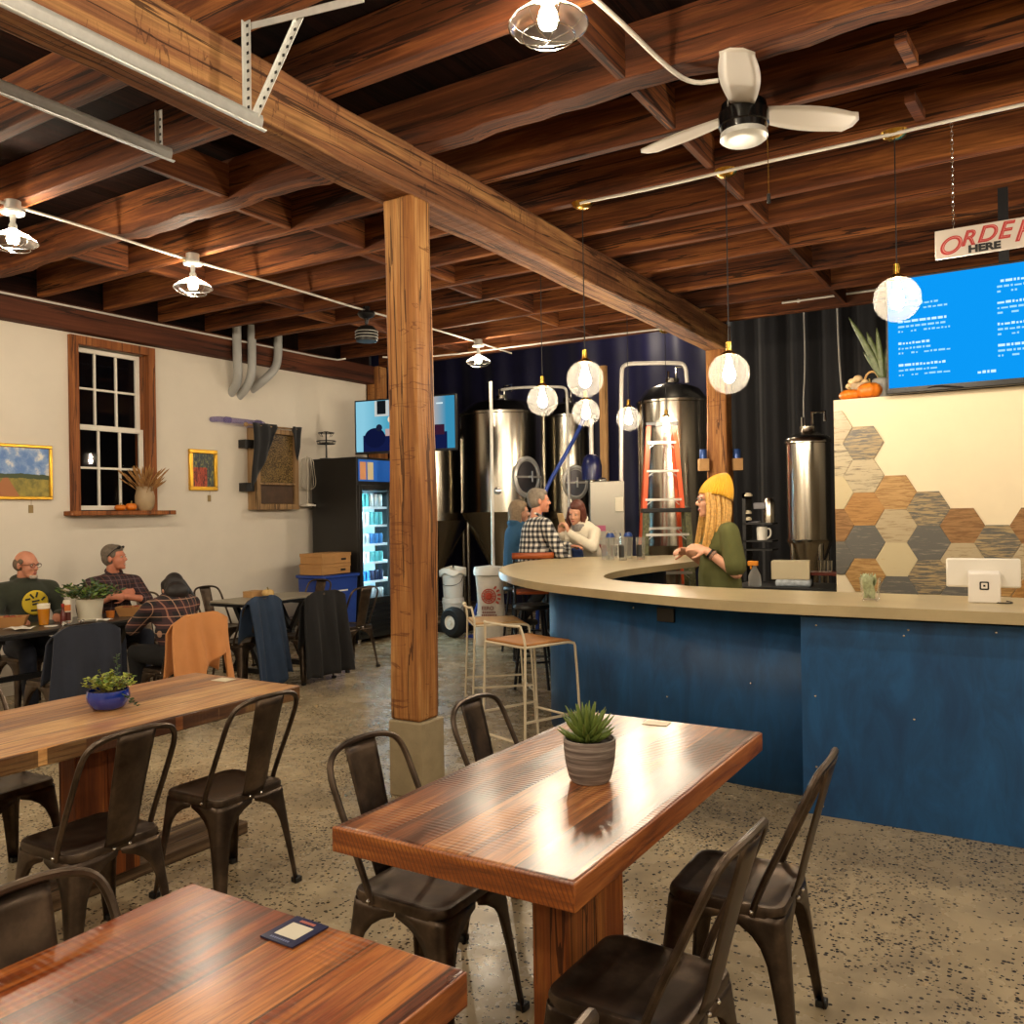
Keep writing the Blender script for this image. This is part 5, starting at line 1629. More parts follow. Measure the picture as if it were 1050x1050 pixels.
# menu screen
t = thing('menu_screen', 'large bright blue menu screen mounted above the white tiled wall', 'screen', (-0.2, 6.55, 2.40), world=True)
MB().box(-0.92, 0.56, 6.5, 6.55, 2.385, 3.19).build('casing', M_BLACK, t, bevel=0.006)
M_SCR = m_emit('menu_blue', lin('#0a92ea'), 0.52)
MB().box(-0.905, 0.545, 6.497, 6.5, 2.425, 3.172).build('screen', M_SCR, t, smooth=0)
M_LINE = m_emit('menu_lettering', lin('#9fdcf8'), 0.5)
M_LINE2 = m_emit('menu_lettering_pale', lin('#c4eafa'), 0.54)
r = random.Random(2)
mm = MB()
def words(x0, z, total, h, hd):
    x = x0
    mm.cur = 1 if hd else 0
    while x < x0 + total:
        wl_ = min(r.choice((0.012, 0.02, 0.03, 0.04)), x0 + total - x)
        if wl_ < 0.006:
            break
        mm.box(x, x + wl_, 6.4955, 6.497, z, z + h * r.choice((0.75, 1.0, 1.0)))
        x += wl_ + (0.008 if hd else 0.009)
for x0, zs in ((-0.84, (3.02, 2.87, 2.72, 2.57)), (-0.24, (3.06, 2.92, 2.78, 2.64)), (0.16, (3.06, 2.92, 2.78, 2.64))):
    for i, z in enumerate(zs):
        words(x0 + (0.0 if i else 0.02), z, r.choice((0.12, 0.2, 0.3, 0.34)) if x0 < -0.5 else 0.2, 0.016, True)
        words(x0, z - 0.034, r.choice((0.25, 0.3, 0.2)), 0.013, False)
        words(x0, z - 0.066, 0.03, 0.012, False)
        words(x0 + 0.08, z - 0.066, 0.04, 0.012, False)
        words(x0 + 0.16, z - 0.066, 0.16, 0.012, False)
words(-0.36, 2.475, 0.11, 0.018, True)
mm.build('menu_text', [M_LINE, M_LINE2], t, smooth=0)
MB().tube(smoothpath([(-0.72, 6.52, 2.39), (-0.62, 6.49, 2.42), (-0.5, 6.48, 2.40), (-0.4, 6.52, 2.39)], 2), 0.004, 5).build('cable', M_BLACK, t)
MB().bar((-0.2, 6.56, 2.9), (-0.2, 6.56, 3.69), 0.06, 0.04).build('mount', M_BLACKM, t)

# hanging sign
t = thing('hanging_sign', 'white sign with red ORDER and black HERE hanging on chains', 'sign', (-0.25, 5.24, 2.92), world=True)
MB().box(-0.485, 0.10, 5.235, 5.25, 2.945, 3.10).build('board', mat('sign_white', '#d9d0c6', 0.5), t, bevel=0.002)
RX = Matrix.Rotation(PI / 2, 3, 'X')
lt, lc = MB(), MB()
for ch, x, z, sz in (('O', -0.474, 2.966, 0.132), ('R', -0.362, 2.998, 0.112), ('D', -0.285, 3.004, 0.118), ('E', -0.19, 3.006, 0.122), ('R', -0.115, 2.98, 0.15)):
    q = text_mesh(ch, sz, 0.0008, 0.32, 0.003).xf(RX, (x, 5.2335, z))
    lt.add(q.v, q.f)
    q = text_mesh(ch, sz, 0.0004, 0.32, -0.0045).xf(RX, (x + 0.003, 5.2325, z + 0.001))
    lc.add(q.v, q.f)
lt.build('red_lettering', mat('sign_red', '#b8302e', 0.5), t, smooth=0)
lc.build('pale_lettering_core', mat('sign_pink', '#dc8a84', 0.5), t, smooth=0)
tx = text_mesh('HERE', 0.052, 0.0012, 0.0, 0.0028).xf(RX @ Matrix.Diagonal((1.25, 1, 1)), (-0.325, 5.2318, 2.957))
tx.build('black_lettering', M_BLACK, t, smooth=0)
for x in (-0.395, 0.02):
    c = MB()
    k = 0
    z = 3.10
    while z < 3.69:
        e = Vector((1, 0, 0)) if k % 2 else Vector((0, 1, 0))
        c.tube([Vector((x, 5.242, z + 0.013)) + e * 0.006 * math.cos(2 * PI * q / 8) + Vector((0, 0, 0.015 * math.sin(2 * PI * q / 8))) for q in range(8)], 0.0018, 4, closed=True)
        z += 0.024
        k += 1
    c.build('chain', M_CHROME, t)

# things on top of the tiled wall
M_SNAKE = mat('snake_plant_leaf', '#55603a', 0.45, var=0.4, vscale=25)
t = thing('snake_plant', 'snake plant with tall upright leaves in a ribbed grey pot behind the menu screen', 'plant', (-0.985, 6.76, 2.385))
MB().lathe([(0.0, 0.0), (0.055, 0.0)] + [(0.06 + 0.012 * k / 12 + (0.003 if k % 2 else 0), 0.012 * k + 0.005) for k in range(12)] + [(0.06, 0.15), (0.0, 0.14)], n=24).build('pot', mat('grey_ribbed_pot', '#8d8d88', 0.6), t)
for k, (dx, dy, tz, wv) in enumerate(((-0.22, -0.02, 0.62, 0.026), (-0.10, 0.0, 0.50, 0.03), (-0.03, -0.02, 0.52, 0.022), (0.06, 0.02, 0.45, 0.024), (-0.13, 0.03, 0.36, 0.02))):
    def lf(u, v):
        s = (u - 0.5) * 2
        ww = wv * (math.sin(PI * min(1, 0.18 + 0.82 * v)) ** 0.6) * (1 if v < 0.98 else 0.3)
        return (dx * v ** 1.2 + s * ww, dy * v + 0.008 * s * s, 0.13 + (tz - 0.13) * v)
    MB().grid(lf, 5, 10).build('leaf', M_SNAKE, t, solid=0.004)
pumpkin('small flat orange pumpkin at the left on top of the tiled wall', -1.195, 6.72, 2.385, 0.085, 0.085, 'pumpkins on the tiled wall')
pumpkin('taller orange pumpkin on top of the tiled wall beside the snake plant', -1.06, 6.68, 2.385, 0.085, 0.12, 'pumpkins on the tiled wall')
t = thing('gourd_basket', 'little twig basket of pale gourds behind the pumpkins on the wall top', 'basket', (-1.135, 6.79, 2.385))
MB().lathe([(0.0, 0.0), (0.05, 0.0), (0.075, 0.09), (0.07, 0.13), (0.06, 0.12), (0.0, 0.1)], n=16).build('bowl', M_CLAY, t)
MB().tube(smoothpath([(0.02, 0, 0.1), (0.03, 0, 0.19), (0.08, 0, 0.22), (0.12, 0, 0.18), (0.13, 0, 0.08)], 2), 0.008, 6).build('handle', mat('pale_twig', '#c49a62', 0.7), t)
for x, y, z, rr in ((-0.06, 0, 0.15, 0.032), (-0.02, -0.02, 0.165, 0.034), (0.02, 0.01, 0.14, 0.03), (-0.085, 0.02, 0.12, 0.03)):
    MB().ell((x, y, z), (rr, rr, rr * 0.8), 12, 8).build('gourd', mat('cream_gourd', '#d9b98a', 0.5, var=0.2), t)

# odds and ends behind the bar
t = thing('bottle_box', 'pale carton on the back counter behind the bar', 'box', (-1.79, 7.3, 0), math.radians(10))
MB().box(-0.15, 0.15, -0.1, 0.1, 1.02, 1.17).build('carton', mat('pale_carton', '#c2b596', 0.7), t, bevel=0.004)
MB().box(-0.12, 0.16, -0.11, 0.12, 0.96, 1.02).build('folded_bag', mat('crumpled_plastic', '#a8b0b8', 0.35, var=0.3, vscale=30), t, bevel=0.02)
solo('back_counter', MB().box(-2.25, -1.3, 7.1, 7.7, 0.0, 0.96), M_BLACK, 'dark back counter behind the bar, under cartons and spray bottle', 'counter')
t = thing('side_table', 'small dark red topped stand on the back counter beside the tiled wall', 'stand', (-1.50, 7.4, 0.96))
MB().box(-0.19, 0.17, -0.1, 0.12, 0.09, 0.115).build('top', mat('dark_red_wood', '#5e2416', 0.35), t, bevel=0.003)
for x in (-0.17, 0.15):
    MB().box(x - 0.012, x + 0.012, -0.09, 0.11, 0.0, 0.09).build('leg', M_BLACK, t)
g = MB()
for k in range(4):
    g.lathe([(0.0, 0.115), (0.018, 0.115), (0.02, 0.21), (0.0, 0.215)], (-0.08 + 0.028 * k, 0.0, 0), 10)
o = g.build('bottle_row', M_CHROME, t)
t = thing('spray_bottle', 'clear spray bottle with orange trigger behind the barmaid\'s back', 'spray bottle', (-2.06, 7.18, 0.96))
MB().lathe([(0.0, 0.0), (0.05, 0.0), (0.055, 0.02), (0.05, 0.09), (0.02, 0.15), (0.014, 0.17), (0.0, 0.17)], n=16).build('bottle', m_glass('cloudy_bottle', (0.85, 0.88, 0.9, 1), 0.25), t)
MB().cbox((-0.012, 0, 0.19), (0.085, 0.03, 0.04)).cbox((-0.03, 0, 0.165), (0.014, 0.02, 0.05)).build('trigger', mat('orange_plastic', '#e08a1e', 0.4), t, bevel=0.005)
t = thing('coffee_station', 'black shelf tower with steel kettle and white jug behind the barmaid', 'shelf', (-2.24, 8.0, 0))
sh = MB()
sh.box(-0.13, -0.10, -0.1, 0.1, 0.0, 1.75)
for z in (1.22, 1.3, 1.46):
    sh.box(-0.13, 0.14, -0.1, 0.1, z, z + 0.015)
sh.box(-0.13, -0.1, -0.1, 0.1, 1.7, 1.75)
sh.build('rack', M_BLACK, t)
MB().lathe([(0.0, 1.475), (0.05, 1.475), (0.052, 1.66), (0.03, 1.70), (0.0, 1.705)], (0.09, 0, 0), 16).build('steel_flask', M_STEEL, t)
jg = MB().lathe([(0.0, 1.315), (0.045, 1.315), (0.05, 1.42), (0.045, 1.44), (0.0, 1.43)], (0.02, 0, 0), 16)
jg.tube(smoothpath([(0.06, 0, 1.42), (0.1, 0, 1.42), (0.1, 0, 1.35), (0.065, 0, 1.33)], 2), 0.008, 6)
jg.build('white_jug', M_WHITE, t)
MB().box(-0.04, 0.07, -0.06, 0.06, 1.60, 1.66).box(-0.10, 0.0, -0.04, 0.04, 1.475, 1.49).build('kettle', mat('grey_plastic', '#77757a', 0.4), t, bevel=0.008)
for z, rr in ((1.50, 0.035), (1.56, 0.035), (1.72, 0.045)):
    MB().lathe([(0.0, z), (rr, z), (rr, z + 0.016), (rr * 0.6, z + 0.03), (0.0, z + 0.034)], (-0.09, -0.06, 0), 14).build('tap_cap', M_STOOLW, t)
M_PLY = mat('pale_box_wood', '#b48a58', 0.6, var=0.1)
for x, y, lab in ((-3.245, 9.38, 'wooden wall box holding a blue can, left side of the second post'), (-2.93, 9.60, 'wooden wall box holding a blue can, right of the second post')):
    t = thing('can_holder', lab, 'holder', (x, y, 2.04), math.radians(30), 'wooden can holders')
    MB().box(-0.055, 0.055, -0.05, 0.05, 0.0, 0.135).build('box', M_PLY, t, bevel=0.003)
    MB().lathe([(0.0, 0.135), (0.042, 0.135), (0.042, 0.23), (0.036, 0.24), (0.0, 0.24)], n=16).build('blue_can', mat('blue_label_can', '#2c4a86', 0.3, 0.3), t)
    MB().bar((0.0, 0.0, 0.08), (-0.08 if x > -3 else 0.08, 0.05 if x > -3 else 0.12, 0.08), 0.03, 0.03).build('bracket', M_BLACKM, t)
solo('wall_cable', MB().tube(smoothpath([(-2.55, 11.25, 4.3), (-2.54, 11.25, 3.4), (-2.58, 11.25, 2.9), (-2.55, 11.25, 2.2)], 2), 0.01, 6), M_PIPEW, 'thin pale cable hanging on the black curtain, right of the second post', 'cable', smooth=60)
solo('wall_cable', MB().tube(smoothpath([(-2.15, 11.25, 4.4), (-2.13, 11.25, 3.2), (-2.05, 11.25, 2.65)], 2), 0.012, 6), M_PIPEW, 'pale cable hanging on the black curtain above the slim tank', 'cable', smooth=60)
# ------------------------------------------------------------------ things on the plank tables
M_LEAF = mat('fresh_leaf', '#5f7a2a', 0.45, var=0.35, vscale=30)
M_LEAFY = mat('yellow_green_leaf', '#97a03c', 0.45, var=0.35, vscale=30)
M_LEAFD = mat('dark_leaf', '#3d5430', 0.4, var=0.35, vscale=25)
M_SOIL = mat('potting_soil', '#1f140d', 0.95, var=0.3)
def m_striped():
    t = NT('striated_grey_pot')
    v = t.coords((0.4, 0.4, 9))
    n = t.noise(v, 11, 4, 0.6)
    t.set('Base Color', t.ramp(n, [(0.36, lin('#5d534d')), (0.52, lin('#857a72')), (0.66, lin('#a99f96'))]))
    t.set('Roughness', 0.7)
    t.bump(n, 0.5, 0.004)
    return t.m
t = thing('succulent', 'spiky green succulent in a striated grey pot on the glossy plank table', 'potted plant', (-1.235, 2.45, 0.751))
MB().lathe([(0.0, 0.0), (0.058, 0.0), (0.066, 0.01), (0.078, 0.06), (0.083, 0.11), (0.083, 0.135), (0.077, 0.135), (0.074, 0.12), (0.0, 0.118)], n=30).build('pot', m_striped(), t)
MB().lathe([(0.0, 0.125), (0.074, 0.12), (0.0, 0.119)], n=20).build('soil', M_SOIL, t)
M_SUCC = mat('succulent_leaf', '#6a7d3a', 0.45, var=0.2, vscale=20)
sm = MB()
k = 0
for tier, (n, tilt, L) in enumerate(((12, 74, 0.085), (12, 55, 0.09), (10, 36, 0.085), (7, 16, 0.07))):
    for i in range(n):
        a = 2 * PI * (i + 0.5 * (tier % 2)) / n + 0.1 * tier
        tl = math.radians(tilt + random.uniform(-5, 5))
        d = Vector((math.sin(tl) * math.cos(a), math.sin(tl) * math.sin(a), math.cos(tl)))
        base = Vector((-0.01 + 0.012 * math.cos(a), 0.012 * math.sin(a), 0.125 + 0.012 * tier))
        L2 = L * random.uniform(0.85, 1.1)
        sm.tube([base, base + d * L2 * 0.35, base + d * L2 * 0.7 + Vector((0, 0, 0.006)), base + d * L2 + Vector((0, 0, 0.016))], [0.007, 0.0095, 0.006, 0.0008], 6)
sm.build('leaf_rosette', M_SUCC, t)

def leafy(mb, p, d, L, W):
    d = Vector(d).normalized()
    s = d.cross(Vector((0, 0, 1)))
    s = s.normalized() if s.length > 0.01 else Vector((1, 0, 0))
    s = (s * math.cos(mb.rr) + d.cross(s) * math.sin(mb.rr))
    p = Vector(p)
    up_ = s.cross(d) * L * 0.12
    mb.add([p, p + d * L * 0.35 + s * W * 0.8 - up_, p + d * L * 0.7 + s * W * 0.75 - up_ * 0.6, p + d * L, p + d * L * 0.7 - s * W * 0.75 - up_ * 0.6, p + d * L * 0.35 - s * W * 0.8 - up_, p + d * L * 0.5 + up_],
           [(0, 1, 6), (1, 2, 6), (2, 3, 6), (3, 4, 6), (4, 5, 6), (5, 0, 6)])
def bush(t, n, base, spread, height, L, W, mats, seed, stem=True):
    r = random.Random(seed)
    st = MB()
    ms = [MB() for _ in mats]
    for q in ms:
        q.rr = 0
    for i in range(n):
        a = r.uniform(0, 2 * PI)
        rad = spread * math.sqrt(r.random())
        h = height * (0.45 + 0.55 * r.random()) * (1 - 0.45 * (rad / spread) ** 2)
        tip = Vector((rad * math.cos(a), rad * math.sin(a), base + h))
        root = Vector((0.25 * rad * math.cos(a), 0.25 * rad * math.sin(a), base))
        pts = smoothpath([root, root.lerp(tip, 0.5) + Vector((0, 0, h * 0.15)), tip], 1)
        st.tube(pts, 0.0015, 4)
        for f in (0.45, 0.62, 0.78, 0.9, 1.0):
            p = root.lerp(tip, f) + Vector((0, 0, h * 0.1 * (1 - f)))
            b_ = r.uniform(0, 2 * PI)
            q = r.choice(ms)
            q.rr = r.uniform(-0.7, 0.7)
            leafy(q, p, (math.cos(b_), math.sin(b_), r.uniform(-0.2, 0.7)), L * r.uniform(0.7, 1.2), W)
    if stem:
        st.build('stem_mass', M_STEM, t)
    for q, m in zip(ms, mats):
        if q.v:
            o = q.build('foliage', m, t, smooth=0)
            o['kind'] = 'stuff'
M_COBALT = mat('cobalt_glaze', '#0b2f93', 0.12, coat=0.8)
t = thing('bowl_plant', 'leafy yellow green plant in a glossy cobalt blue bowl', 'potted plant', (-3.60, 2.35, 0.751))
t.scale = (0.68, 0.68, 0.68)
MB().lathe([(0.0, 0.0), (0.085, 0.0), (0.11, 0.018), (0.132, 0.06), (0.135, 0.09), (0.128, 0.125), (0.12, 0.125), (0.125, 0.09), (0.0, 0.08)], n=36).build('bowl', M_COBALT, t)
MB().lathe([(0.0, 0.11), (0.12, 0.105), (0.0, 0.1)], n=20).build('soil', M_SOIL, t)
bush(t, 60, 0.11, 0.16, 0.15, 0.034, 0.012, [M_LEAF, M_LEAFY, M_LEAFY], 8)
r = random.Random(9)
tall = MB(); tall.rr = 0
tall.tube([(0.05, 0.03, 0.12), (0.055, 0.035, 0.25), (0.05, 0.03, 0.36)], 0.002, 4)
for k in range(16):
    tall.rr = r.uniform(-0.5, 0.5)
    a = r.uniform(0, 6.28)
    leafy(tall, (0.052, 0.032, 0.2 + 0.01 * k), (math.cos(a), math.sin(a), 0.4), 0.028, 0.009)
tall.build('tall_sprig', M_LEAFD, t, smooth=0)
tr = MB(); tr.rr = 0
tr.tube(smoothpath([(0.1, 0.0, 0.12), (0.16, 0.02, 0.1), (0.19, 0.05, 0.05), (0.2, 0.08, 0.02)], 2), 0.002, 4)
for k in range(14):
    tr.rr = r.uniform(-0.5, 0.5)
    a = r.uniform(0, 6.28)
    leafy(tr, (0.15 + 0.003 * k, 0.02 + 0.004 * k, max(0.015, 0.1 - 0.006 * k)), (math.cos(a), math.sin(a), 0.3), 0.034, 0.011)
tr.build('trailing_sprig', M_LEAFD, t, smooth=0)

def card(label, x, y, z, rz, w_, h_, kind):
    t = thing('table_card', label, 'card', (x, y, z), rz)
    if kind == 'navy':
        MB().box(-w_ / 2, w_ / 2, -h_ / 2, h_ / 2, 0, 0.003).build('card', mat('navy_card', '#1c2246', 0.3), t)
        MB().box(-w_ * 0.32, w_ * 0.32, -h_ * 0.28, h_ * 0.24, 0.003, 0.0036).build('white_square', mat('card_white', '#cfc8b6', 0.4), t)
        b_ = MB()
        for k in range(7):
            b_.box(-w_ * 0.22 + k * w_ * 0.066, -w_ * 0.22 + k * w_ * 0.066 + w_ * 0.045, h_ * 0.32, h_ * 0.40, 0.003, 0.0036)
        b_.build('red_heading', mat('card_red', '#b86a5a', 0.5), t)
        b_ = MB()
        for k in range(9):
            b_.box(-w_ * 0.3 + k * w_ * 0.066, -w_ * 0.3 + k * w_ * 0.066 + w_ * 0.04, -h_ * 0.42, -h_ * 0.37, 0.003, 0.0034)
        b_.build('small_line', mat('card_grey', '#7c86a8', 0.5), t)
    else:
        MB().box(-w_ / 2, w_ / 2, -h_ / 2, h_ / 2, 0, 0.002).build('card', mat('pale_card', '#d8ccb0', 0.5), t)
card('navy table card with a white square on the bottom left table', -1.315, 1.262, 0.7515, math.radians(-1), 0.092, 0.1, 'navy')
card('small pale card at the far edge of the succulent table', -1.33, 3.235, 0.7515, 0.1, 0.1, 0.075, 'pale')
card('small pale card at the far end of the honey plank table', -3.67, 3.05, 0.7515, 0.1, 0.1, 0.08, 'pale')

# ------------------------------------------------------------------ food and drink on the men's table
M_BEER = mat('amber_beer', '#c47f1c', 0.15, coat=0.5)
M_FOAM = mat('beer_foam', '#efe6d0', 0.7)
M_TRAYP = mat('kraft_tray', '#ad7c48', 0.8, var=0.06)
t = thing('beer_glass', 'pint glass of amber beer with white foam before the man in green', 'glass', (-6.95, 3.98, 0.75))
MB().lathe([(0.0, 0.004), (0.036, 0.004), (0.046, 0.135), (0.0, 0.135)], n=20).build('beer', M_BEER, t)
MB().lathe([(0.0, 0.136), (0.0465, 0.136), (0.048, 0.168), (0.03, 0.176), (0.0, 0.178)], n=20).build('foam', M_FOAM, t)
MB().lathe([(0.038, 0.0), (0.048, 0.13), (0.0505, 0.18)], n=20, cap=False).build('tumbler', M_GLASS, t)
t = thing('drink_can', 'tall can with orange and red print beside the beer glass', 'can', (-6.93, 4.17, 0.75))
can_mb(0.036, 0.19).build('can', mat('pale_can', '#d8cfbe', 0.35), t)
MB().grid(lambda u, v: (0.0365 * math.cos(-2.4 + 2.6 * u), 0.0365 * math.sin(-2.4 + 2.6 * u), 0.02 + 0.07 * v), 10, 2).build('red_print', mat('maroon_print', '#5a231c', 0.4), t)
MB().grid(lambda u, v: (0.0365 * math.cos(-2.4 + 2.6 * u), 0.0365 * math.sin(-2.4 + 2.6 * u), 0.1 + 0.05 * v), 10, 2).build('orange_print', mat('orange_print', '#d0783a', 0.4), t)
t = thing('hot_sauce_bottle', 'small red sauce bottle standing between beer glass and can', 'bottle', (-6.88, 4.10, 0.75))
MB().lathe([(0.0, 0.0), (0.02, 0.0), (0.022, 0.08), (0.01, 0.11), (0.01, 0.14), (0.0, 0.14)], n=14).build('bottle', mat('sauce_red', '#5e1c16', 0.3), t)
MB().lathe([(0.0, 0.14), (0.012, 0.14), (0.012, 0.165), (0.0, 0.167)], n=12).build('cap', mat('sauce_cap', '#a8281e', 0.4), t)
t = thing('pot_plant', 'bushy dark green plant in a white cylinder pot on the men\'s table', 'potted plant', (-6.95, 4.38, 0.75))
MB().lathe([(0.0, 0.0), (0.095, 0.0), (0.1, 0.012), (0.09, 0.016), (0.112, 0.18), (0.105, 0.18), (0.095, 0.16), (0.0, 0.155)], n=28).build('pot', mat('cream_ceramic', '#e0d8c2', 0.35), t)
bush(t, 70, 0.16, 0.26, 0.19, 0.05, 0.018, [M_LEAFD, M_LEAFD, M_LEAF], 5)
def tray(label, x, y, rz):
    t = thing('food_tray', label, 'food tray', (x, y, 0.75), rz, 'paper food trays')
    b_ = MB()
    ls = [[(sx * a, sy * c, z) for sx, sy in ((-1, -1), (1, -1), (1, 1), (-1, 1))] for a, c, z in ((0.08, 0.055, 0.002), (0.11, 0.08, 0.085), (0.105, 0.075, 0.085), (0.076, 0.05, 0.008))]
    b_.add([p for l in ls for p in l], [(3, 2, 1, 0)] + [(j * 4 + i, j * 4 + (i + 1) % 4, j * 4 + 4 + (i + 1) % 4, j * 4 + 4 + i) for j in range(3) for i in range(4)] + [(12, 13, 14, 15)])
    b_.build('tray', M_TRAYP, t, smooth=0)
    r = random.Random(int(x * 100))
    f = MB()
    for k in range(9):
        f.ell((r.uniform(-0.06, 0.06), r.uniform(-0.035, 0.035), 0.062 + r.uniform(0, 0.02)), (0.026, 0.022, 0.016), 8, 6)
    f.build('food', mat('fried_food', '#8a3f1e', 0.6, var=0.3, vscale=40), t)['kind'] = 'stuff'
tray('kraft paper food tray in front of the bald man', -7.08, 3.80, 0.9)
tray('kraft paper food tray in front of the laughing man', -6.86, 4.70, 0.75)
t = thing('dip_cup', 'little cup of orange dip between pot and food tray', 'cup', (-6.92, 4.55, 0.75))
MB().lathe([(0.0, 0.0), (0.03, 0.0), (0.038, 0.06), (0.035, 0.06), (0.0, 0.05)], n=14).build('cup', mat('orange_dip', '#c4722c', 0.4), t)
def napkin(label, x, y, rz, s):
    def f(u, v):
        return (s * (u - 0.5) + 0.012 * math.sin(5 * v), s * 0.7 * (v - 0.5) + 0.012 * math.sin(6 * u), 0.006 + 0.012 * abs(math.sin(5 * u + 3 * v)))
    mb = MB().grid(f, 12, 10).xf(Matrix.Rotation(rz, 3, 'Z'), (x, y, 0.75))
    solo('paper_napkin', mb, M_WHITE, label, 'napkin', 'crumpled napkins', solid=0.002)
napkin('crumpled white napkin by the beer glass, left end of the table', -6.86, 3.74, 0.3, 0.2)
napkin('crumpled white napkin at the foot of the white plant pot', -6.74, 4.36, 1.2, 0.13)
solo('coaster', MB().lathe([(0.0, 0.0), (0.05, 0.0), (0.05, 0.003), (0.0, 0.003)], (-6.83, 3.97, 0.75), 20), M_WHITE, 'pale round coaster in front of the beer glass', 'coaster')
M_FOIL = mat('crinkled_foil', '#c9c6c0', 0.25, 0.8, var=0.3, vscale=40)
r = random.Random(12)
for nm, x, y in (('small crumpled black and silver wrapper near the sauce bottle', -6.78, 4.07), ('small crumpled black and silver wrapper near the can', -6.77, 4.20)):
    mb = MB()
    for k in range(7):
        mb.cbox((x + r.uniform(-0.035, 0.035), y + r.uniform(-0.04, 0.04), 0.75 + 0.012), (0.03, 0.022, 0.018), Euler((r.random() * 3, r.random() * 3, r.random() * 3)).to_matrix())
    mb.v = [Vector((p.x, p.y, max(p.z, 0.7505))) for p in mb.v]
    solo('candy_wrapper', mb, M_FOIL, nm, 'wrapper', 'crumpled wrappers', smooth=0)
t = thing('small_glass', 'small clear tasting glass at the right end of the men\'s table', 'glass', (-6.86, 4.80, 0.75))
MB().lathe([(0.0, 0.003), (0.025, 0.003), (0.027, 0.0), (0.034, 0.085), (0.031, 0.085), (0.0, 0.01)], n=16).build('tumbler', m_glass('tumbler_glass2', (0.9, 0.9, 0.9, 1), 0.2), t)
M_GOURD = mat('cream_gourd_skin', '#d4b070', 0.5, var=0.12)
pumpkin('little cream gourd on the grey table by the wall', -7.05, 6.46, 0.75, 0.065, 0.085, None, M_GOURD, 9)
t = thing('wooden_box', 'small flat wooden box behind the cream gourd', 'box', (-7.22, 6.42, 0.75), 0.2)
MB().box(-0.06, 0.06, -0.11, 0.09, 0.0, 0.05).build('base', M_PLY, t, bevel=0.003)
MB().box(-0.062, 0.062, -0.112, 0.092, 0.05, 0.065).build('lid', M_PLY, t, bevel=0.003)

# ------------------------------------------------------------------ clothes over chair backs
def draped(name, label, cat, x, y, face, m, zb_out, zb_in, width, fold, seed, skew=0.0, top=0.87, hem=None):
    """cloth hanging over a chair's hoop; v runs from the outer hem over the hoop to the inner hem"""
    rz = math.radians(face - 90)
    R = Matrix.Rotation(rz, 3, 'Z')
    r = random.Random(seed)
    ph = [r.uniform(0, 6) for _ in range(8)]
    def f(u, v):
        s = (u - 0.5) * 2
        shoulder = 1 - 0.5 * max(0, abs(s) - 0.55) ** 2 / 0.2
        if v < 0.62:
            q = 1 - v / 0.62
            zb = zb_out + (hem(u) if hem else 0.03 * math.sin(5 * u + ph[5]) + 0.015 * math.sin(12 * u + ph[6]))
            z = top * 1.0 - (top - zb) * q - (0.10 * max(0, abs(s) - 0.5) ** 1.5 * 1.6)
            y_ = -0.318 - 0.03 * q + 0.025 * (1 - q) * (1 - abs(s)) + fold * q ** 0.6 * (math.sin(13 * u + ph[0] + 1.6 * math.sin(3 * u + ph[1]) + 0.8 * q) + 0.45 * math.sin(27 * u + ph[4] - 2 * q)) 
            xx = s * width * (0.92 + 0.14 * q) + skew * q
        else:
            q = (v - 0.62) / 0.38
            z = top - (top - zb_in) * q - (0.10 * max(0, abs(s) - 0.5) ** 1.5 * 1.6)
            y_ = -0.318 + 0.075 * min(1, q * 5) + 0.06 * q + fold * 0.4 * math.sin(8 * u + ph[2])
            xx = s * width * 0.92
        return (xx + 0.01 * math.sin(7 * v + ph[3]), y_, z)
    mb = MB().grid(f, 34, 34).xf(R, (x, y, 0))
    o = solo(name, mb, m, label, cat, smooth=80)
    md = o.modifiers.new('solid', 'SOLIDIFY'); md.thickness = 0.012; md.offset = 0
    return o
def m_cloth(name, col, var=0.12):
    return mat(name, col, 0.9, var=var, vscale=6, bump=0.15, bscale=200, sheen=0.05)
draped('fleece_blanket', 'navy fleece hung over a chair back before the men\'s table', 'fleece', -6.12, 3.63, 180, m_cloth('navy_fleece', '#252a38'), 0.16, 0.5, 0.27, 0.02, 3)
draped('sweater', 'orange sweater hung over the chair of the person with dark hair', 'sweater', -5.78, 4.34, 180, m_cloth('orange_knit', '#d08d55', 0.06), 0.34, 0.45, 0.27, 0.02, 6, hem=lambda u: (-0.04 + 0.1 * u) if u < 0.46 else (0.10 + 0.35 * (u - 0.46) if u < 0.84 else 0.02), top=0.885)
draped('jacket', 'slate blue hooded jacket hung over a chair at the second table', 'jacket', -6.42, 5.56, 180, m_cloth('slate_blue_nylon', '#24364f'), 0.06, 0.5, 0.21, 0.035, 9, skew=0.10, top=0.89, hem=lambda u: 0.30 * max(0, u - 0.62) + 0.02 * math.sin(9 * u))
draped('coat', 'black puffy coat covering a chair near the cooler', 'coat', -6.2, 6.12, 180, m_cloth('black_nylon', '#131214'), 0.10, 0.4, 0.29, 0.035, 12, top=0.9)
# ------------------------------------------------------------------ people
def m_skin(name, col):
    t = NT(name)
    n = t.noise(t.coords(), 14, 4, 0.6)
    c = lin(col)
    t.set('Base Color', t.ramp(n, [(0.3, (c[0] * 0.86, c[1] * 0.78, c[2] * 0.74, 1)), (0.7, (min(1, c[0] * 1.06), c[1] * 1.02, c[2], 1))]))
    t.set('Roughness', 0.5)
    t.set('Subsurface Weight', 0.08)
    t.set('Subsurface Radius', (0.02, 0.008, 0.004))
    return t.m
M_EYEW = mat('eye_white', '#b5a698', 0.3)
M_IRIS = mat('eye_iris', '#2a1c14', 0.2)
M_LIP = mat('lips', '#a5584e', 0.5)

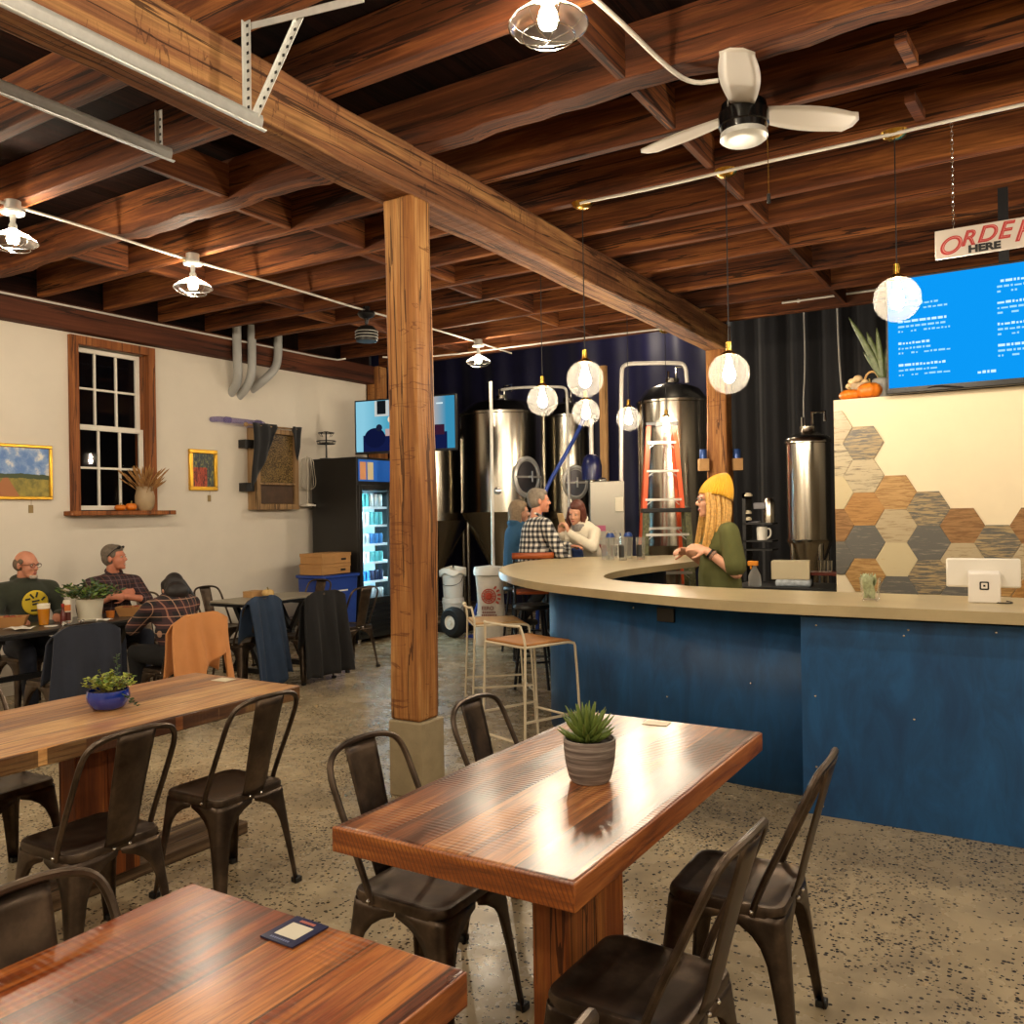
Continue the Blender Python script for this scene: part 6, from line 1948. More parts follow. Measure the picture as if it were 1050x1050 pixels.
def melt(mb, name, m, parent, vox=0.008, it=5, fac=0.5):
    """one continuous surface out of the overlapping shapes"""
    o = mb.build(name, m, parent, smooth=0)
    md = o.modifiers.new('remesh', 'REMESH')
    md.mode = 'VOXEL'
    md.voxel_size = vox
    md.use_smooth_shade = True
    sm_ = o.modifiers.new('smooth', 'SMOOTH')
    sm_.factor = fac
    sm_.iterations = it
    return o

def head_shape(mb, c, R, fem=False, s=1.0):
    def P(x, y, z):
        return Vector(c) + R @ Vector((x * s, y * s, z * s))
    def E(x, y, z, a, b_, d, Rr=None):
        mb.ell(P(x, y, z), (a * s, b_ * s, d * s), 18, 12, R @ Rr if Rr else R)
    E(0, -0.018, 0.035, 0.074, 0.094, 0.083)           # skull
    E(0, 0.022, 0.025, 0.066, 0.066, 0.066)            # forehead
    E(0, 0.034, -0.03, 0.060, 0.056, 0.070)            # face
    E(0, 0.046, -0.082, 0.040 if fem else 0.046, 0.040, 0.030)   # jaw
    E(0, 0.072, -0.098, 0.020, 0.018, 0.016)           # chin
    for sx in (-1, 1):
        E(sx * 0.032, 0.068, -0.028, 0.021, 0.018, 0.020)    # cheek
        E(sx * 0.028, 0.082, 0.022, 0.022, 0.010, 0.008)     # brow
        E(sx * 0.075, -0.012, -0.008, 0.010, 0.018, 0.030, Matrix.Rotation(sx * 0.25, 3, 'Z'))   # ear
    mb.cap(P(0, 0.088, 0.012), P(0, 0.108, -0.026), 0.008 * s, 0.012 * s, 10)     # nose
    for sx in (-1, 1):
        mb.ell(P(sx * 0.010, 0.096, -0.030), 0.008 * s, 8, 6)
    E(0, 0.086, -0.058, 0.022, 0.010, 0.006)           # upper lip
    E(0, 0.085, -0.069, 0.019, 0.010, 0.007)           # lower lip

def hand_shape(mb, wrist, d, n, curl, thumb, s=1.0):
    """palm and five fingers; d = pointing direction, n = palm normal (towards which fingers curl), thumb = side sign"""
    d = Vector(d).normalized()
    n = Vector(n)
    n = (n - d * n.dot(d)).normalized()
    sd = d.cross(n).normalized()
    w_ = Vector(wrist)
    R = Matrix((sd, d, n)).transposed()
    mb.ell(w_ + d * 0.048 * s, (0.040 * s, 0.052 * s, 0.016 * s), 14, 10, R)
    L = (0.072, 0.080, 0.075, 0.060)
    for i in range(4):
        off = (-0.028 + 0.0187 * i) * s * (-thumb)
        p = w_ + d * (0.085 - 0.004 * abs(i - 1.3)) * s + sd * off
        a = curl * 0.35
        rr = (0.0088, 0.0090, 0.0086, 0.0078)[i] * s
        for q, (f, da) in enumerate(((0.45, curl * 0.8), (0.3, curl * 0.9), (0.25, curl * 0.6))):
            v = d * math.cos(a) + n * math.sin(a)
            e = p + v * L[i] * s * f
            mb.cap(p, e, rr, rr * 0.92, 8)
            p = e
            rr *= 0.92
            a += da
    p = w_ + d * 0.022 * s + sd * 0.034 * s * thumb
    v1 = (d * 0.62 + sd * thumb * 0.6 + n * 0.45).normalized()
    e = p + v1 * 0.042 * s
    mb.cap(p, e, 0.012 * s, 0.0105 * s, 8)
    v2 = (d * 0.85 + sd * thumb * 0.12 + n * 0.5).normalized()
    mb.cap(e, e + v2 * 0.032 * s, 0.0105 * s, 0.0085 * s, 8)

def headR(yaw_, pitch_, roll_=0.0):
    return (Matrix.Rotation(math.radians(yaw_), 3, 'Z') @ Matrix.Rotation(math.radians(pitch_), 3, 'X') @ Matrix.Rotation(math.radians(roll_), 3, 'Y'))

def person(label, loc, rz, skin, J, head, hands, fem=False, s=1.0):
    """J: joints in local coordinates (x right, y forward). Returns the Empty and helper data"""
    t = thing('person', label, 'person', loc, math.radians(rz), 'people in the taproom' if False else None)
    t.scale = (s, s, s)
    V = {k: Vector(v) for k, v in J.items()}
    b_ = MB()
    hc = Vector(head[0]); HR = headR(*head[1])
    head_shape(b_, hc, HR, fem)
    nb = V['chest'] + Vector((0, -0.01, 0.12))
    b_.cap(nb, hc + HR @ Vector((0, -0.03, -0.07)), 0.062 if not fem else 0.052, 0.052 if not fem else 0.045)
    b_.cap(V['pelvis'], V['waist'], 0.12, 0.105)
    b_.cap(V['waist'], V['chest'], 0.105, 0.115)
    for sd in 'LR':
        b_.cap(V['chest'] + Vector((0, -0.01, 0.07)), V['sh' + sd], 0.06, 0.05)
        b_.cap(V['sh' + sd], V['el' + sd], 0.046, 0.038)
        b_.cap(V['el' + sd], V['wr' + sd], 0.040, 0.027)
        b_.cap(V['pelvis'] + Vector((0.085 * (1 if sd == 'R' else -1), 0, -0.01)), V['kn' + sd], 0.075, 0.052)
        b_.cap(V['kn' + sd], V['an' + sd], 0.052, 0.036)
    for wr, d, n, curl, th in hands:
        hand_shape(b_, V[wr], d, n, curl, th)
    melt(b_, 'body', skin, t, 0.0075, 4)
    # eyes and mouth
    for sx in (-1, 1):
        p = hc + HR @ Vector((sx * 0.030, 0.079, 0.004))
        ey = MB().ell(p, (0.0125, 0.0125, 0.0075), 12, 8, HR).build('eye', M_EYEW, t, smooth=60)
        MB().ell(p + HR @ Vector((0, 0.0085, 0)), (0.0058, 0.005, 0.0058), 10, 6, HR).build('iris', M_IRIS, ey, smooth=60)
    MB().ell(hc + HR @ Vector((0, 0.0905, -0.0635)), (0.021, 0.008, 0.0085), 12, 8, HR).build('lips', M_LIP, t, smooth=60)
    return t, V, hc, HR

def garment(t, V, name, m, sleeve=1.0, fat=1.0, hem=0.0, vox=0.011, bulk=0.0, hood=False, collar=True):
    g = MB()
    rt_ = 0.138 * fat
    g.cap(V['pelvis'] + Vector((0, 0, hem)), V['waist'], rt_ * 1.04, rt_)
    g.ell(V['waist'], (0.165 * fat, 0.125 * fat, 0.15), 18, 12)
    g.cap(V['waist'], V['chest'], rt_, rt_ * 1.02)
    cd = (V['shR'] - V['shL']).normalized()
    up_ = (V['chest'] - V['waist']).normalized()
    R = Matrix((cd, up_.cross(cd), up_)).transposed()
    g.ell(V['chest'], (0.185 * fat, 0.135 * fat, 0.165), 20, 12, R)
    for sd in 'LR':
        a, b_, c = V['sh' + sd], V['el' + sd], V['wr' + sd]
        g.cap(V['chest'] + up_ * 0.075, a, 0.075 * fat, 0.068 * fat)
        f = min(1, sleeve * 2)
        e = a.lerp(b_, f)
        g.cap(a, e, 0.067 * fat + bulk, 0.056 * fat + bulk)
        if sleeve > 0.5:
            e2 = b_.lerp(c, (sleeve - 0.5) * 2 * 0.97)
            g.cap(b_, e2, 0.056 * fat + bulk, 0.042 * fat + bulk)
    if hood:
        nb = V['chest'] + up_ * 0.15
        g.ell(nb + Vector((0, -0.05, 0.0)), (0.11, 0.085, 0.05), 16, 10, R)
        g.ell(nb + Vector((0, 0.02, -0.01)), (0.095, 0.075, 0.035), 16, 10, R)
    o = melt(g, name, m, t, vox, 6)
    if collar and not hood:
        nb = V['chest'] + up_ * 0.15
        cl = MB()
        cl.tube([nb + R @ Vector((0.068 * math.sin(q), -0.01 + 0.064 * math.cos(q), 0.012 - 0.022 * math.cos(q))) for q in [2 * PI * k / 20 for k in range(20)]], 0.014, 8, closed=True)
        cl.build('collar', m, o)
    return o

def trousers(t, V, m, fat=1.0):
    g = MB()
    g.ell(V['pelvis'] + Vector((0, 0, -0.02)), (0.175 * fat, 0.15 * fat, 0.13), 18, 12)
    for sd, sx in (('L', -1), ('R', 1)):
        g.cap(V['pelvis'] + Vector((sx * 0.09, 0, -0.02)), V['kn' + sd], 0.098 * fat, 0.07 * fat)
        g.cap(V['kn' + sd], V['an' + sd] + Vector((0, 0, 0.02)), 0.07 * fat, 0.058 * fat)
    return melt(g, 'trousers', m, t, 0.012, 5)
def shoes(t, V, m, dirs=None):
    for sd in 'LR':
        g = MB()
        a = V['an' + sd]
        g.cap(a + Vector((0, -0.03, -0.04)), a + Vector((0, 0.14, -0.052)), 0.042, 0.036)
        g.cap(a, a + Vector((0, 0, -0.04)), 0.045, 0.045)
        melt(g, 'shoe', m, t, 0.009, 3)

def strands(t, name, m, roots, n, rad, seed, parent=None):
    """long hair: tubes along guide lines"""
    r = random.Random(seed)
    h = MB()
    for pts in roots:
        for k in range(n):
            off = Vector((r.uniform(-rad, rad), r.uniform(-rad, rad), r.uniform(-rad, rad) * 0.3))
            q = [Vector(p) + off * (0.4 + 0.6 * i / (len(pts) - 1)) for i, p in enumerate(pts)]
            q = smoothpath(q, 2)
            N = len(q)
            h.tube(q, [0.011 * (1 - 0.55 * i / (N - 1)) for i in range(N)], 6)
    return h

# ---- plaids
def m_check(name, light, dark, mid, cell):
    t = NT(name)
    raw = t.coords((1, 1, 1), False)
    s = t.n('ShaderNodeSeparateXYZ', {0: raw})
    def band(v):
        return t.math('LESS_THAN', t.math('FRACT', t.math('DIVIDE', v, cell)), 0.5)
    hcoord = t.math('ADD', t.math('MULTIPLY', s.outputs[0], 0.75), t.math('MULTIPLY', s.outputs[1], 0.75))
    a, b_ = band(hcoord), band(s.outputs[2])
    both = t.math('MULTIPLY', a, b_)
    any_ = t.math('MAXIMUM', a, b_)
    c = t.mix(any_, lin(light), lin(mid))
    t.set('Base Color', t.mix(both, c, lin(dark)))
    t.set('Roughness', 0.85)
    return t.m
def m_plaid(name, base, mid, line1, line2, cell):
    t = NT(name)
    raw = t.coords((1, 1, 1), False)
    s = t.n('ShaderNodeSeparateXYZ', {0: raw})
    h = t.math('ADD', t.math('MULTIPLY', s.outputs[0], 1.0), t.math('MULTIPLY', s.outputs[1], 0.3))
    def band(v, lo, hi, c=cell):
        f = t.math('FRACT', t.math('DIVIDE', v, c))
        return t.math('MULTIPLY', t.math('GREATER_THAN', f, lo), t.math('LESS_THAN', f, hi))
    c = lin(base)
    c = t.mix(t.math('MULTIPLY', t.math('MAXIMUM', band(h, 0.0, 0.42), band(s.outputs[2], 0.0, 0.42)), 0.8), c, lin(mid))
    for lo, hi, col in ((0.18, 0.25, line1), (0.68, 0.73, line2)):
        c = t.mix(t.math('MULTIPLY', band(h, lo, hi), 0.75), c, lin(col))
        c = t.mix(t.math('MULTIPLY', band(s.outputs[2], lo, hi), 0.75), c, lin(col))
    t.set('Base Color', c)
    t.set('Roughness', 0.9)
    return t.m
SK1 = m_skin('ruddy_skin', '#c98c70')
SK2 = m_skin('tan_skin', '#c98468')
SK3 = m_skin('fair_skin', '#dba78a')
M_JEANS = mat('dark_denim', '#1c2130', 0.9, var=0.15)
M_DARKT = mat('black_trousers', '#151517', 0.9)
M_SHOE = mat('dark_shoe', '#191614', 0.6)

def seated(seat=0.46, lean=0.0, spread=0.10, knee=0.42):
    hz = seat + 0.09
    return dict(pelvis=(0, -0.02, hz), waist=(0, -0.03 + lean * 0.35, hz + 0.20), chest=(0, -0.03 + lean, hz + 0.40),
                knL=(-spread - 0.03, knee, hz - 0.02), knR=(spread + 0.03, knee, hz - 0.02), anL=(-spread, knee - 0.02, 0.09), anR=(spread, knee - 0.02, 0.09))

def hair_cap(hc, HR, back=True, top=0.0, lo=-0.03, fr=0.055):
    """short hair over the skull, leaving the face free"""
    g = MB()
    def E(x, y, z, a, b_, d):
        g.ell(hc + HR @ Vector((x, y, z)), (a, b_, d), 20, 14, HR)
    E(0, -0.030, 0.050, 0.080, 0.094, 0.080 + top)
    E(0, -0.045, 0.010, 0.078, 0.076, 0.085)
    E(0, 0.018, 0.078, 0.066, 0.064, 0.040 + top)
    for sx in (-1, 1):
        E(sx * 0.066, 0.012, 0.04, 0.014, 0.034, 0.036)
    return g

# ---- 1 bald man in the green hoodie
J = seated(0.46)
J.update(shL=(-0.20, -0.03, 1.01), shR=(0.20, -0.03, 1.01), elL=(-0.27, 0.06, 0.76), elR=(0.27, 0.06, 0.76), wrL=(-0.16, 0.27, 0.80), wrR=(0.17, 0.27, 0.79))
t, V, hc, HR = person('bald man in glasses and dark green hoodie with yellow round print, seated at the wall', (-7.45, 4.12, 0), -90 - 12, SK1, J, ((0, 0.02, 1.225), (28, -4)),
                      [('wrL', (0.4, 0.9, -0.1), (0.3, 0, -1), 0.4, 1), ('wrR', (-0.4, 0.9, -0.1), (-0.3, 0, -1), 0.4, -1)])
M_HOOD = mat('dark_green_fleece', '#2b2f22', 0.95, var=0.12, vscale=12, bump=0.1, bscale=120, sheen=0.15)
o = garment(t, V, 'hoodie', M_HOOD, 1.0, 1.1, hood=True)
em = MB()
for k in range(1):
    def f(u, v):
        a = 2 * PI * u
        rr = 0.105 * v
        x, z = -0.03 + rr * math.cos(a), 0.905 + rr * math.sin(a)
        return (x, 0.125 - 0.9 * (x) ** 2 - 0.35 * (z - 0.9) ** 2 + 0.004, z)
    em.grid(f, 30, 7, True)
o1 = em.build('yellow_print', mat('yellow_print', '#c8ac28', 0.8), t, solid=0.004)
em = MB()
for a0, r0, a1, r1 in ((100, 0.09, 95, 0.045), (60, 0.085, 70, 0.04), (20, 0.03, 150, 0.035), (200, 0.02, 330, 0.03), (150, 0.085, 160, 0.05), (240, 0.075, 300, 0.075), (40, 0.055, 20, 0.085)):
    p = Vector((-0.03 + r0 * math.cos(math.radians(a0)), 0, 0.905 + r0 * math.sin(math.radians(a0))))
    q = Vector((-0.03 + r1 * math.cos(math.radians(a1)), 0, 0.905 + r1 * math.sin(math.radians(a1))))
    for z in (p, q):
        z.y = 0.132 - 0.9 * z.x ** 2 - 0.35 * (z.z - 0.9) ** 2
    em.bar(p, q, 0.014, 0.008, (0, 1, 0))
em.build('dark_print_strokes', M_HOOD, o1)
trousers(t, V, M_JEANS); shoes(t, V, M_SHOE)
hb = MB()
hb.ell(hc + HR @ Vector((0, -0.047, 0.005)), (0.080, 0.074, 0.072), 20, 14, HR)
for sx in (-1, 1):
    hb.ell(hc + HR @ Vector((sx * 0.068, 0.0, 0.03)), (0.013, 0.03, 0.026), 12, 8, HR)
melt(hb, 'hair', mat('grey_brown_hair', '#6a5848', 0.8, var=0.2), t, 0.006, 3)
bd_ = MB()
for x in (-0.03, -0.015, 0, 0.015, 0.03):
    bd_.ell(hc + HR @ Vector((x, 0.084 - 8 * x * x, -0.1 + 4 * x * x)), (0.016, 0.012, 0.017), 8, 6)
melt(bd_, 'goatee', mat('grey_beard', '#b0a090', 0.9), t, 0.006, 3)
def glasses(t, hc, HR, m, tint=None, up_=0.0):
    g = MB()
    for sx in (-1, 1):
        g.tube([hc + HR @ Vector((sx * 0.032 + 0.026 * math.cos(2 * PI * k / 18), 0.097 + 0.0, 0.002 + up_ + 0.018 * math.sin(2 * PI * k / 18))) for k in range(18)], 0.0022, 6, closed=True)
        g.tube([hc + HR @ Vector((sx * 0.058, 0.096, 0.006 + up_)), hc + HR @ Vector((sx * 0.074, 0.06, 0.006 + up_)), hc + HR @ Vector((sx * 0.079, -0.015, 0.004 + up_))], 0.0025, 6)
    g.tube([hc + HR @ Vector((-0.008, 0.1, 0.006 + up_)), hc + HR @ Vector((0.008, 0.1, 0.006 + up_))], 0.002, 6)
    return g.build('glasses', m, t)
glasses(t, hc, HR, mat('dark_red_frame', '#4a2a24', 0.35))

# ---- 2 laughing man in dark plaid, arms crossed
J = seated(0.46, 0.04)
J.update(shL=(-0.20, 0.0, 1.0), shR=(0.20, 0.0, 1.0), elL=(-0.25, 0.15, 0.84), elR=(0.25, 0.15, 0.84), wrL=(-0.01, 0.25, 0.89), wrR=(0.0, 0.21, 0.92))
t, V, hc, HR = person('laughing man in dark plaid shirt with crossed arms and sunglasses on his head', (-7.45, 4.93, 0), -90 - 12, SK2, J, ((0, 0.05, 1.24), (42, 6)),
                      [('wrL', (0.95, -0.12, 0.12), (0, -1, 0), 0.5, 1), ('wrR', (-0.95, -0.2, 0.05), (0, -1, 0), 0.5, -1)])
M_PLAID1 = m_plaid('dark_red_plaid', '#211a20', '#3c262b', '#6e5a5c', '#7a4a3a', 0.085)
o = garment(t, V, 'plaid_shirt', M_PLAID1, 0.62, 1.08)
trousers(t, V, M_JEANS); shoes(t, V, M_SHOE)
melt(hair_cap(hc, HR, True, 0.008), 'hair', mat('salt_grey_hair', '#6c6054', 0.8, var=0.3, vscale=40), t, 0.007, 2)
sg = MB()
for sx in (-1, 1):
    sg.ell(hc + HR @ Vector((sx * 0.034, 0.068, 0.092)), (0.027, 0.012, 0.019), 14, 8, HR @ Matrix.Rotation(-0.7, 3, 'X'))
    sg.tube([hc + HR @ Vector((sx * 0.06, 0.062, 0.09)), hc + HR @ Vector((sx * 0.084, 0.02, 0.06)), hc + HR @ Vector((sx * 0.084, -0.03, 0.02))], 0.004, 6)
sg.build('sunglasses', M_BLACK, t)
MB().ell(hc + HR @ Vector((0, 0.0915, -0.064)), (0.022, 0.008, 0.006), 12, 8, HR).build('teeth', mat('teeth', '#e8e0d2', 0.3), t)

# ---- 3 person with dark hair leaning over the table, back to us
J = seated(0.46, 0.20)
J.update(chest=(0.02, 0.12, 0.87), waist=(0, 0.04, 0.71), shL=(-0.165, 0.13, 0.90), shR=(0.195, 0.14, 0.91), elL=(-0.22, 0.30, 0.74), elR=(0.25, 0.30, 0.74), wrL=(-0.06, 0.50, 0.79), wrR=(0.10, 0.50, 0.79))
t, V, hc, HR = person('person with long dark hair in plaid flannel leaning over the table, back turned', (-5.80, 4.40, 0), 84, SK3, J, ((0.09, 0.24, 1.01), (-14, -34, 12)),
                      [('wrL', (0.3, 1, 0), (0, 0, -1), 0.3, 1), ('wrR', (-0.3, 1, 0), (0, 0, -1), 0.3, -1)], fem=True)
M_PLAID2 = m_plaid('maroon_flannel', '#1d181c', '#3c2428', '#9a6a58', '#b08a70', 0.125)
garment(t, V, 'flannel_shirt', M_PLAID2, 1.0, 1.05, hem=-0.05, collar=False)
trousers(t, V, M_DARKT); shoes(t, V, M_SHOE)
h = hair_cap(hc, HR, True, 0.02)
for k in range(9):
    a = math.radians(-10 - 160 * k / 8)
    p0 = hc + HR @ Vector((0.07 * math.cos(a), -0.02 + 0.085 * math.sin(a), 0.04))
    p1 = p0 + Vector((0.05 + 0.03 * math.cos(a), 0.02 + 0.01 * math.sin(a), -0.10))
    h.cap(p0, p1, 0.035, 0.036, 10)
    h.cap(p1, p1 + Vector((0.05 + 0.01 * math.cos(a), 0.01, -0.09)), 0.036, 0.02, 10)
h.ell(hc + HR @ Vector((0.0, -0.085, -0.02)), (0.085, 0.05, 0.11), 18, 12, HR)
h.cap(hc + HR @ Vector((0.0, -0.09, -0.04)), hc + Vector((0.03, -0.14, -0.10)), 0.07, 0.05, 12)
h.ell(V['chest'] + Vector((0.02, -0.03, 0.15)), (0.10, 0.075, 0.075), 18, 12)
melt(h, 'hair', mat('black_brown_hair', '#1b1413', 0.55, var=0.2, vscale=50), t, 0.009, 4)

# ---- 4 man in black and white checks at the bar
J = seated(0.76, 0.06, 0.1, 0.26)
J.update(anL=(-0.1, 0.22, 0.36), anR=(0.1, 0.22, 0.36), shL=(-0.20, 0.06, 1.32), shR=(0.20, 0.05, 1.32), elL=(-0.25, 0.25, 1.12), elR=(0.25, 0.17, 1.06), wrL=(-0.12, 0.42, 1.10), wrR=(0.17, 0.34, 0.93))
t, V, hc, HR = person('grey haired man in black and white checked shirt sitting at the bar', (-4.73, 8.12, 0), 58 - 90 - 8, SK1, J, ((0.01, 0.06, 1.555), (-8, 2)),
                      [('wrL', (0.6, 0.8, 0), (0, 0, -1), 0.6, 1), ('wrR', (-0.3, 0.7, -0.6), (-1, 0, 0), 0.6, -1)], s=1.11)
garment(t, V, 'checked_shirt', m_check('buffalo_check', '#d8d2c6', '#17171a', '#6e6c6c', 0.052), 1.0, 1.08)
trousers(t, V, M_JEANS); shoes(t, V, M_SHOE)
melt(hair_cap(hc, HR, True, 0.006), 'hair', mat('iron_grey_hair', '#7a6e60', 0.8, var=0.3, vscale=40), t, 0.007, 2)

# ---- 5 person in blue hoodie behind him
J = seated(0.76, 0.03, 0.1, 0.38)
J.update(anL=(-0.1, 0.40, 0.11), anR=(0.08, 0.02, 0.36), shL=(-0.19, 0.02, 1.30), shR=(0.19, 0.02, 1.30), elL=(-0.25, 0.16, 1.08), elR=(0.25, 0.16, 1.08), wrL=(-0.12, 0.35, 1.12), wrR=(0.1, 0.35, 1.12))
t, V, hc, HR = person('person with long brown grey hair in teal blue hoodie behind the man in checks', (-5.24, 8.62, 0), 58 - 90 - 8, SK3, J, ((0, 0.03, 1.52), (-4, 0)),
                      [('wrL', (0.6, 0.8, 0), (0, 0, -1), 0.6, 1), ('wrR', (-0.6, 0.8, 0), (0, 0, -1), 0.6, -1)], fem=True, s=1.06)
garment(t, V, 'blue_hoodie', mat('teal_blue_fleece', '#2f5878', 0.9, var=0.1), 1.0, 1.05, hood=True)
trousers(t, V, M_DARKT); shoes(t, V, M_SHOE)
h = hair_cap(hc, HR, True, 0.01)
for k in range(9):
    a = math.radians(-5 - 170 * k / 8)
    p0 = hc + HR @ Vector((0.07 * math.cos(a), -0.02 + 0.085 * math.sin(a), 0.04))
    h.cap(p0, p0 + Vector((0, 0, -0.13)), 0.03, 0.03, 10)
    h.cap(p0 + Vector((0, 0, -0.13)), p0 + Vector((0, 0.0, -0.20)), 0.03, 0.02, 10)
melt(h, 'hair', mat('mousy_hair', '#86725a', 0.7, var=0.25, vscale=50), t, 0.009, 3)
st_ = thing('black_stool', 'plain black stool under the person in the blue hoodie', 'bar stool', (-5.24, 8.62, 0), 0.2)
MB().lathe([(0.0, 0.70), (0.17, 0.70), (0.18, 0.72), (0.17, 0.745), (0.0, 0.75)], n=20).build('seat', M_BLACK, st_)
bf = MB()
for k in range(4):
    a = PI / 4 + k * PI / 2
    bf.tube([(0.22 * math.cos(a), 0.22 * math.sin(a), 0), (0.12 * math.cos(a), 0.12 * math.sin(a), 0.72)], 0.014, 8)
bf.build('frame', M_BLACKM, st_)

# ---- 6 woman in white holding up a phone
J = seated(0.72, 0.10, 0.08, 0.22)
J.update(anL=(-0.1, 0.18, 0.34), anR=(0.1, 0.18, 0.34), shL=(-0.165, 0.10, 1.245), shR=(0.165, 0.09, 1.245), elL=(-0.24, 0.24, 1.09), elR=(0.20, 0.24, 1.08), wrL=(-0.055, 0.40, 1.245), wrR=(0.045, 0.40, 1.235))
t, V, hc, HR = person('woman with reddish brown hair in white sweater holding up a phone at the bar', (-4.53, 9.02, 0), -111 - 90 + 12, SK3, J, ((0.02, 0.17, 1.445), (14, -14, -8)),
                      [('wrL', (0.15, 0.35, 0.95), (0.9, 0.3, 0), 0.9, -1), ('wrR', (-0.15, 0.35, 0.95), (-0.9, 0.3, 0), 0.9, 1)], fem=True, s=1.1)
garment(t, V, 'white_sweater', mat('cream_knit', '#e6dcc6', 0.9, var=0.06, vscale=30, bump=0.2, bscale=150), 1.0, 1.0)
sc = MB()
for k in range(3):
    sc.tube([V['chest'] + Vector((0.075 * math.cos(q), 0.03 + 0.10 * math.sin(q), 0.10 - 0.02 * k)) for q in [2 * PI * i / 18 for i in range(18)]], 0.022, 8, closed=True)
sc.build('scarf', mat('grey_scarf', '#8a8580', 0.9, var=0.25, vscale=40), t)
MB().grid(lambda u, v: (-0.07 + 0.14 * u, 0.245 - 0.05 * (2 * u - 1) ** 2 - 0.05 * v, 1.08 - 0.18 * v), 8, 6).build('blue_top', mat('blue_denim_top', '#33477a', 0.9), t, solid=0.01)
trousers(t, V, M_JEANS); shoes(t, V, M_SHOE)
h = hair_cap(hc, HR, True, 0.012)
for k in range(11):
    a = math.radians(15 - 210 * k / 10)
    p0 = hc + HR @ Vector((0.068 * math.cos(a), -0.015 + 0.085 * math.sin(a), 0.04))
    p1 = hc + HR @ Vector((0.088 * math.cos(a), -0.02 + 0.08 * math.sin(a), -0.08))
    h.cap(p0, p1, 0.027, 0.03, 10)
    h.cap(p1, p1 + Vector((0.012 * math.cos(a), -0.01, -0.11)), 0.03, 0.018, 10)
melt(h, 'hair', mat('auburn_hair', '#5a2e20', 0.5, var=0.3, vscale=60), t, 0.008, 3)
ph_base = t.matrix_basis @ Vector((-0.005, 0.455, 1.33))
pt = thing('mobile_phone', 'mobile phone in a pale gold case held up by the woman in white', 'phone', ph_base, math.radians(-111 - 90 + 12))
MB().cbox((0, 0, 0.05), (0.082, 0.01, 0.165), Matrix.Rotation(math.radians(-18), 3, 'X')).build('case', mat('pale_gold_case', '#c9a878', 0.35), pt, bevel=0.004)

# ---- 7 barmaid with yellow beanie
J = dict(pelvis=(0, 0, 0.96), waist=(0, 0.01, 1.14), chest=(0, -0.01, 1.34), shL=(-0.175, -0.02, 1.425), shR=(0.175, -0.02, 1.425),
         elL=(-0.225, -0.05, 1.15), elR=(0.23, 0.0, 1.15), wrL=(-0.15, 0.13, 1.30), wrR=(0.10, 0.20, 1.28),
         knL=(-0.10, 0.02, 0.5), knR=(0.10, 0.03, 0.5), anL=(-0.11, -0.02, 0.09), anR=(0.11, 0.0, 0.09))
t, V, hc, HR = person('barmaid in yellow beanie and olive t-shirt with long blond hair, standing behind the bar', (-1.92, 5.87, 0), 211.6 - 90, SK3, J, ((0, 0.05, 1.635), (3, 0)),
                      [('wrL', (0.25, 0.9, 0.25), (0.7, 0.1, -0.6), 0.9, 1), ('wrR', (-0.5, 0.8, 0.2), (-0.6, 0.1, -0.6), 0.9, -1)], fem=True, s=1.02)
M_OLIVE = mat('olive_cotton', '#57592f', 0.9, var=0.1, vscale=8)
g = MB()
g.cap((0, 0.0, 0.90), V['waist'], 0.150, 0.145)
g.ell((0, 0.005, 1.05), (0.19, 0.145, 0.2), 18, 12)
g.cap(V['waist'], V['chest'], 0.142, 0.135)
g.ell(V['chest'], (0.178, 0.13, 0.15), 20, 12)
for sx in (-1, 1):
    g.ell((sx * 0.07, 0.095, 1.30), (0.06, 0.05, 0.06), 14, 10)
for sd in 'LR':
    g.cap(V['chest'] + Vector((0, -0.01, 0.07)), V['sh' + sd], 0.07, 0.064)
    e = V['sh' + sd].lerp(V['el' + sd], 0.82)
    g.cap(V['sh' + sd], e, 0.066, 0.076)
melt(g, 't_shirt', M_OLIVE, t, 0.010, 5)
trousers(t, V, M_DARKT); shoes(t, V, M_SHOE)
bn = MB()
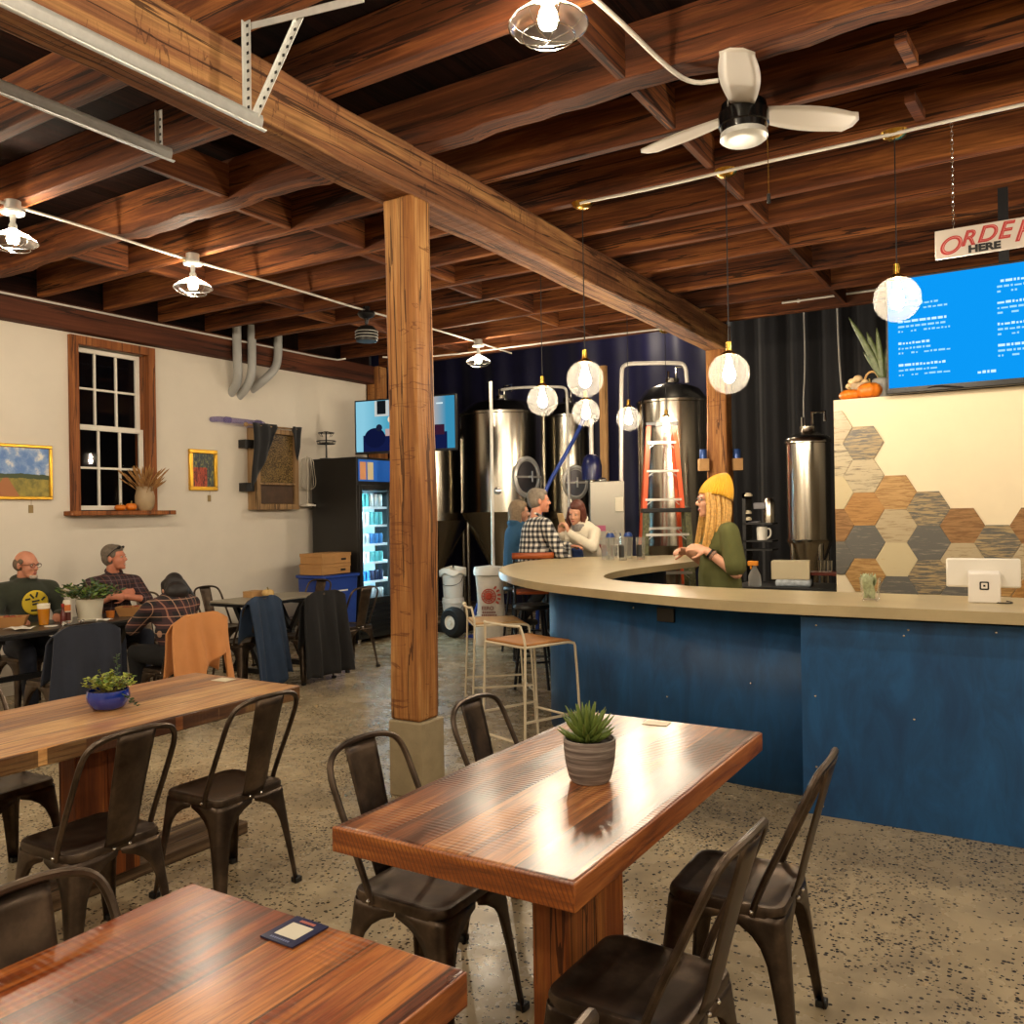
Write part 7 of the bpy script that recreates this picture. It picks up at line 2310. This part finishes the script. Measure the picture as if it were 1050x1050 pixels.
def bf_(u, v):
    a = 2 * PI * u
    th = 0.02 + 1.62 * v
    sl = 1.0 + 0.0 * v
    x = 0.094 * math.sin(th) * math.cos(a) * (1 - 0.12 * (1 - v))
    y = -0.024 + 0.112 * math.sin(th) * math.sin(a) * (1 - 0.10 * (1 - v)) - 0.075 * (1 - v) ** 1.1
    z = 0.045 + 0.138 * math.cos(th) - (0.0 if math.sin(a) > 0 else 0.045 * v * -math.sin(a)) + 0.012 * (1 if math.sin(a) > 0 else 0) * v * math.sin(a)
    rib = 0.0022 * math.sin(40 * a) if v > 0.15 else 0
    n_ = Vector((math.cos(a), math.sin(a), 0)) * rib
    return hc + HR @ (Vector((x, y, z)) + n_)
bn.grid(bf_, 120, 16, True).build('beanie', mat('mustard_knit', '#d19a1c', 0.9, var=0.08, vscale=40, sheen=0.3), t, solid=0.006)
roots = []
for k in range(12):
    a = math.radians(25 - 230 * k / 11)
    x, y = 0.078 * math.cos(a), -0.02 + 0.092 * math.sin(a)
    front = math.cos(a) < 0
    fwd_ = 0.05 if a > -PI / 2 - 0.9 and a < 0.2 else 0.0
    roots.append([hc + HR @ Vector((x, y, 0.03)), hc + HR @ Vector((x * 1.15, y * 1.05 - 0.005, -0.08)), hc + HR @ Vector((x * 1.35, y * 0.95 + 0.01 , -0.19)), hc + HR @ Vector((x * 1.45, y * 0.9 + 0.02, -0.27 - 0.05 * (k % 3)))])
for sx in (-1, 1):
    for q in range(3):
        roots.append([hc + HR @ Vector((sx * 0.07, 0.055 - 0.02 * q, 0.05)), hc + HR @ Vector((sx * 0.085, 0.045 - 0.02 * q, -0.06)), hc + HR @ Vector((sx * 0.105, 0.06 - 0.02 * q, -0.18)), hc + HR @ Vector((sx * 0.10, 0.085 - 0.02 * q, -0.32))])
hh = strands(t, 'hair', None, roots, 7, 0.014, 5)
hh.build('hair', mat('blond_hair', '#c79a52', 0.45, var=0.35, vscale=60), t)
glasses(t, hc, HR, mat('dark_thin_frame', '#2a2426', 0.3))
wrist_d = (V['wrL'] - V['elL']).normalized()
Rw = wrist_d.to_track_quat('Z', 'Y').to_matrix()
for f, r_, m_, nm in ((0.86, 0.036, M_BLACK, 'black_wristband'), (0.78, 0.038, mat('patterned_band', '#8a6a5a', 0.6, var=0.5, vscale=80), 'bead_bracelet')):
    p = V['elL'].lerp(V['wrL'], f)
    MB().lathe([(r_ - 0.006, -0.008), (r_, -0.006), (r_, 0.006), (r_ - 0.006, 0.008)], p, 18, Rw).build(nm, m_, t)

for o in list(bpy.data.objects):
    if o.get('_w') is not None:
        del o['_w']
